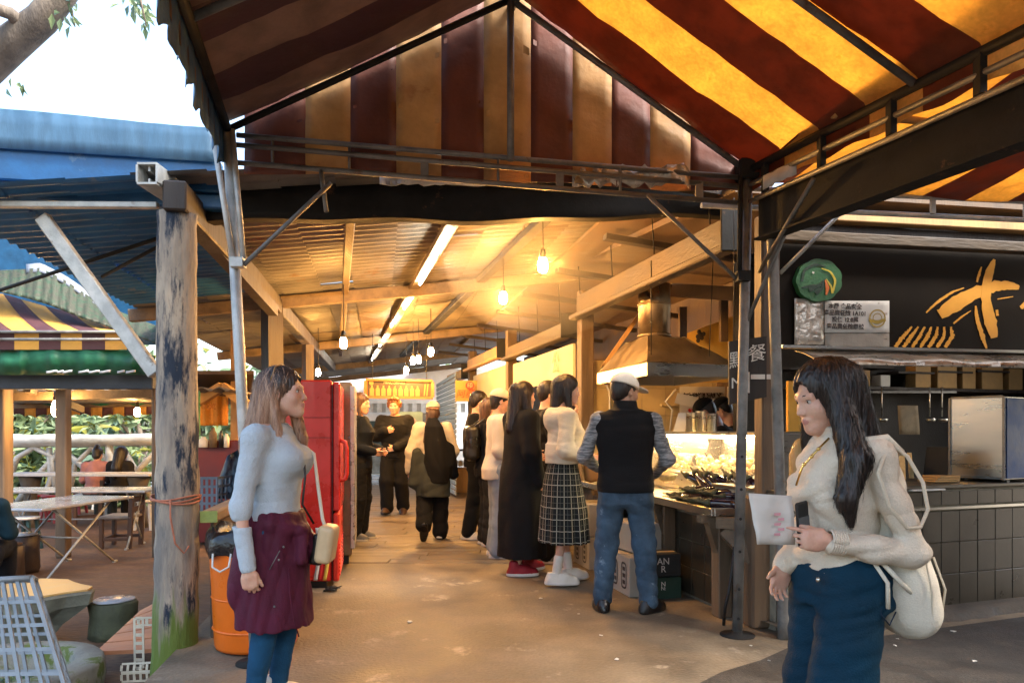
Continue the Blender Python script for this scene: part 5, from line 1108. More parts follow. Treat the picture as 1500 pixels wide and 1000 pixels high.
def chair(c, rz, label):
    t_ = thing('wooden_chair', label, 'chair', V(c[0], c[1], -.26), rz); g = MB(); g.box((0, 0, .40), (.42, .40, .035), bev=.008); g.build('seat', SEATW, t_, world=False)
    for x in (-1, 1):
        g = MB(); g.box((x*.185, -.17, .19), (.05, .05, .38), bev=.006); g.build('leg', DKW, t_, world=False)
        g = MB(); g.beam((x*.185, .17, 0), (x*.185, .20, .70), .05, .05, up=(0, 1, 0)); g.build('leg', DKW, t_, world=False)
    g = MB()
    for z in (.50, .62): g.box((0, .195, z), (.34, .025, .07), bev=.005)
    g.build('backrest', DKW, t_, world=False); g = MB(); g.box((0, -.17, .12), (.32, .03, .04)); g.box((-.185, 0, .12), (.03, .3, .04)); g.box((.185, 0, .12), (.03, .3, .04)); g.build('stretcher', DKW, t_, world=False)
chair(G(178, 800, -.26), -math.pi/2+.1, 'dark wooden chair at the right end of the nearest folding table'); chair(G(128, 768, -.26), -math.pi/2+.5, 'dark wooden chair behind the crossed legs of the nearest table')
RP = mat('red_plastic_stool', (.30, .02, .02), .4, 0, .2, 5); WS = mat('pale_plastic_stool', (.55, .55, .52), .4, 0, .2, 5); GS = mat('teal_stool', (.02, .07, .075), .5, 0, .3, 5)
def stool(c, m, label, h=.42, ms=None):
    t_ = thing('stool', label, 'stool', V(c[0], c[1], -.26)); g = MB(); g.lathe([(0, h-.03), (.15, h-.03), (.16, h-.015), (.155, h), (0, h+.002)], V(c[0], c[1], -.26), 20); g.build('seat', ms or m, t_)
    for k in range(4):
        a = .785+k*1.571; g = MB(); g.beam(V(c[0]+.17*math.cos(a), c[1]+.17*math.sin(a), -.26), V(c[0]+.11*math.cos(a), c[1]+.11*math.sin(a), h-.29), .035, .035, up=(0, 1, 0)); g.build('leg', m, t_)
for px, py, m, lb, h in ((76, 765, RP, 'dark red stool left of the crossed table legs', .45), (52, 764, RP, 'dark red stool at the near left table corner', .45), (112, 752, RP, 'dark red stool farthest under the tables', .45), (215, 775, WS, 'pale plastic stool half hidden by the log post', .45), (150, 745, WS, 'pale stool behind the dark wooden chair', .4), (38, 805, GS, 'teal stool with a pale seat beside the person in dark teal', .42)):
    stool(G(px, py, -.26), m, lb, h, WHT_T if m is GS else None)
for i, (px, py, r_, h) in enumerate(((32, 838, .17, .40), (8, 850, .17, .36))):
    c = G(px, py, -.26); g = MB(); g.lathe([(r_*.92, 0), (r_, .04), (r_*.95, h*.6), (r_, h-.01), (r_*.9, h), (0, h+.003)], c, 20); o_ = solo('barrel_stool', g, mat('dark_barrel', (.03, .02, .02), .5, 0, .3, 5), ['dark round barrel stool with a white top', 'lower dark barrel stool at the left edge'][i], 'stool')
    g = MB(); g.lathe([(r_*.85, 0), (r_*.87, .012), (0, .013)], V(0, 0, h+.002), 20); g.build('seat_pad', WHT_T if i == 0 else DKW, o_, world=False)
# ------------------------------------------------ log-look concrete railing and greenery
LOGC = mat('pale_concrete_log', (.52, .52, .48), .75, 0, .4, 6, st=(.4, 1, 1), bump=.4, bscale=25, third=((.28, .28, .24), 7, .6))
lr = thing('log_railing', 'pale concrete railing shaped like logs and curved branches', 'railing', V(-7, 13, -.26)); Yr = 13.2
def lg_(pts, r, nm): g = MB(); rr = random.Random(int(pts[0][0]*7)); p3 = [P(a, b, Yr+(q[0] if q else 0)) for a, b, *q in pts]; g.tube(p3, [r*(1+rr.uniform(-.08, .08)) for _ in p3], 12); g.build(nm, LOGC, lr)
lg_([(-120+i*24, 645+random.uniform(-1.5, 1.5)) for i in range(16)], .115, 'top_log')
for pts in ([(15, 700), (25, 670), (50, 655), (75, 668), (82, 720)], [(25, 735), (50, 700), (85, 665)], [(100, 730), (110, 680), (135, 655), (160, 675), (168, 735)], [(98, 665), (130, 690), (150, 740)], [(185, 725), (200, 690), (230, 660)], [(230, 745), (205, 700), (180, 655)], [(60, 745), (75, 700), (72, 655)], [(-40, 720), (-10, 680), (15, 660)], [(40, 750), (120, 725), (200, 690)]): lg_(pts, .05, 'branch')
for px in (-60, 88, 160, 235): lg_([(px, 770), (px+2, 700), (px, 645)], .075, 'post')
LEAF = [mat('bright_leaf', (.27, .36, .18), .5, 0, .3, 3, trans=.45, bump=0), mat('mid_leaf', (.19, .28, .15), .5, 0, .4, 3, trans=.4, bump=0), mat('yellow_leaf', (.30, .30, .05), .5, 0, .3, 3, trans=.45, bump=0), mat('blue_green_leaf', (.18, .29, .22), .5, 0, .3, 3, trans=.4, bump=0)]
BARK = mat('grey_bark', (.17, .14, .11), .8, 0, .5, 7, st=(1, 1, .3), bump=.4)
def leafcloud(g, c, rad, n, size, r, asp=.45):
    cl = [(c+V(*(r.gauss(0, .5) for _ in range(3)))*rad, r.uniform(.25, .5)) for _ in range(14)]
    for i in range(n):
        q, s = cl[r.randrange(14)]; p = q+V(*(r.gauss(0, s*.5) for _ in range(3)))*rad; d = nrm(V(r.gauss(0, 1), r.gauss(0, 1), r.gauss(-.3, .6))); u = nrm(np.cross(d, V(r.gauss(0, 1), r.gauss(0, 1), r.gauss(0, 1)))); l = size*r.uniform(.5, 1.3); w = l*asp*.5; n_ = np.cross(d, u)*l*.12
        g.add([p, p+d*l*.45+u*w+n_, p+d*l, p+d*l*.45-u*w+n_], [(0, 1, 2), (0, 2, 3)], r.choice((0, 0, 1, 1, 3, 2)) if r.random() < .8 else 0)
def tree(px, Y, zc, rad, n, size, label, seed, trunk=True, asp=.45, name='tree'):
    r = random.Random(seed); b = PX(px, Y, -.26); t_ = thing(name, label, 'tree' if name == 'tree' else 'plant', b); g = MB(); leafcloud(g, V(b[0], Y, zc), V(*rad), int(n*.42) if name == 'tree' else n, size, r, asp); g.build('crown' if name == 'tree' else 'leaves', LEAF, t_)
    g = MB(); g.tube([b, V(b[0]+.1, Y, zc*.5), V(b[0]-.05, Y, zc)], [.12, .09, .04], 8)
    for k in range(5): a = r.uniform(0, 6.28); g.tube([V(b[0], Y, zc*.6), V(b[0]+rad[0]*.6*math.cos(a), Y+rad[1]*.6*math.sin(a), zc+r.uniform(0, .6))], [.05, .015], 6)
    g.build('trunk' if name == 'tree' else 'stem', BARK, t_)
tree(30, 17, 1.5, (1.5, .9, 1.3), 2400, .34, 'bright bushy tree behind the left end of the log railing', 1); tree(125, 17.5, 1.5, (1.4, .9, 1.3), 2400, .34, 'bright bushy tree behind the brown shelter post', 2); tree(205, 16.8, 1.5, (1.3, .9, 1.4), 2400, .3, 'bright bushy tree behind the two seated women', 3); tree(-60, 16.5, 1.8, (1.5, .9, 1.6), 2000, .34, 'bushy tree at the far left of the log railing', 4)
tree(290, 20, 1.8, (2, 1, 1.6), 1800, .4, 'leafy tree seen past the peeling log post', 5)
for i, px in enumerate((28, 62, 118, 150, 196)):
    tree(px, 14.4+.2*(i % 2), .45, (.5, .3, .55), 420, .38, ['broad-leaved plant at the left end of the railing', 'broad-leaved plant left of the shelter post', 'broad-leaved plant by the woman in pink', 'broad-leaved plant between the seated women', 'broad-leaved plant right of the seated women'][i], 20+i, asp=.3, name='plant')
g = MB(); r = random.Random(77); leafcloud(g, V(-10, 30, 2.2), V(9, 2, 2.6), 4200, .7, r); tag(g.build('woods', LEAF), 'pale green wooded slope far behind the dining shelter', 'woods', kind='stuff')
# tree limb in the sky at the upper left
tl = thing('overhanging_tree', 'leaning tree with a thick bare limb and sparse leaves in the upper left sky', 'tree', V(-7.5, 6.5, -.26)); g = MB()
L0 = [V(-7.5, 6.5, -.26), V(-7.2, 6.4, 2.5), P(-60, 130, 6.0), P(10, 70, 5.9), P(62, 28, 5.8), P(130, -60, 5.7)]
g.tube(L0, [.25, .2, .16, .135, .115, .09], 14); g.tube([P(40, 45, 5.85), P(15, 20, 5.7), P(-30, 5, 5.6)], [.07, .05, .045], 10); g.tube([P(85, 5, 5.8), P(105, 15, 5.8), P(110, 40, 5.8)], [.018, .01, .004], 6); g.tube([P(200, -40, 5.6), P(206, 0, 5.6), P(214, 38, 5.6)], [.015, .009, .004], 6); g.tube([P(135, -60, 5.7), P(210, -30, 5.6)], [.03, .015], 6); g.build('trunk', BARK, tl)
g = MB(); r = random.Random(31)
for px, py, n in ((212, 10, 16), (200, 3, 10), (214, 32, 7), (80, 25, 6), (108, 30, 6), (185, -2, 7), (100, 2, 6), (15, 115, 3), (25, 120, 2)):
    for i in range(n):
        p = P(px+r.gauss(0, 7), py+r.gauss(0, 7), 5.7+r.uniform(-.15, .15)); d = nrm(V(r.gauss(.2, .6), r.gauss(0, .5), r.gauss(-1, .5))); u = nrm(np.cross(d, V(r.gauss(0, .4), 1, r.gauss(0, .4)))); l = r.uniform(.05, .13); n_ = np.cross(d, u)*l*.15
        g.add([p, p+d*l*.4+u*l*.2+n_, p+d*l, p+d*l*.4-u*l*.2+n_], [(0, 1, 2), (0, 2, 3)], r.choice((1, 3, 0)))
leafcloud(g, V(-1.0, 1.9, 5.5), V(1.4, 2.0, .45), 2600, .28, random.Random(8)); g.build('crown', LEAF, tl)  # leaf mass added out of view to shade the canopy's left slope
lt_ = [c for c in tl.children if c.name.startswith('trunk')][0]
# ------------------------------------------------ bottom left corner
MOSSC = mat('mossy_stone', (.24, .24, .20), .85, 0, .4, 5, bump=.4, bscale=30, third=((.09, .12, .025), 5, .53)); ROCK = mat('grey_green_rock', (.20, .23, .19), .8, 0, .5, 4, bump=.4, bscale=20, det=9); 
pr = thing('planter_ring', 'round concrete planter ring with a mossy inside', 'planter', V(-2.83, 4.15, -.26)); c = V(-2.86, 4.12, -.26); g = MB(); g.lathe([(.50, 0), (.52, .1), (.515, .19), (.50, .205), (.37, .21), (.355, .19), (.35, .02), (0, .02)], c, 40, jit=.006); g.build('ring', MOSSC, pr)
g = MB(); leafcloud(g, c+V(0, 0, .06), V(.22, .22, .04), 500, .05, random.Random(5)); g.build('moss', LEAF, pr)
g = MB(); c = G(156, 936, -.26); g.lathe([(.175, 0), (.17, .06), (.155, .16), (.165, .245), (.15, .262), (0, .268)], c+V(0, .1, 0), 22, jit=.04); st_ = solo('stone_stool', g, mat('mossy_green_stone', (.075, .085, .045), .8, 0, .5, 5, bump=.4, bscale=30), 'squat mossy stone stool beside the orange slatted bench', 'stool')
g = MB(); g.lathe([(.145, 0), (.14, .006), (0, .008)], V(0, 0, .267), 22, jit=.04); g.build('worn_top', mat('wet_stone_top', (.34, .37, .40), .3, 0, .2, 5), st_, world=False)
rt = thing('rock_table', 'low rock table with a golden top behind the grey lattice', 'table', V(-3.55, 5.2, -.26)); r = random.Random(2); c = V(-3.62, 5.25, 0); n = 22; prof = [(0, -.26, .45), (0, -.12, .62), (0, 0, .86), (0, .02, .9), (0, .10, .93), (0, .115, .90)]; rad = [1+r.uniform(-.08, .08) for _ in range(n)]; vs = [c+V(.62*k*rad[j]*math.cos(6.283*j/n)*(1+r.uniform(-.02, .02)), .42*k*rad[j]*math.sin(6.283*j/n), z) for _, z, k in prof for j in range(n)]
g = MB(); g.add(vs, [(i*n+j, i*n+(j+1) % n, (i+1)*n+(j+1) % n, (i+1)*n+j) for i in range(5) for j in range(n)]); g.build('base', ROCK, rt); g = MB(); tp = vs[-n:]; g.prism([p+V(0, 0, .002) for p in tp], (0, 0, .012)); g.build('top', mat('golden_stone_top', (.62, .42, .16), .45, 0, .2, 3, bump=.1), rt)  # golden tone on the top slab only
OB = mat('orange_brown_slats', (.52, .22, .10), .5, 0, .25, 6, st=(.2, 1, 1), bump=.1); PERF = mat('cream_perforated_steel', (.60, .56, .44), .5, .1, .2, 7, third=((.3, .22, .12), 8, .62))
be = thing('slatted_bench', 'orange slatted bench on cream perforated steel legs by the log post', 'bench', G(185, 960, -.26)); a, b, c2, d2 = P(142, 953, 4.55), P(232, 949, 4.55), P(232, 868, 5.25), P(218, 884, 5.2)
g = MB(); q0, q1 = P(140, 954, 4.6), P(240, 950, 4.65); q2, q3 = P(252, 868, 5.35), P(206, 893, 5.2)
for i in range(5):
    t0, t1 = i/5+.01, (i+1)/5-.012; l0, l1 = q0+(q3-q0)*t0, q0+(q3-q0)*t1; r0_, r1_ = q1+(q2-q1)*t0, q1+(q2-q1)*t1; g.prism([l0, r0_, r1_, l1], (0, 0, -.025))
g.build('slats', OB, be)
def perf(g, a, b, w, nrm_, n):
    a, b = np.asarray(a), np.asarray(b); u = nrm(b-a); s = nrm(np.cross(u, nrm_)); L = np.linalg.norm(b-a)
    for k in (-1, 1): g.beam(a+s*k*w*.40, b+s*k*w*.40, w*.2, .004, up=nrm_)
    for i in range(n+1): q = a+u*L*i/n; g.beam(q-s*w*.28, q+s*w*.28, L/n*.38, .0038, up=nrm_)
for a, b in ((P(203, 905, 4.5), P(204, 978, 4.5)), ):
    g = MB(); perf(g, a, b, .065, (0, -1, 0), 6); perf(g, a+V(0, 0, -.02), a+V(.24, .02, -.02), .055, (0, -1, 0), 5); g.build('leg', PERF, be)
g = MB(); perf(g, P(178, 978, 4.4), P(262, 974, 4.4), .06, (0, -1, .3), 9); perf(g, P(178, 992, 4.38), P(262, 988, 4.38), .06, (0, -1, 0), 9); g.build('rail', PERF, be)
g = MB(); g.prism([P(172, 996, 4.5), P(262, 992, 4.5), P(262, 955, 5.1), P(205, 962, 5.0)], (0, 0, -.1)); solo('timber_plank', g, TIMBER, 'grey timber plank lying under the slatted bench', 'plank')
# lattice crate at the very corner
LAT = mat('grey_lattice_plastic', (.20, .24, .27), .45, .1, .35, 5, bump=.1, third=((.08, .07, .06), 6, .6)); lt = thing('lattice_crate', 'grey plastic lattice crate standing at the lower left corner', 'crate', V(-2.3, 3.2, -.26))
tl0, tr0 = P(-60, 852, 3.25), P(46, 846, 3.25); bl0, br0 = P(-70, 1060, 3.05), P(112, 1060, 3.05); tr1 = P(52, 848, 3.75); br1 = P(105, 1010, 3.6); tl1 = tl0+(tr1-tr0); bl1 = bl0+(br1-br0)
def panel(g, a, b, c, d, nu, nv, w, t):
    f = lambda u, v: (a*(1-u)+b*u)*(1-v)+(d*(1-u)+c*u)*v; n_ = nrm(np.cross(b-a, d-a))
    for i in range(nu+1): g.beam(f(i/nu, 0), f(i/nu, 1), w, t, up=n_)
    for j in range(nv+1): g.beam(f(0, j/nv)+n_*.002, f(1, j/nv)+n_*.002, w, t*.8, up=n_)
g = MB(); panel(g, tl0, tr0, br0, bl0, 5, 6, .016, .010); g.build('front_panel', LAT, lt); g = MB(); panel(g, tr0, tr1, br1, br0, 4, 6, .014, .010); g.build('side_panel', LAT, lt); g = MB(); panel(g, tl1, tr1, br1, bl1, 5, 6, .016, .010); g.build('back_panel', LAT, lt)
g = MB(); 
for a, b in ((tl0, tr0), (tr0, tr1), (tr1, tl1)): g.tube([a, b], .014, 8)
g.build('rim', LAT, lt)
# ------------------------------------------------ stall behind the railing (between log post and woman)
ls = thing('clothing_stall', 'small stall with an orange cloth backdrop and dark red counter behind the railing', 'stall', V(-4, 10, -.26)); Ys = 10.4
g = MB(); gr = [[P(288+46*i/16, 573+50*j/8+(4 if j == 0 else 0), Ys+.03*math.sin(i*1.1)+.01*math.sin(i*2.7)) for j in range(9)] for i in range(17)]; g.sheet(gr, 0, True, thick=(0, .006, 0)); g.build('orange_cloth', ORANGE_F, ls); text_on(ls, 'lettering', 'Hot', P(303, 594, Ys-.06), V(1, 0, 0), V(0, 0, 1), .16, mat('orange_print', (.55, .2, .03), .6, 0, .1, 5))
g = MB(); q = P(285, 655, 9.6); g.box(P(318, 676, 9.7)*V(1, 1, 0)+V(0, .3, .45), (.75, .5, 1.35), bev=.01); g.build('counter', mat('dark_red_panel', (.13, .012, .012), .5, 0, .3, 3), ls)
g = MB(); g.beam(P(283, 592, 9.8), P(326, 566, 9.8), .12, .13, up=(0, -1, 0)); g.beam(P(326, 566, 9.8), P(372, 600, 9.8), .12, .13, up=(0, -1, 0)); g.box(P(345, 600, 10.2), (.1, .1, 2.3)); g.build('roof_frame', TIMBERGOLD, ls)
g = MB(); g.prism([P(280, 548, 9.9), P(372, 548, 9.9), P(372, 575, 10.6), P(280, 575, 10.6)], (0, 0, .05)); g.build('roof', BRWALL, ls)
g = MB(); gr = [[P(285+8*i/6, 575+65*j/9+3*math.sin(i), 9.3+.02*math.sin(i*2+j*.4)) for j in range(10)] for i in range(7)]; g.sheet(gr, 0, True, thick=(0, .01, 0)); solo('green_raincoat', g, mat('green_cloth', (.05, .22, .09), .6, 0, .3, 5), 'bright green cloth hanging right of the peeling log post', 'cloth')
for i, (px, py, m, w, h) in enumerate(((312, 655, TIMBER, .10, .26), (324, 655, BLACKP, .06, .22), (332, 655, WHITEP, .07, .18), (298, 655, WHITEP, .12, .14))):
    g = MB(); c = P(px, py, 9.7); g.lathe([(w/2, 0), (w/2, h*.7), (w*.25, h*.85), (w*.25, h)], c, 12); solo('jar', g, m, ['tall brown jar on the dark red counter', 'black bottle on the dark red counter', 'slim white jar on the dark red counter', 'squat white jar at the left of the dark red counter'][i], 'jar')
cr = thing('plastic_crate', 'blue grey plastic crate with square holes behind the railing', 'crate', P(302, 730, 6.6)); g = MB(); a, b = P(288, 700, 6.5), P(318, 700, 6.55); panel(g, a, b, b-V(0, 0, .3), a-V(0, 0, .3), 4, 4, .022, .012); panel(g, b, b+V(.02, .35, 0), b+V(.02, .35, -.3), b-V(0, 0, .3), 4, 4, .022, .012); g.build('side_panel', mat('blue_grey_crate', (.14, .20, .25), .5, 0, .3, 5), cr)
g = MB(); gr = [[P(316+45*i/8, 712-np.interp(i, [0, 3, 8], [0, 45, 60])*(1-j/6)+j*3, 6.9+.05*math.sin(i*1.3+j)+.15*j/6*(-1)) for j in range(7)] for i in range(9)]; g.sheet(gr, 0, True, thick=(0, .03, 0)); solo('dark_tarpaulin', g, mat('navy_tarp', (.012, .03, .05), .5, 0, .4, 5, bump=.3, bscale=15), 'dark navy tarpaulin slung over goods behind the railing', 'tarpaulin')
# ============================================================ people
SKIN = mat('warm_skin', (.58, .35, .245), .5, 0, .2, 14, col2=(.54, .29, .20), bump=.06, bscale=260, sss=.18, grain=(120, .06)); LIP = mat('lip', (.46, .20, .16), .4, 0, .1, 9, bump=0); SKIN2 = mat('tanned_skin', (.42, .23, .14), .5, 0, .15, 9, bump=.04, bscale=200)
EYEW = mat('eye_white', (.45, .42, .38), .2, 0, .05, 9, bump=0); IRIS = mat('dark_iris', (.015, .01, .008), .15, 0, .1, 9, bump=0); BROW = mat('dark_brow', (.03, .02, .015), .8, 0, .2, 30, bump=0)
def hairmat(n, c, c2): return mat(n, c, .42, 0, .5, 9, col2=c2, st=(6, 6, .5), bump=.35, bscale=12, rvar=.12)
HBLK = hairmat('black_hair', (.022, .014, .011), (.008, .006, .005)); HBRN = hairmat('brown_hair', (.11, .055, .03), (.04, .02, .012)); HRED = hairmat('auburn_hair', (.33, .13, .045), (.14, .05, .02))
HOMB = hairmat('light_ends_hair', (.44, .255, .155), (.22, .11, .065)); HBLK2 = hairmat('black_hair_sheen', (.060, .040, .032), (.02, .014, .011)); HLT = hairmat('light_streak_hair', (.50, .31, .20), (.34, .19, .11)); HSEC = {}
t = HOMB.node_tree; bs = [n for n in t.nodes if n.type == 'BSDF_PRINCIPLED'][0]; src = bs.inputs['Base Color'].links[0].from_socket       # dyed: dark roots, light lengths
tc = t.nodes.new('ShaderNodeTexCoord'); sp = t.nodes.new('ShaderNodeSeparateXYZ'); t.links.new(tc.outputs['Object'], sp.inputs[0]); ns = t.nodes.new('ShaderNodeTexNoise'); ns.inputs['Scale'].default_value = 14
ma = t.nodes.new('ShaderNodeMath'); ma.operation = 'MULTIPLY_ADD'; ma.inputs[1].default_value = .10; t.links.new(ns.outputs['Fac'], ma.inputs[0])
m2 = t.nodes.new('ShaderNodeMath'); m2.operation = 'MULTIPLY_ADD'; m2.inputs[1].default_value = .55; t.links.new(sp.outputs['Y'], m2.inputs[0]); t.links.new(sp.outputs['Z'], m2.inputs[2]); t.links.new(m2.outputs[0], ma.inputs[2])
rp = t.nodes.new('ShaderNodeValToRGB'); rp.color_ramp.elements[0].position = .0; rp.color_ramp.elements[1].position = 1.0
mr = t.nodes.new('ShaderNodeMapRange'); mr.inputs['From Min'].default_value = 1.45; mr.inputs['From Max'].default_value = 1.56; t.links.new(ma.outputs[0], mr.inputs['Value'])
mx = t.nodes.new('ShaderNodeMixRGB'); mx.inputs[2].default_value = (.030, .018, .014, 1); t.links.new(mr.outputs[0], mx.inputs[0]); t.links.new(src, mx.inputs[1]); t.links.new(mx.outputs[0], bs.inputs['Base Color'])
def cloth(n, c, rough=.85, var=.2, sc=6, bump=.25, bs=180, **k): return mat(n, c, rough, 0, var, sc, bump=bump, bscale=bs, spec=.16, grain=(350, .10), **k)
C_BLACK = cloth('black_cloth', (.010, .010, .011)); C_BLACK2 = cloth('charcoal_cloth', (.020, .019, .020)); C_NAVY = cloth('navy_cloth', (.008, .011, .018)); C_CREAM = cloth('cream_knit', (.60, .52, .39), var=.08); C_WHITE = cloth('white_cotton', (.62, .58, .50), var=.08)
C_GREYK = cloth('pale_grey_knit', (.42, .485, .53), var=.08, bump=.35, bs=120); C_BEIGE = cloth('beige_knit', (.64, .56, .44), var=.07, bump=.3, bs=150); C_PLUM = cloth('maroon_cotton', (.085, .014, .032), var=.25, rough=.7)
C_JEAN = cloth('blue_denim', (.014, .070, .145), var=.4, sc=4, third=((.05, .14, .23), 3.5, .60)); C_JEAND = cloth('dark_blue_denim', (.005, .034, .062), var=.3, sc=4, third=((.012, .062, .105), 3, .62)); C_JEANF = cloth('faded_denim', (.060, .105, .16), var=.5, sc=5, third=((.24, .32, .40), 4.5, .60)); C_JEANL = cloth('pale_denim', (.28, .34, .40), var=.2)
C_GREENG = cloth('dark_olive_cloth', (.045, .05, .045)); C_PINK = cloth('pink_cotton', (.55, .26, .24)); C_TEAL = cloth('dark_teal_cloth', (.008, .028, .042)); C_CANVAS = cloth('off_white_canvas', (.70, .64, .51), var=.1, bump=.2, bs=160)
C_MEL = mat('grey_melange_knit', (.32, .33, .34), .85, 0, .6, 16, st=(1, 1, 5), col2=(.10, .11, .12), bump=.2, bscale=120, lo=.42, hi=.58)
S_WHITE = mat('white_shoe', (.66, .62, .54), .5, 0, .12, 9, bump=.1); S_SOLE = mat('white_sole', (.70, .66, .6), .5, 0, .1, 9, bump=.05); S_RED = mat('red_shoe', (.30, .010, .018), .6, 0, .3, 9, bump=.2); S_BLK = mat('black_leather', (.010, .009, .009), .35, 0, .2, 9, bump=.1); S_BRN = mat('brown_shoe', (.07, .035, .02), .5, 0, .3, 9, bump=.1); S_GRY = mat('grey_shoe', (.12, .12, .12), .6, 0, .2, 9)
TAN = mat('tan_leather', (.42, .17, .04), .4, 0, .25, 6, bump=.08); METAL = mat('small_metal', (.6, .58, .5), .25, .9, .1, 9, bump=0); GOLDM = mat('gold_metal', (.75, .5, .15), .2, 1, .1, 9, bump=0)
PLAID = cloth('plaid_wool', (.014, .016, .016), var=.2); t = PLAID.node_tree; bs = [n for n in t.nodes if n.type == 'BSDF_PRINCIPLED'][0]; src = bs.inputs['Base Color'].links[0].from_socket
uvn = t.nodes.new('ShaderNodeUVMap'); sp = t.nodes.new('ShaderNodeSeparateXYZ'); t.links.new(uvn.outputs[0], sp.inputs[0]); prev = src
for ax, fr_, w_, c_ in (('X', 22, .09, (.42, .40, .33)), ('Y', 11, .07, (.42, .40, .33)), ('X', 44, .07, (.12, .12, .10)), ('Y', 22, .06, (.12, .12, .10))):
    m1 = t.nodes.new('ShaderNodeMath'); m1.operation = 'MULTIPLY'; m1.inputs[1].default_value = fr_; t.links.new(sp.outputs[ax], m1.inputs[0]); m2 = t.nodes.new('ShaderNodeMath'); m2.operation = 'FRACT'; t.links.new(m1.outputs[0], m2.inputs[0]); m3 = t.nodes.new('ShaderNodeMath'); m3.operation = 'LESS_THAN'; m3.inputs[1].default_value = w_; t.links.new(m2.outputs[0], m3.inputs[0])
    mx = t.nodes.new('ShaderNodeMixRGB'); mx.inputs[2].default_value = (*c_, 1); t.links.new(m3.outputs[0], mx.inputs[0]); t.links.new(prev, mx.inputs[1]); prev = mx.outputs[0]
t.links.new(prev, bs.inputs['Base Color'])
def rot(yaw=0, pitch=0, roll=0):      # pitch > 0 looks down, yaw > 0 turns to the person's left
    return np.array(Matrix.Rotation(yaw, 3, 'Z') @ Matrix.Rotation(-pitch, 3, 'X') @ Matrix.Rotation(roll, 3, 'Y'))
class Sk: pass
def skel(h, sex='f', head=(0, 0, 0), hs=None, **ov):
    w = .165 if sex == 'f' else .19; S = Sk(); S.s = s = h/1.70; S.sex = sex
    J = dict(hipL=(-.088, 0, .90), hipR=(.088, 0, .90), kneeL=(-.095, .015, .48), kneeR=(.095, .015, .48), ankL=(-.10, -.03, .085), ankR=(.10, -.03, .085), pelvis=(0, -.01, .95), chest=(0, 0, 1.28), neck=(0, -.02, 1.43),
             hc=(0, .02, 1.585), shL=(-w, -.02, 1.375), shR=(w, -.02, 1.375), elL=(-w-.05, -.035, 1.09), elR=(w+.05, -.035, 1.09), wrL=(-w-.055, .03, .86), wrR=(w+.055, .03, .86))
    J.update({k: v for k, v in ov.items() if k in J}); 
    for k, v in J.items(): setattr(S, k, np.array(v, float)*s)
    S.R = rot(*[math.radians(a) for a in head]); S.hs = (hs or (.96 if sex == 'f' else 1.0))*(.5+.5*s); S.toe = dict(L=ov.get('toeL', 8), R=ov.get('toeR', 8)); S.lift = dict(L=ov.get('liftL', 0), R=ov.get('liftR', 0)); return S
def H(S, q): return S.hc+S.R@(np.asarray(q, float)*S.hs)
def head_prims(S):
    e = lambda c, r, k=.02, op=1, R=None: EL(H(S, c), np.array(r)*S.hs, S.R if R is None else S.R@R, k*S.hs, op); c_ = lambda a, b, ra, rb, k=.015, op=1: RC(H(S, a), H(S, b), ra*S.hs, rb*S.hs, k*S.hs, op)
    m = S.sex == 'm'; jw = .048 if m else .041
    p = [e((0, -.015, .035), (.074, .094, .083)), e((0, .028, -.028), (.058, .062, .078), .03), c_((0, .066, -.098), (0, .060, -.094), .019, .022, .03)]
    for sx in (-1, 1):
        p += [c_((sx*jw, .002, -.058), (sx*.012, .064, -.096), .024, .020, .03), e((sx*.036, .060, -.030), (.024, .022, .026), .03), c_((sx*.040, .074, .022), (sx*.008, .084, .018), .011, .010, .02)]
    for sx in (-1, 1): p.append(e((sx*.032, .096, .003), (.017, .016, .009), .012, -1))
    p += [c_((0, .083, .010), (0, .106, -.032), .0075, .0105, .012)]
    for sx in (-1, 1): p += [e((sx*.010, .098, -.036), (.0085, .010, .0075), .008), c_((sx*.017, .0855, .0115), (sx*.045, .076, .009), .0048, .004, .006)]
    p += [e((0, .083, -.066), (.026, .016, .016), .012)]
    for sx in (-1, 1): p += [c_((0, .0965, -.0600), (sx*.022, .085, -.0655), .0062, .0035, .004), c_((0, .0945, -.0720), (sx*.020, .084, -.0680), .0066, .0035, .004)]
    p.append(c_((-.02, .098, -.0662), (.02, .098, -.0662), .0016, .0016, .003, -1))
    for sx in (-1, 1): p += [e((sx*.076, -.008, -.008), (.009, .020, .032), .008, 1, rot(sx*-.35)), e((sx*.083, -.005, -.004), (.006, .011, .018), .006, -1, rot(sx*-.35))]
    nk = .052 if m else .044
    p.append(RC(H(S, (0, -.022, -.055)), S.neck+V(0, .002, .0), nk*S.s, (nk+.008)*S.s, .03))
    return p
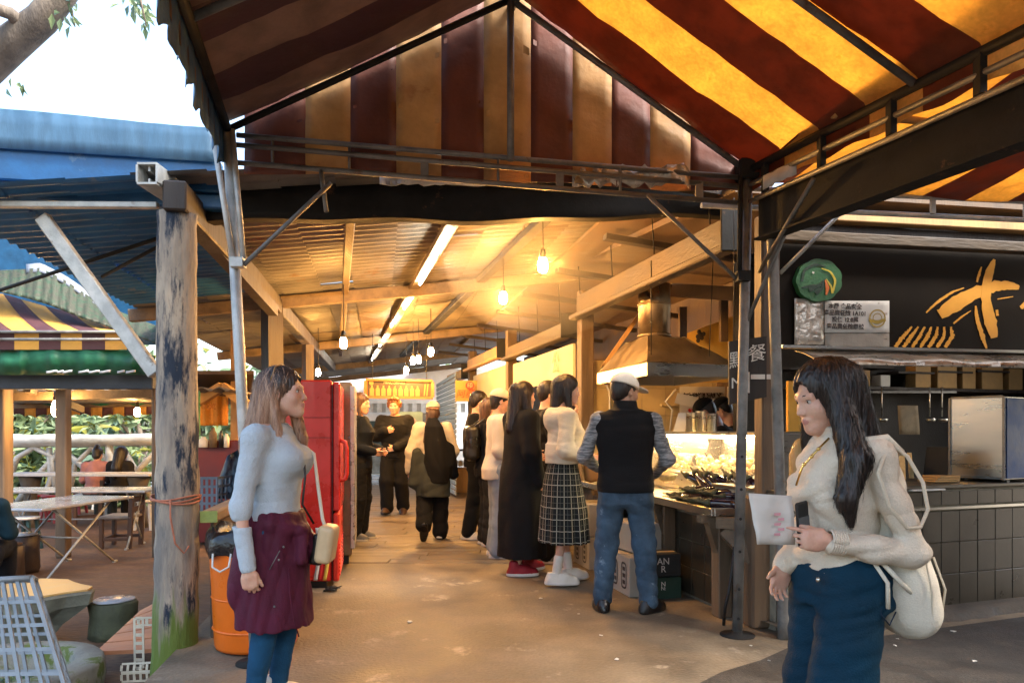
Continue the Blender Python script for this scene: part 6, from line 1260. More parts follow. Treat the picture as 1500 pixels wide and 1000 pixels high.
def hand_prims(wr, d, n, w, curl=(25, 30, 20), s=1.0, thumb=(.6, .7, .35), tc=15, spread=.10, cl=None):
    """wrist, finger direction, palm normal, thumb side"""
    wr, d = np.asarray(wr, float), nrm(d); n = nrm(np.asarray(n)-d*np.dot(n, d)); w = nrm(np.asarray(w)-d*np.dot(w, d)-n*np.dot(w, n)); R = np.array([w, d, n]).T
    p = [RC(wr, wr+d*.03*s, .024*s, .026*s, .02), EL(wr+d*.05*s, (.041*s, .056*s, .0165*s), R, .015), BX(wr+d*.062*s, (.038*s, .03*s, .0125*s), R, .009*s, .012)]
    for i, (of, L) in enumerate(((.029, .070), (.010, .078), (-.0095, .072), (-.028, .056))):
        b = wr+d*(.090-.006*abs(i-1.2))*s+w*of*s; a = 0; dd = nrm(d+w*(spread*(1.2-i)*.9)); r0 = (.0088, .0088, .0084, .0074)[i]*s; k = (cl[i] if cl else curl)
        for j, f in enumerate((.45, .32, .23)):
            a += math.radians(k[j]*(1+.06*i)); q = nrm(dd*math.cos(a)+n*math.sin(a)); e = b+q*L*f*s; p.append(RC(b, e, r0*(1-.1*j), r0*(.92-.1*j), .004)); b = e
    b = wr+d*.028*s+w*.030*s; q = nrm(d*thumb[0]+w*thumb[1]+n*thumb[2]); e = b+q*.042*s; p.append(RC(wr+d*.02*s+w*.012*s, b, .016*s, .0145*s, .012)); p.append(RC(b, e, .0125*s, .0105*s, .008)); q2 = nrm(q+d*math.sin(math.radians(tc))*1.2+n*.15); p += [RC(e, e+q2*.030*s, .0102*s, .0085*s, .005)]
    return p
TM = [(.80, -.01, .150, .112), (.92, -.01, .165, .12), (1.05, 0, .150, .105), (1.2, .005, .165, .115), (1.31, 0, .175, .115), (1.385, -.01, .135, .085), (1.435, -.02, .07, .06)]
TF = [(.80, -.015, .160, .118), (.90, -.02, .168, .124), (1.04, 0, .128, .095), (1.15, .005, .138, .10), (1.25, .022, .150, .118), (1.34, 0, .140, .088), (1.40, -.012, .10, .068), (1.435, -.02, .06, .055)]
def torso(S, infl=0.0, z0=.8, z1=1.44, k=.04, shape=None, pleat=None, flare=0.0):
    T = shape or (TM if S.sex == 'm' else TF); s = S.s; zs = [S.pelvis[2], S.chest[2], S.neck[2]]; r = []
    grid = sorted(set([z0, z1]+[t[0] for t in T if z0 < t[0] < z1])); 
    for z in grid:
        cy, a, b = (np.interp(z, [t[0] for t in T], [t[i] for t in T]) for i in (1, 2, 3)); fl = flare*max(0, (1.1-z)/.3)
        r.append((z*s, np.interp(z*s, zs, [S.pelvis[0], S.chest[0], S.neck[0]]), np.interp(z*s, zs, [S.pelvis[1]+.01*s, S.chest[1], S.neck[1]+.02*s])+cy*s, a*s+infl+fl, b*s+infl+fl))
    return LF(r, k, 2.25, pleat)
def arm(S, sd, i=0.0, upto=1.0, r=(.052, .044, .030), cuff=0.0):
    sh, el, wr = (getattr(S, q+sd) for q in ('sh', 'el', 'wr')); s = S.s*(.92 if S.sex == 'f' else 1.03); w = el+(wr-el)*upto
    return [RC(sh, el, r[0]*s+i, r[1]*s+i, .035), RC(el, w, r[1]*s+i, r[2]*s+i+cuff, .03)]
def legs(S, i=0.0, r=(.086, .060, .040), upto=1.0, fl=0.0, sides='LR'):
    p = []; s = S.s
    for sd in sides:
        h, k, a = (getattr(S, q+sd) for q in ('hip', 'knee', 'ank')); a = k+(a-k)*upto; p += [RC(h, k, r[0]*s+i, r[1]*s+i+fl*.4, .03), RC(k, a, r[1]*s+i+fl*.4, r[2]*s+i+fl, .03)]
    return p
def footf(S, sd): 
    a = getattr(S, 'ank'+sd); ta = math.radians(S.toe[sd])*(1 if sd == 'R' else -1); f = V(math.sin(ta), math.cos(ta), 0); li = math.radians(S.lift[sd]); up = V(0, 0, 1)
    F_ = nrm(f*math.cos(li)-up*math.sin(li)); U_ = nrm(up*math.cos(li)+f*math.sin(li)); return a, F_, U_, np.cross(F_, U_)
def shoe(S, sd, parent, mats, res, chunk=0.0, collar=.05, label=None):
    a, f, u, w = footf(S, sd); s = S.s; g0 = a-u*.085*s; L = lambda x, y, z: g0+(w*x+f*y+u*z)*s; c = chunk; R = np.array([w, f, u]).T
    p = [RC(L(0, -.045, .040), L(0, .06, .040), .038*s+c, .043*s+c, .03), RC(L(0, .06, .038), L(-.004, .145, .034), .043*s+c, .034*s+c, .03), RC(L(0, -.035, .05), L(0, -.03, .085+collar*.6), .038*s+c, .041*s, .02), RC(L(0, 0, .07), L(0, .085, .05), .036*s, .036*s, .03), CUT(L(0, 0, .0), -u), CUT(L(0, 0, .085+collar), u)]
    sole = EL(L(0, .048, .014), ((.049*s+c), .138*s+c, .026*s+c*.5), R, .012); p.insert(0, sole)
    thick = (.024*s+c*.8); o = sdf_obj('shoe', p, res, mats, parent, None, lambda q: (((q-g0)@u) < thick).astype(int))
    if c > 0 or res < .008:          # laces
        g = MB()
        for i in range(5): y = .035+.018*i; z = .098-.008*i+c*.6; g.tube([L(-.026, y, z-.012), L(0, y+.004, z+.002), L(.026, y, z-.012)], .0035*s, 5)
        g.build('laces', mats[1], o, world=False)
    return o
def plaid_uv(o, c):
    me = o.data; uv = me.uv_layers.new(name='UVMap'); n = len(me.loops); vi = np.empty(n, np.int32); me.loops.foreach_get('vertex_index', vi); co = np.empty(len(me.vertices)*3); me.vertices.foreach_get('co', co); co = co.reshape(-1, 3)
    th = np.arctan2(co[:, 1]-c[1], co[:, 0]-c[0])/6.283; u = th[vi]; u = np.where(np.abs(u) > .49, .49*np.sign(u), u); uv.data.foreach_set('uv', np.stack([u, co[vi, 2]], 1).ravel())
def groove(S, amp, freq=34):
    def d(X, Y, Z):
        th = np.arctan2(Y-S.hc[1]+.02, X-S.hc[0]); return amp*(np.sin(freq*th+6*np.sin(7*Z+1))+.7*np.sin(freq*2.3*th+4*np.sin(9*Z))+.35*np.sin(200*X+40*Z))
    return d
def hair_cap(S, fr=1.10, front=True, part=0.0, low=-.03, fringe=.0):
    e = lambda c, r, k=.02, op=1: EL(H(S, c), np.array(r)*S.hs, S.R, k*S.hs, op)
    p = [e((part, -.020, .042), (.074*fr+.004, .094*fr+.004, .083*fr+.004)), e((0, -.055, -.01+low*.5), (.070, .058, .075), .03)]
    if front: p += [e((0, .110, -.050+fringe), (.062, .088, .114), .012, -1), e((0, .05, -.115), (.09, .09, .06), .01, -1)]
    return p
def person(label, X, Y, rz, S, hair=(), hairmat_=None, hair_d=.0025, hair_n=0, hair_len=.4, hair_w=.004, res=.009, skin=SKIN, hands=None, bare=('legs',), faceres=None, group=None):
    root = thing('person', label, 'person', (X, Y, 0), rz, group); S.root = root; S.res = res
    pr_ = head_prims(S)+[torso(S, -.030, .82, 1.435)]+arm(S, 'L', -.008)+arm(S, 'R', -.008)+legs(S, -.012, (.082, .056, .036))
    for sd in 'LR': pr_.append(RC(getattr(S, 'sh'+sd), S.neck+V(0, 0, -.02), .045*S.s, .05*S.s, .03))
    for sd in 'LR':
        a, f, u, w = footf(S, sd); pr_.append(RC(a-u*.03*S.s, a-u*.05*S.s+f*.1*S.s, .03*S.s, .022*S.s, .02))
    hd_ = hands or {}
    for sd in 'LR':
        k = hd_.get(sd, {}); wr = getattr(S, 'wr'+sd); el = getattr(S, 'el'+sd); d = k.get('d', nrm(wr-el)+V(0, .1, 0)); sx = -1 if sd == 'L' else 1
        pr_ += hand_prims(wr, d, k.get('n', (-sx, 0, 0)), k.get('w', (0, 1, 0)), k.get('curl', (22, 28, 18)), S.s*(.93 if S.sex == 'f' else 1.02), k.get('thumb', (.75, .5, .35)), cl=k.get('cl'))
    def mf(c):
        q = ((c-S.hc)@S.R)/S.hs; x, y, z = q.T; ax = np.abs(x)
        m = np.where((ax < .021) & (y > .078) & (z > -.079+.25*ax) & (z < -.0545-.35*ax), 1, 0); bz = .0225+.12*ax-1.6*np.maximum(ax-.033, 0)
        return m
    sdf_obj('body', pr_, res, [skin, LIP, BROW], root, None, mf)
    if res < .0095:
        for sx in (-1, 1):
            c = H(S, (sx*.032, .0735, .003)); r_ = .0125*S.hs; g = MB(); g.ball(c, r_, 16); o = g.build('eye', [EYEW, IRIS], root, world=False); f = S.R@V(0, 1, 0); cc = np.array([q.center for q in o.data.polygons])-c; mi = (cc@f > r_*.86).astype(np.int32); o.data.polygons.foreach_set('material_index', mi)
            g = MB(); q0, q1, q2 = H(S, (sx*.016, .0840, .0070)), H(S, (sx*.032, .0880, .0095)), H(S, (sx*.047, .0795, .0065)); g.tube([q0, q1, q2], [.0006, .0012, .0006], 5); g.build('eyelash', IRIS, root, world=False)
            g = MB(); q = [H(S, (sx*a, b, c_)) for a, b, c_ in ((.014, .0910, .0240), (.024, .0895, .0262), (.036, .0835, .0262), (.046, .0745, .0215))]; g.tube(q, [.0014, .0021, .0019, .0006], 6); g.build('eyebrow', BROW, root, world=False)
    if hair: 
        sdf_obj('hair', hair, min(res*1.0, .008), [hairmat_ or HBLK, {'black_hair': HBLK2, 'light_ends_hair': HLT}.get((hairmat_ or HBLK).name, hairmat_ or HBLK)], root, groove(S, hair_d), extra=strands(hair_n, hair_len, hair_w, int(abs(X)*1000)+3, S) if hair_n else None)
    return root
def garment(S, name, prims, m, amp=.004, f=(9, 9, 14), seed=1, res=None, mf=None, w=1.6): return sdf_obj(name, prims, res or S.res, m, S.root, folds(seed, amp, f, w) if amp else None, mf)
def L2(S): return lambda *q: np.array(q, float)*S.s
# ------------------------------------------------------------ woman in grey jumper (left)
S = skel(1.54, 'f', head=(-4, -3, 0), hc=(0, .055, 1.578), neck=(0, -.005, 1.43), chest=(0, .02, 1.28), pelvis=(0, .005, .95), shL=(-.165, .0, 1.36), shR=(.165, -.03, 1.355), elR=(.215, -.085, 1.03), wrR=(.235, -.04, .735), elL=(-.21, -.02, 1.05), wrL=(-.2, .11, .84),
         kneeR=(.085, .0, .50), ankR=(.075, -.07, .09), kneeL=(-.085, .05, .50), ankL=(-.075, .0, .09), toeL=5, toeR=5)
KX, KY = (400-750)/1080*3.35, 3.35
hp = hair_cap(S, 1.11, fringe=.012)+[RC(H(S, (.0, -.075, .03)), (.02, -.085, 1.20), .062, .05, .04), RC(H(S, (.055, -.06, .0)), (.085, -.055, 1.17), .042, .030, .03), RC(H(S, (-.055, -.05, .0)), (-.10, -.03, 1.15), .042, .030, .03), RC((.02, -.085, 1.20), (.03, -.125, 1.10), .05, .018, .03),
    RC(H(S, (.072, -.03, .0)), (.088, .05, 1.22), .022, .018, .02), RC((.088, .05, 1.22), (.075, .105, 1.12), .018, .007, .02), RC(H(S, (-.070, .01, .0)), (-.07, .11, 1.22), .024, .024, .02), RC((-.07, .11, 1.22), (-.055, .135, 1.09), .024, .008, .02)]
K = person('woman in a pale grey jumper with a maroon jacket tied round her waist', KX, KY, math.radians(-90), S, hp, HOMB, .0022, 2600, .34, .0036, .0046,
           hands=dict(R=dict(d=(.0, .12, -1), n=(-.9, -.1, 0), w=(0, 1, 0), curl=(38, 48, 30), thumb=(.85, .35, .3))))
garment(S, 'jumper', [torso(S, .010, .955, 1.425, shape=TF), RC(S.shL, S.shR, .050, .050, .04), EL((.06, .105, 1.125), (.062, .055, .062), None, .05), EL((-.06, .105, 1.125), (.062, .055, .062), None, .05)]+[RC(S.shR, S.elR, .050, .044, .04), RC(S.elR, S.elR+V(0, 0, -.005), .044, .043, .02)]+arm(S, 'L', .010)+[CUT((0, 0, S.elR[2]-.018), V(0, 0, -1)) if 0 else RC(S.elR, S.elR+V(0, 0, -.03), .043, .041, .01)], C_GREYK, .0034, (7, 7, 20), 3, .0048)
garment(S, 'lower_sleeve', [RC(S.elR+V(0, .004, -.062), S.wrR+V(0, 0, .012), .040, .033, .02), CUT(S.elR+V(0, 0, -.085), (0, 0, 1)), CUT(S.wrR+V(0, 0, -.008), (0, .1, -1))], C_GREYK, .003, (10, 10, 30), 5, .0042)
garment(S, 'jeans', legs(S, .004, (.076, .062, .043))+[torso(S, -.022, .80, .90)], C_JEAN, .003, (9, 9, 24), 7, .006)
jk = [LF([(.385, 0, .005, .178, .165), (.45, 0, .0, .178, .163), (.58, 0, -.005, .174, .158), (.70, 0, -.0, .170, .152), (.80, 0, .0, .164, .142), (.875, 0, .008, .152, .128), (.895, 0, .008, .142, .118)], .02, 2.2, (9, .022, 3)), EL((.03, -.10, .63), (.11, .070, .15), None, .05), EL((.04, -.125, .54), (.08, .05, .09), None, .04)]
garment(S, 'tied_jacket', jk+[RC((.145, .03, .85), (.09, .14, .82), .026, .030, .02), RC((-.12, .05, .86), (.02, .145, .81), .030, .034, .02), EL((.05, .145, .81), (.042, .030, .038), None, .012), RC((.07, .15, .81), (.10, .165, .69), .030, .026, .008), RC((.03, .155, .81), (-.01, .185, .68), .032, .028, .008)], C_PLUM, .0068, (20, 20, 6), 11, .0055, w=2.2)
jkr = [c for c in K.children if c.name.startswith('tied_jacket')][0]
g = MB()
for q in ((.158, .075, .70), (.152, .095, .755), (.168, .06, .50)): g.ball(q, (.003, .0055, .0055), 8)
g.build('snap', STEEL, jkr, world=False); g = MB(); g.tube([(.172, .04, .66), (.157, .08, .74)], .0022, 6); g.build('zip', STEEL, jkr, world=False)
g = MB(); g.tube([(.14, .115, .66), (.15, .12, .56), (.145, .135, .45), (.13, .155, .36)], .003, 6); g.build('drawstring', C_PLUM, jkr, world=False)
shoe(S, 'L', K, [S_WHITE, S_RED], .006); shoe(S, 'R', K, [S_WHITE, S_RED], .006)
g = MB(); g.tube([H(S, (-.085, -.03, .06)), H(S, (-.07, -.01, .125)), H(S, (0, .0, .142)), H(S, (.07, -.01, .125)), H(S, (.086, -.03, .06))], .0035, 8); g.build('hairband', mat('amber_plastic', (.30, .16, .05), .3, 0, .2, 6), K, world=False)
g = MB(); q = H(S, (.083, -.01, -.035)); g.tube([q+V(0, .010*math.cos(a), .010*math.sin(a)) for a in np.linspace(0, 6.28, 14)], .0016, 6); g.build('earring', METAL, K, world=False)
def loc2w(root, p): 
    c, s = math.cos(root.rotation_euler.z), math.sin(root.rotation_euler.z); return V(root.location.x+c*p[0]-s*p[1], root.location.y+s*p[0]+c*p[1], p[2])
def held(name, label, cat, root, p): return thing(name, label, cat, loc2w(root, p), root.rotation_euler.z)
hb = held('shoulder_bag', 'small beige and black shoulder bag hanging at the hip of the fair-haired woman', 'bag', K, (0, .25, .70)); b0 = V(-.02, .25, .70)
sdf = sdf_obj('bag_body', [BX(b0+V(.02, 0, .05)-b0, (.065, .038, .085), rot(0, .15), .022, .02)], .005, mat('beige_leather', (.55, .40, .22), .45, 0, .15, 8, bump=.1), hb); sdf_obj('dark_side', [BX(V(-.03, -.045, .02), (.06, .03, .07), rot(0, .15), .015, .02)], .005, S_BLK, hb)
def loc(p): return np.asarray(p, float)-b0*V(0, 1, 1)
g = MB(); g.tube([loc(q) for q in ((-.09, -.03, 1.265), (-.03, .075, 1.235), (.04, .150, 1.14), (.065, .165, 1.06), (.06, .15, .93), (.02, .19, .84))], .0055, 6); g.build('strap', S_BLK, hb, world=False)
g = MB(); g.tube([loc(q) for q in ((-.13, .02, 1.25), (-.06, .17, 1.15), (.0, .205, 1.0), (.02, .23, .86), (.02, .25, .80))], .008, 6); g.build('white_strap', C_CANVAS, hb, world=False)
# ------------------------------------------------------------ woman with backpack (right)
S = skel(1.54, 'f', head=(1, 15, 0), hc=(0, .045, 1.512), neck=(0, -.015, 1.375), chest=(0, -.01, 1.24), pelvis=(0, -.02, .90), shL=(-.160, -.050, 1.30), shR=(.165, -.04, 1.30), elL=(-.220, -.150, .975), wrL=(-.165, .132, 1.012), elR=(.215, -.06, 1.05), wrR=(.13, .12, .875),
         hipL=(-.085, -.02, .86), hipR=(.085, -.02, .86), kneeL=(-.10, .04, .46), kneeR=(.09, .02, .46), ankL=(-.1, .0, .085), ankR=(.1, -.02, .085))
LX, LY = (1222-750)/1080*2.45, 2.45
hp = hair_cap(S, 1.17, fringe=.014, low=-.05)+[RC(H(S, (-.02, -.07, .03)), (-.05, -.085, 1.16), .072, .055, .04), RC(H(S, (-.068, -.01, .01)), (-.150, .025, 1.17), .036, .042, .03), RC((-.150, .025, 1.17), (-.165, .070, 1.05), .042, .032, .03), RC((-.165, .070, 1.05), (-.160, .045, .965), .032, .010, .02), RC((-.05, -.085, 1.16), (-.09, -.13, 1.0), .05, .02, .03),
    RC(H(S, (-.062, .030, .06)), H(S, (-.080, .010, -.06)), .014, .010, .015), RC(H(S, (.07, .0, .0)), (.12, .02, 1.1), .03, .02, .03)]
L = person('black-haired woman in a beige cardigan and dark jeans holding a paper', LX, LY, math.radians(100), S, hp, HBLK, .0028, 3000, .40, .0036, .0046,
           hands=dict(L=dict(d=(.10, .95, .10), n=(.95, -.1, -.1), w=(0, .1, 1), cl=[(8, 12, 8), (45, 55, 30), (52, 58, 32), (55, 60, 34)], thumb=(.8, .25, .5)), R=dict(d=(-.15, .45, -.9), n=(-.9, 0, -.1), w=(0, .9, .4), curl=(18, 24, 14), thumb=(.7, .6, .3))))
garment(S, 'cardigan', [torso(S, .014, .885, 1.40, shape=[(.85, -.02, .145, .106), (.95, -.01, .145, .104), (1.08, .0, .140, .106), (1.2, .010, .145, .112), (1.30, -.01, .145, .098), (1.35, -.02, .11, .075), (1.38, -.02, .075, .062)]), RC(S.shL, S.shR, .056, .056, .05), RC(S.shL, S.elL, .049, .040, .012), RC(S.elL, S.elL*.55+S.wrL*.45, .040, .042, .018), RC(S.elL*.55+S.wrL*.45, S.wrL*.95+S.elL*.05, .041, .032, .02), RC(S.shR, S.elR, .054, .048, .014), LF([(.808, 0, -.012, .146, .112), (.835, 0, -.012, .150, .116), (.862, 0, -.012, .146, .112)], .012), RC(S.elR, S.wrR, .054, .038, .03), EL((.05, .095, 1.06), (.055, .038, .055), None, .05), EL((-.05, .095, 1.06), (.055, .038, .055), None, .05)], C_BEIGE, .0085, (10, 10, 22), 23, .0050)
garment(S, 'jeans', [torso(S, .012, .76, .905, shape=[(.70, -.03, .170, .135), (.78, -.035, .172, .140), (.86, -.025, .160, .125), (.93, -.015, .140, .108)])]+legs(S, .022, (.094, .078, .070), fl=.02), C_JEAND, .0055, (9, 9, 22), 29, .006)
jn = [c for c in L.children if c.name.startswith('jeans')][0]
g = MB(); g.tube([(-.168, -.10, .80), (-.172, -.03, .795)], .0028, 5); g.tube([(-.172, -.03, .795), (-.18, -.04, .69), (-.172, -.075, .655), (-.155, -.11, .69)], .0025, 5); g.build('pocket', mat('denim_seam', (.006, .02, .045), .8, 0, .2, 9), jn, world=False); g = MB(); g.ball((-.085, .112, .785), .0085, 8); g.build('rivet', METAL, jn, world=False)
cg_ = [c for c in L.children if c.name.startswith('cardigan')][0]
g = MB(); w_ = S.wrL+(S.elL-S.wrL)*.10; d_ = nrm(S.elL-S.wrL)
for k in range(7): g.tube([S.wrL+d_*(.004+.007*k)+.0355*(nrm(np.cross(d_, (0, 0, 1)))*math.cos(a)+np.cross(nrm(np.cross(d_, (0, 0, 1))), d_)*math.sin(a)) for a in np.linspace(0, 6.28, 18)], .0042, 5)
g.build('cuff', C_BEIGE, cg_, world=False)
shoe(S, 'L', L, [S_WHITE, S_SOLE], .008); shoe(S, 'R', L, [S_WHITE, S_SOLE], .008)
g = MB(); g.tube([(-.055, .055, 1.235), (-.05, .10, 1.19), (-.03, .135, 1.14), (-.02, .15, 1.08)], .0035, 6); [g.ball(q, .007, 8) for q in ((-.052, .09, 1.20), (-.045, .11, 1.175), (-.035, .13, 1.15))]; g.build('necklace', GOLDM, L, world=False)
bp = held('backpack', 'off-white canvas drawstring backpack hanging on the back of the dark-haired woman', 'bag', L, (-.05, -.25, .62)); o_ = V(-.05, -.25, .62)*V(1, 1, 1)
sh_ = lambda q: np.asarray(q, float)-o_
sdf_obj('canvas_body', [RC(sh_((-.07, -.125, 1.10)), sh_((-.09, -.165, .86)), .045, .070, .05), EL(sh_((-.09, -.185, .75)), (.115, .085, .14), rot(0, .16), .05), EL(sh_((-.10, -.205, .67)), (.095, .065, .065), None, .05), RC(sh_((-.10, -.09, 1.18)), sh_((-.08, -.13, 1.08)), .035, .045, .04), RC(sh_((-.10, -.255, .76)), sh_((-.10, -.285, .72)), .014, .010, .02)], .006, C_CANVAS, bp, folds(31, .010, (17, 17, 4), 2.0))
g = MB(); g.tube([sh_(q) for q in ((-.19, -.055, 1.215), (-.212, -.005, 1.13), (-.228, -.03, 1.03), (-.245, -.08, .965), (-.25, -.12, .968), (-.245, -.15, 1.02), (-.23, -.145, 1.10), (-.20, -.115, 1.18), (-.16, -.08, 1.225))], .0062, 8); g.build('cord_strap', C_CREAM, bp, world=False); g = MB(); g.tube([sh_(q) for q in ((-.15, -.0, 1.225), (-.165, -.07, 1.235), (-.15, -.13, 1.19))], .014, 8); g.build('shoulder_strap', C_CANVAS, bp, world=False); g = MB(); g.tube([sh_(q) for q in ((-.175, -.02, .85), (-.19, -.055, .79), (-.185, -.06, .71))], .007, 6); g.build('strap_end', C_CANVAS, bp, world=False); g = MB(); g.tube([sh_(q) for q in ((-.18, -.045, .85), (-.19, -.10, .79), (-.18, -.16, .74))], .008, 6); g.build('strap_end', C_CANVAS, bp, world=False)
g = MB(); g.tube([sh_(q) for q in ((-.205, -.175, .86), (-.215, -.19, .76), (-.20, -.20, .66), (-.16, -.21, .615))], .0035, 6); g.tube([sh_(q) for q in ((-.165, -.235, .86), (-.18, -.265, .76), (-.165, -.265, .67))], .0035, 6); g.build('seam', C_CREAM, bp, world=False)
pw = S.wrL+V(.0, .10, .0)
pa = held('paper', 'crinkled white paper with faint red print in the hand of the dark-haired woman', 'paper', L, pw)
def onL(px, py, Yd): return P(px, py, Yd)
cs = [onL(1097, 722, 2.34), onL(1160, 726, 2.36), onL(1166, 798, 2.37), onL(1109, 797, 2.35)]; gr = [[((cs[0]*(1-u)+cs[1]*u)*(1-v)+(cs[3]*(1-u)+cs[2]*u)*v)+V(0, .004*math.sin(u*9+v*5)+.003*math.sin(v*14), 0) for v in np.linspace(0, 1, 9)] for u in np.linspace(0, 1, 9)]
def wbuild(g, nm, m, root):            # world points into a turned root's frame
    v = np.vstack(g.v)-np.array(root.location); a = -root.rotation_euler.z; R = np.array([[math.cos(a), -math.sin(a), 0], [math.sin(a), math.cos(a), 0], [0, 0, 1]]); g.v = [v@R.T]; return g.build(nm, m, root, world=False)
g = MB(); g.sheet(gr, 0, True, thick=(0, .0015, 0)); wbuild(g, 'sheet', PAPER, pa)
g = MB(); r = random.Random(4)
for i in range(5): 
    q = cs[0]*.35+cs[1]*.32+cs[2]*.2+cs[3]*.13+V(.012*(i % 2), -.009, -.016*i-.005); g.prism([q, q+V(.018+.012*r.random(), 0, .001), q+V(.02, 0, -.008), q+V(.0, 0, -.008)], (0, .0008, 0))
wbuild(g, 'red_print', mat('pale_red_print', (.62, .30, .32), .7, 0, .1, 8), pa)
ph = held('phone', 'black phone held upright behind the paper by the dark-haired woman', 'phone', L, pw+V(0, -.02, -.05)); g = MB(); c = P(1176, 767, 2.375); Rp = np.array(Matrix.Rotation(.55, 3, 'Z') @ Matrix.Rotation(-.12, 3, 'Y')); g.box(c, (.060, .012, .145), R=Rp, bev=.006); wbuild(g, 'case', BLACKP, ph); g = MB(); g.box(c+Rp@V(.0, -.0065, -.02), (.050, .002, .09), R=Rp); wbuild(g, 'screen', mat('phone_glass', (.10, .10, .10), .08, 0, .2, 4, bump=0), ph)
# ------------------------------------------------------------ man in the vest
S = skel(1.64, 'm', head=(-52, 10, 0), kneeL=(-.135, .02, .48), ankL=(-.165, -.02, .085), kneeR=(.135, .0, .48), ankR=(.165, -.03, .085), elL=(-.30, .02, 1.12), wrL=(-.20, .22, 1.02), elR=(.30, .02, 1.10), wrR=(.22, .24, .98), toeL=14, toeR=38)
J = person('man in a black padded vest, faded jeans and a pale cap seen from behind', (916-750)/1080*5.15, 5.15, math.radians(-8), S, hair_cap(S, 1.05, low=.0), HBLK, .001, 0, res=.0068, skin=SKIN2)
garment(S, 'shirt', arm(S, 'L', .006, .97)+arm(S, 'R', .006, .97)+[torso(S, .0, 1.0, 1.42), RC(S.shL, S.shR, .052, .052, .04)], C_MEL, .006, (9, 9, 22), 41)
garment(S, 'vest', [torso(S, .040, .865, 1.45), RC(S.shL*V(.92, 1, 1), S.shR*V(.92, 1, 1), .066, .066, .05), LF([(1.33, 0, -.012, .105, .10), (1.42, 0, -.005, .088, .09), (1.47, 0, .01, .082, .084)], .02), CUT(S.shL+V(-.055, 0, 0), (-1, 0, .12)), CUT(S.shR+V(.055, 0, 0), (1, 0, .12))], C_BLACK, .0035, (5, 5, 22), 43)
garment(S, 'jeans', legs(S, .014, (.092, .068, .052))+[torso(S, .010, .80, .93), EL((-.07, -.075, .80), (.08, .06, .09), None, .06), EL((.07, -.075, .80), (.08, .06, .09), None, .06)], C_JEANF, .0045, (10, 10, 24), 47); jn = [c for c in J.children if c.name.startswith('jeans')][0]
for sd in 'LR': shoe(S, sd, J, [S_BLK, S_BLK], .0065, .004, .012)
def cap(S, root, m, back=False, res=.006):
    e = lambda c, r, k=.01, op=1: EL(H(S, c), np.array(r)*S.hs, S.R, k, op); f = S.R@V(0, 1, 0); u = S.R@V(0, 0, 1)
    p = [e((0, -.016, .040), (.090, .114, .100)), CUT(H(S, (0, 0, .036)), -u*1-f*.12)]; o = sdf_obj('cap', p, res, m, root); q = sdf_obj('brim', [EL(H(S, (0, .118, .042)), np.array((.070, .080, .010))*S.hs, S.R@rot(0, .18), .01), CUT(H(S, (0, .085, .05)), -f)], res*.8, m, o); return o
cap(S, J, C_WHITE)
# ------------------------------------------------------------ woman in the hooded top and plaid skirt
S = skel(1.70, 'f', head=(-8, 6, 0), elR=(.215, -.05, 1.10), wrR=(.15, .17, 1.03), elL=(-.215, 0, 1.10), wrL=(-.12, .2, 1.03), kneeL=(-.085, .02, .48), kneeR=(.085, -.02, .48), ankL=(-.075, .06, .10), ankR=(.085, -.09, .10), toeL=10, toeR=12, hc=(0, .03, 1.59))
I = person('woman in a cream hooded top and long plaid skirt waiting at the counter', (826-750)/1080*6.05, 6.05, math.radians(-78), S, hair_cap(S, 1.12, fringe=.0, low=-.06)+[RC(H(S, (0, -.07, .02)), H(S, (.01, -.085, -.20)), .068, .045, .04), RC(H(S, (.07, -.01, .0)), H(S, (.085, .025, -.20)), .032, .022, .03), RC(H(S, (-.07, -.01, .0)), H(S, (-.085, .02, -.20)), .032, .022, .03)], HBLK, .0022, 500, .3, .005, .0075,
           hands=dict(R=dict(d=(-.1, 1, -.1), n=(-.8, 0, -.5), w=(0, .1, 1), curl=(40, 45, 30))))
garment(S, 'hooded_top', [torso(S, .030, 1.00, 1.42), RC(S.shL, S.shR, .062, .062, .05), LF([(1.0, 0, .0, .165, .135), (1.06, 0, .0, .185, .15), (1.14, 0, 0, .17, .14)], .04)]+[RC(getattr(S, 'sh'+q), getattr(S, 'el'+q), .064, .068, .02) for q in 'LR']+[RC(getattr(S, 'el'+q), getattr(S, 'wr'+q), .066, .042, .02) for q in 'LR']+[EL((0, -.105, 1.355), (.115, .065, .085), None, .05), RC((-.09, -.05, 1.41), (-.06, .07, 1.37), .034, .03, .03), RC((.09, -.05, 1.41), (.06, .07, 1.37), .034, .03, .03)], C_CREAM, .0035, (9, 9, 24), 51)
sk_ = garment(S, 'plaid_skirt', [LF([(.345, 0, .0, .235, .195), (.6, 0, .0, .215, .18), (.85, 0, -.015, .185, .145), (.98, 0, -.01, .155, .12), (1.04, 0, 0, .135, .105)], .02, 2.2, (16, .05, .6))], PLAID, .004, (8, 8, 3), 53); plaid_uv(sk_, (0, 0))
for sd in 'LR':
    a = getattr(S, 'ank'+sd); kx = getattr(S, 'knee'+sd); sdf_obj('sock', [RC(a+V(0, 0, -.02), a+(kx-a)*.33, .037, .041, .01)], .007, S_WHITE, I); shoe(S, sd, I, [S_WHITE, S_SOLE], .006, .004, .015)
tb_ = held('handbag', 'tan leather handbag held by the woman in the plaid skirt', 'bag', I, (.10, .26, .93)); sdf_obj('bag_body', [BX((0, .02, .0), (.055, .135, .075), rot(0, -.18), .03, .02)], .006, TAN, tb_); g = MB(); g.tube([(0, -.09, .06), (0, -.05, .13), (0, .04, .15), (0, .09, .10)], .007, 6); g.build('strap', TAN, tb_, world=False)
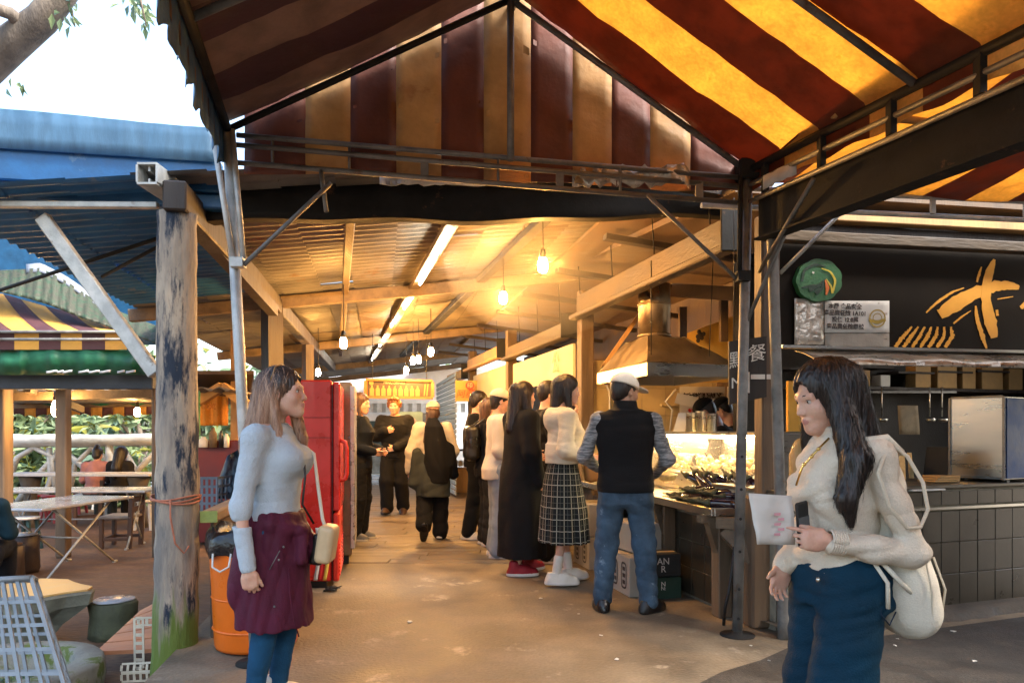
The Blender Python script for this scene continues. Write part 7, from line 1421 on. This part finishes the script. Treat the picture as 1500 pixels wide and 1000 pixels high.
# ------------------------------------------------------------ woman in the long coat
S = skel(1.68, 'f', head=(-5, 4, 0), elR=(.22, -.02, 1.08), wrR=(.20, .06, .84), elL=(-.2, .02, 1.1), wrL=(-.15, .2, 1.05), ankL=(-.085, .10, .085), ankR=(.09, -.10, .085), toeR=20, toeL=6)
Gp = person('woman in a long black coat and red trainers with long straight black hair', (765-750)/1080*6.5, 6.5, math.radians(-62), S, hair_cap(S, 1.12, fringe=-.005, low=-.06)+[RC(H(S, (0, -.07, .02)), (.01, -.10, 1.27), .075, .06, .04), RC(H(S, (.07, -.01, .0)), (.10, .02, 1.28), .038, .03, .03), RC(H(S, (-.07, -.01, .0)), (-.10, .02, 1.28), .038, .03, .03)], HBLK, .002, 500, .35, .005, .0078)
garment(S, 'long_coat', [LF([(.155, 0, -.01, .235, .20), (.5, 0, -.01, .225, .19), (.9, 0, -.01, .205, .165), (1.1, 0, 0, .19, .15), (1.3, 0, -.005, .19, .135), (1.38, 0, -.015, .14, .10), (1.43, 0, -.02, .08, .07)], .03, 2.3, (7, .03, 1)), RC(S.shL, S.shR, .07, .07, .05)]+[q for sd in 'LR' for q in (RC(getattr(S, 'sh'+sd), getattr(S, 'el'+sd), .078, .072, .05), RC(getattr(S, 'el'+sd), getattr(S, 'wr'+sd), .07, .055, .04))], C_BLACK, .006, (6, 6, 5), 61)
for sd in 'LR': shoe(S, sd, Gp, [S_RED, S_SOLE], .0068, .006)
# ------------------------------------------------------------ man with glasses behind them
S = skel(1.72, 'm', head=(0, 8, 0), elR=(.25, .05, 1.12), wrR=(.12, .22, 1.37), elL=(-.24, -.02, 1.1), wrL=(-.2, .15, .98))
Hm = person('man with glasses in dark clothes standing behind the cream hooded top', (802-750)/1080*7.1, 7.1, math.radians(-82), S, hair_cap(S, 1.10, fringe=.0, low=.0), HBLK, .002, 0, res=.0085, hands=dict(R=dict(d=(-.2, .5, .8), n=(-.4, -.8, .3), w=(-.8, .2, .2), curl=(30, 35, 25))))
garment(S, 'jacket', [torso(S, .028, .82, 1.44), RC(S.shL, S.shR, .066, .066, .05)]+arm(S, 'L', .024)+arm(S, 'R', .024), C_BLACK2, .006, (8, 8, 14), 63); garment(S, 'trousers', legs(S, .022, (.09, .07, .055))+[torso(S, .012, .8, .95)], C_BLACK, .006, (8, 8, 16), 64)
for sd in 'LR': shoe(S, sd, Hm, [S_GRY, S_SOLE], .009)
def glasses(S, root):
    g = MB()
    for sx in (-1, 1): g.tube([H(S, (sx*.033+.023*math.cos(a), .093-.01*abs(math.cos(a)), .003+.018*math.sin(a))) for a in np.linspace(0, 6.28, 16)], .0018, 6); g.tube([H(S, (sx*.056, .085, .008)), H(S, (sx*.078, .0, .008))], .0018, 5)
    g.tube([H(S, (-.010, .096, .006)), H(S, (.010, .096, .006))], .0018, 5); return g.build('glasses', BLACKP, root, world=False)
glasses(S, Hm)
# ------------------------------------------------------------ person in white with pale jeans
S = skel(1.66, 'f', head=(0, 6, 0), elL=(-.22, 0, 1.1), wrL=(-.15, .2, 1.0), wrR=(.17, .18, 1.0))
Fp = person('person in a white top and pale jeans mostly hidden by the long black coat', (731-750)/1080*7.35, 7.35, math.radians(-80), S, hair_cap(S, 1.08), HBLK, .002, 0, res=.009)
garment(S, 'white_top', [torso(S, .035, .80, 1.44), RC(S.shL, S.shR, .066, .066, .05)]+arm(S, 'L', .026)+arm(S, 'R', .026), C_WHITE, .007, (8, 8, 12), 66); garment(S, 'jeans', legs(S, .022, (.09, .072, .062))+[torso(S, .010, .8, .93)], C_JEANL, .005, (8, 8, 16), 67); cap(S, Fp, C_CREAM)
for sd in 'LR': shoe(S, sd, Fp, [S_WHITE, S_SOLE], .009)
# ------------------------------------------------------------ woman with dark pack, man in black jumper
S = skel(1.60, 'f', head=(0, 4, 0)); Ep = person('dark-haired woman in black with a small dark backpack behind the man in the black jumper', (717-750)/1080*8.1, 8.1, math.radians(-75), S, hair_cap(S, 1.12, low=-.05)+[RC(H(S, (0, -.07, .02)), H(S, (0, -.085, -.2)), .066, .045, .04)], HBRN, .002, 0, res=.0095)
garment(S, 'black_top', [torso(S, .03, .80, 1.43), RC(S.shL, S.shR, .062, .062, .05)]+arm(S, 'L', .022)+arm(S, 'R', .022), C_BLACK, .006, (8, 8, 12), 68); garment(S, 'trousers', legs(S, .026, (.09, .072, .064))+[torso(S, .01, .8, .93)], C_BLACK2, .005, (8, 8, 14), 69)
for sd in 'LR': shoe(S, sd, Ep, [S_WHITE, S_SOLE], .01)
bk2 = held('backpack', 'small dark backpack on the dark-haired woman in the queue', 'bag', Ep, (0, -.20, 1.0)); sdf_obj('pack_body', [BX((0, 0, .12), (.13, .08, .19), None, .06, .03)], .01, S_BLK, bk2, folds(5, .005)); g = MB(); [(g.tube([(x, .02, .3), (x, .12, .38), (x, .27, .28), (x, .30, .1)], .014, 6), g.build('strap', S_BLK, bk2, world=False), g.__init__()) for x in (-.09, .09)]
S = skel(1.70, 'm', head=(12, 10, 0), elR=(.25, -.02, 1.1), wrR=(.2, .17, .96), elL=(-.25, -.02, 1.1), wrL=(-.18, .2, .98), ankL=(-.1, .08, .085), ankR=(.11, -.1, .085), kneeR=(.1, -.03, .48))
D = person('young man with short black hair in a plain black jumper looking down', (700-750)/1080*8.6, 8.6, math.radians(-92), S, hair_cap(S, 1.12, fringe=-.012, low=.0), HBLK, .002, 200, .1, .005, .0085)
garment(S, 'jumper', [torso(S, .032, .84, 1.44), RC(S.shL, S.shR, .068, .068, .05)]+arm(S, 'L', .028)+arm(S, 'R', .028), C_BLACK, .007, (8, 8, 12), 70); garment(S, 'trousers', legs(S, .018, (.09, .07, .06))+[torso(S, .012, .8, .93)], C_BLACK, .006, (8, 8, 14), 71)
for sd in 'LR': shoe(S, sd, D, [S_WHITE, S_SOLE], .0085, .006)
cb = held('cloth_bag', 'mustard yellow cloth bag held by the young man in black', 'bag', D, (.10, .20, .88)); sdf_obj('bag_body', [BX((0, 0, -.02), (.04, .10, .12), None, .03, .02)], .009, mat('mustard_cloth', (.48, .28, .06), .8, 0, .2, 6), cb, folds(9, .006)); g = MB(); g.tube([(0, -.06, .08), (0, -.03, .16), (0, .03, .16), (0, .06, .08)], .008, 6); g.build('handle', mat('mustard_cloth', (.48, .28, .06)), cb, world=False)
# ------------------------------------------------------------ woman beside the fridge
S = skel(1.68, 'f', head=(-6, 6, 0), elR=(.2, -.04, 1.1), wrR=(.12, .2, 1.03), elL=(-.2, .0, 1.1), wrL=(-.1, .22, 1.03)); 
A = person('woman in black leaning by the steel fridge and holding a phone', (527-750)/1080*8.5, 8.5, math.radians(-98), S, hair_cap(S, 1.10, low=-.05)+[RC(H(S, (0, -.06, .02)), H(S, (0, -.06, -.2)), .062, .045, .04), RC(H(S, (.06, .0, -.02)), H(S, (.07, .04, -.22)), .026, .015, .03)], HBRN, .002, 0, res=.0085)
garment(S, 'black_jumper', [torso(S, .030, .84, 1.43), RC(S.shL, S.shR, .064, .064, .05)]+arm(S, 'L', .026)+arm(S, 'R', .026), C_NAVY, .007, (8, 8, 12), 72); garment(S, 'trousers', legs(S, .020, (.09, .072, .066))+[torso(S, .012, .8, .93)], C_BLACK, .005, (8, 8, 14), 73)
for sd in 'LR': shoe(S, sd, A, [S_GRY, S_SOLE], .009)
p2 = held('phone', 'grey phone in the hand of the woman by the fridge', 'phone', A, (.10, .32, 1.02)); g = MB(); g.box((0, 0, 0), (.07, .14, .010), bev=.004); g.build('case', S_GRY, p2, world=False)
# ------------------------------------------------------------ man walking towards us
S = skel(1.74, 'm', head=(0, 6, 0), elR=(.27, .0, 1.14), wrR=(.09, .17, 1.22), elL=(-.27, .02, 1.10), wrL=(-.06, .19, .98), kneeR=(.10, .10, .50), ankR=(.10, .04, .11), kneeL=(-.10, .02, .48), ankL=(-.10, -.12, .12), liftL=20)
B = person('man with curly auburn hair in a black jumper walking towards the viewer', (578-750)/1080*11.0, 11.0, math.radians(176), S, hair_cap(S, 1.12, fringe=.006, low=.01)+[EL(H(S, (x, y, z)), .028, None, .012) for x, y, z in ((-.06, .05, .10), (-.02, .07, .115), (.03, .07, .112), (.065, .04, .09), (.085, .0, .04), (-.085, .0, .04), (-.08, -.02, .0), (.08, -.02, .0), (.0, .03, .13))], HRED, .004, 300, .07, .006, .0088, hands=dict(R=dict(d=(-.9, .1, .15), n=(0, -1, 0), w=(0, .1, 1), curl=(35, 45, 30)), L=dict(d=(.9, .1, -.2), n=(0, -1, 0), w=(0, .1, 1), curl=(35, 45, 30))))
garment(S, 'jumper', [torso(S, .036, .83, 1.42), RC(S.shL, S.shR, .070, .070, .05)]+arm(S, 'L', .034, .96)+arm(S, 'R', .034, .96), C_BLACK, .008, (8, 8, 12), 74); garment(S, 'trousers', legs(S, .020, (.09, .075, .07), fl=.008)+[torso(S, .014, .8, .93)], C_BLACK, .008, (8, 8, 12), 75)
for sd in 'LR': shoe(S, sd, B, [S_BRN, S_BLK], .009, .006)
# ------------------------------------------------------------ woman walking away with draped jacket
S = skel(1.58, 'f', head=(10, 4, 0), elL=(-.26, -.02, 1.08), wrL=(-.29, .04, .86), elR=(.25, .02, 1.1), wrR=(.2, .2, .98), kneeL=(-.10, -.0, .49), ankL=(-.10, -.22, .20), liftL=62, kneeR=(.09, .06, .48), ankR=(.09, .04, .085))
Cw = person('woman in a pale cap walking away with a black jacket draped over her back', (634-750)/1080*8.5, 8.5, math.radians(4), S, [EL(H(S, (0, -.03, -.02)), (.076, .085, .07)), RC(H(S, (-.02, -.06, -.03)), (-.06, -.10, 1.14), .06, .045, .04)], HBRN, .003, 300, .3, .005, .0085)
garment(S, 'cream_top', [torso(S, .022, .84, 1.43), RC(S.shL, S.shR, .06, .06, .05)]+arm(S, 'L', .030)+arm(S, 'R', .030), C_CREAM, .007, (8, 8, 12), 76); garment(S, 'trousers', legs(S, .022, (.09, .075, .066), fl=.006)+[torso(S, .012, .8, .93)], C_BLACK, .007, (8, 8, 12), 77); cap(S, Cw, C_CREAM)
garment(S, 'draped_jacket', [LF([(.66, .04, -.10, .13, .08), (.85, .05, -.11, .155, .095), (1.1, .04, -.12, .13, .09), (1.3, .02, -.12, .10, .085), (1.40, -.0, -.09, .05, .05)], .05, 2.1, (6, .05, 1)), RC((.18, -.05, 1.05), (.24, -.02, .75), .07, .05, .06)], C_BLACK, .009, (7, 7, 7), 78); garment(S, 'tied_shirt', [LF([(.50, .0, -.02, .185, .15), (.65, 0, -.02, .195, .155), (.85, 0, -.01, .185, .145), (.98, 0, 0, .15, .12)], .03, 2.2, (7, .05, 2)), RC((-.18, -.06, 1.0), (-.22, -.06, .66), .06, .06, .06)], C_GREENG, .008, (7, 7, 7), 79)
for sd in 'LR': shoe(S, sd, Cw, [S_WHITE if sd == 'R' else S_BLK, S_BLK], .0085)
# ------------------------------------------------------------ two vendors at the grill
for lb, px, Yv, rz, z, sd in (('vendor in a black cap bending over the grill behind the glass case', 1072, 7.15, 75, 1.44, 80), ('second vendor with a dark cap half hidden behind the bending one', 1094, 7.6, 60, 1.47, 81)):
    S = skel(1.66, 'm', head=(0, 34, 0), hc=(0, .26, z/1.66*1.70), neck=(0, .15, z/1.66*1.70-.12), chest=(0, .09, 1.22), shL=(-.19, .10, 1.25), shR=(.19, .10, 1.25), elL=(-.24, .2, 1.0), wrL=(-.16, .42, 1.0), elR=(.24, .2, 1.0), wrR=(.16, .42, 1.0))
    vd = person(lb, (px-750)/1080*Yv, Yv, math.radians(rz), S, hair_cap(S, 1.06, low=.0), HBLK, .001, 0, res=.0088); garment(S, 'shirt', [torso(S, .03, .8, 1.30), RC(S.shL, S.shR, .07, .07, .05), RC((0, .09, 1.2), S.neck, .09, .06, .05)]+arm(S, 'L', .024, .6)+arm(S, 'R', .024, .6), C_BLACK2, .006, (8, 8, 12), sd); garment(S, 'apron', legs(S, .02, (.09, .07, .06))+[torso(S, .012, .8, .93)], C_BLACK, .004, (8, 8, 12), sd+9); cap(S, vd, C_BLACK)
    for q in 'LR': shoe(S, q, vd, [S_BLK, S_BLK], .011)
# ------------------------------------------------------------ seated people on the left
def seated(label, px, Yd, zs, rz, top, bot, hair_, hm, seed, base=-.26, hn=0):
    S = skel(1.58, 'f', head=(0, 12, 0)); dz = (zs-base)/S.s-.90; o = V(0, 0, dz)
    J = dict(hipL=(-.09, 0, .92), hipR=(.09, 0, .92), pelvis=(0, -.01, .95), chest=(0, .04, 1.27), neck=(0, .05, 1.42), hc=(0, .11, 1.56), shL=(-.17, .03, 1.36), shR=(.17, .03, 1.36), elL=(-.24, .08, 1.10), elR=(.24, .08, 1.10), wrL=(-.14, .30, 1.08), wrR=(.14, .30, 1.08)); J = {k: tuple(np.array(v)+o) for k, v in J.items()}
    J.update(kneeL=(-.12, .42, .93+dz), kneeR=(.12, .42, .93+dz), ankL=(-.12, .40, .085), ankR=(.12, .40, .085)); S = skel(1.58, 'f', head=(0, 14, 0), **J)
    def tor(i, z0, z1): 
        T = [(t[0]+dz, *t[1:]) for t in TF]; return torso(S, i, z0+dz, z1+dz, shape=T)
    hp = hair_cap(S, 1.12, low=-.05); 
    if hair_ == 'long': hp += [RC(H(S, (0, -.06, .02)), S.neck+V(0, -.13, -.22), .085, .055, .04), RC(H(S, (0, -.06, -.03)), S.neck+V(0, -.11, -.1), .09, .08, .04)]
    else: hp += [EL(H(S, (0, -.05, .13)), .042, None, .02)]
    pr_ = head_prims(S)+[tor(-.014, .82, 1.43)]+arm(S, 'L', -.006)+arm(S, 'R', -.006)+legs(S, -.01)+hand_prims(S.wrL, (0, 1, 0), (0, 0, -1), (1, 0, 0), s=.85)+hand_prims(S.wrR, (0, 1, 0), (0, 0, -1), (-1, 0, 0), s=.85)
    root = thing('person', label, 'person', ((px-750)/1080*Yd, Yd, base), math.radians(rz)); S.root = root; S.res = .011
    sdf_obj('body', pr_, .010, [SKIN], root); sdf_obj('hair', hp, .009, hm, root, groove(S, .003), extra=strands(hn, .4, .008, seed) if hn else None)
    garment(S, 'top', [tor(.026, .86, 1.44), RC(S.shL, S.shR, .064, .064, .05)]+arm(S, 'L', .02)+arm(S, 'R', .02), top, .007, (8, 8, 10), seed); garment(S, 'trousers', legs(S, .02, (.095, .07, .055))+[tor(.016, .8, .95)], bot, .006, (8, 8, 10), seed+1)
    for q in 'LR': shoe(S, q, root, [S_BLK, S_BLK], .011)
    return root
seated('woman in a pink top with her hair in a bun, sitting at the far table', 139, 12.4, .24, 4, C_PINK, C_GREENG, 'bun', HBLK, 90)
seated('woman with very long black hair sitting at the far table', 174, 12.3, .25, -4, C_BLACK2, C_BLACK, 'long', HBLK, 93, hn=300)
seated('person in a dark teal jacket sitting at the left edge of the photo', -34, 6.3, .18, 20, C_TEAL, C_NAVY, 'long', HBLK, 96)
wb = thing('waist_bag', 'beige belt bag on the woman with very long hair', 'bag', P(174, 716, 12.15)); g = MB(); g.box(P(174, 716, 12.12), (.30, .07, .07), bev=.02); g.build('bag_body', mat('beige_bag', (.55, .45, .28), .6, 0, .2, 6), wb)
HZ = bpy.data.materials.new('grill_smoke'); HZ.use_nodes = True; t = HZ.node_tree; t.nodes.clear(); o_ = t.nodes.new('ShaderNodeOutputMaterial'); pv = t.nodes.new('ShaderNodeVolumePrincipled')
pv.inputs['Color'].default_value = (1, .95, .88, 1); pv.inputs['Density'].default_value = .06; pv.inputs['Anisotropy'].default_value = .35; t.links.new(pv.outputs[0], o_.inputs['Volume'])
g = MB(); [g.ball(c_, r_, 20) for c_, r_ in ((P(800, 395, 7.2), (1.0, 1.9, .62)),)]; tag(g.build('smoke', HZ), 'thin warm smoke drifting from the grill round the nearest bulbs', 'smoke', kind='stuff')
# ============================================================ light, camera
w = bpy.data.worlds.new('World'); SC.world = w; w.use_nodes = True; t = w.node_tree
bg = t.nodes['Background']; sky = t.nodes.new('ShaderNodeTexSky'); sky.sky_type = 'NISHITA'; sky.sun_disc = False
sky.sun_elevation = math.radians(48); sky.sun_rotation = math.radians(120); sky.dust_density = 4; sky.air_density = 1.2; sky.ozone_density = 1
t.links.new(sky.outputs[0], bg.inputs[0]); bg.inputs[1].default_value = .15
sl = bpy.data.lights.new('sun', 'SUN'); sl.energy = 1.5; sl.angle = math.radians(14); sl.color = (1, .96, .9)
so = bpy.data.objects.new('sun', sl); COL.objects.link(so)
az = math.radians(120); el = math.radians(48); dirv = Vector((math.sin(az)*math.cos(el), math.cos(az)*math.cos(el), math.sin(el)))
so.rotation_euler = dirv.to_track_quat('Z', 'Y').to_euler(); so.location = (6, -4, 9)
cam = bpy.data.cameras.new('camera'); co = bpy.data.objects.new('camera', cam); COL.objects.link(co); SC.camera = co
co.location = (0, 0, HC); co.rotation_euler = (math.radians(90), 0, 0); cam.sensor_width = 36; cam.lens = 36*F/1500
cam.shift_y = 130/1500; cam.clip_end = 600; cam.clip_start = .05
vs = SC.view_settings; vs.view_transform = 'Standard'; vs.look = 'None'; vs.exposure = 2.36; vs.gamma = 1
SC.cycles.use_denoising = True; SC.cycles.max_bounces = 6; SC.cycles.diffuse_bounces = 4; SC.cycles.sample_clamp_indirect = 6
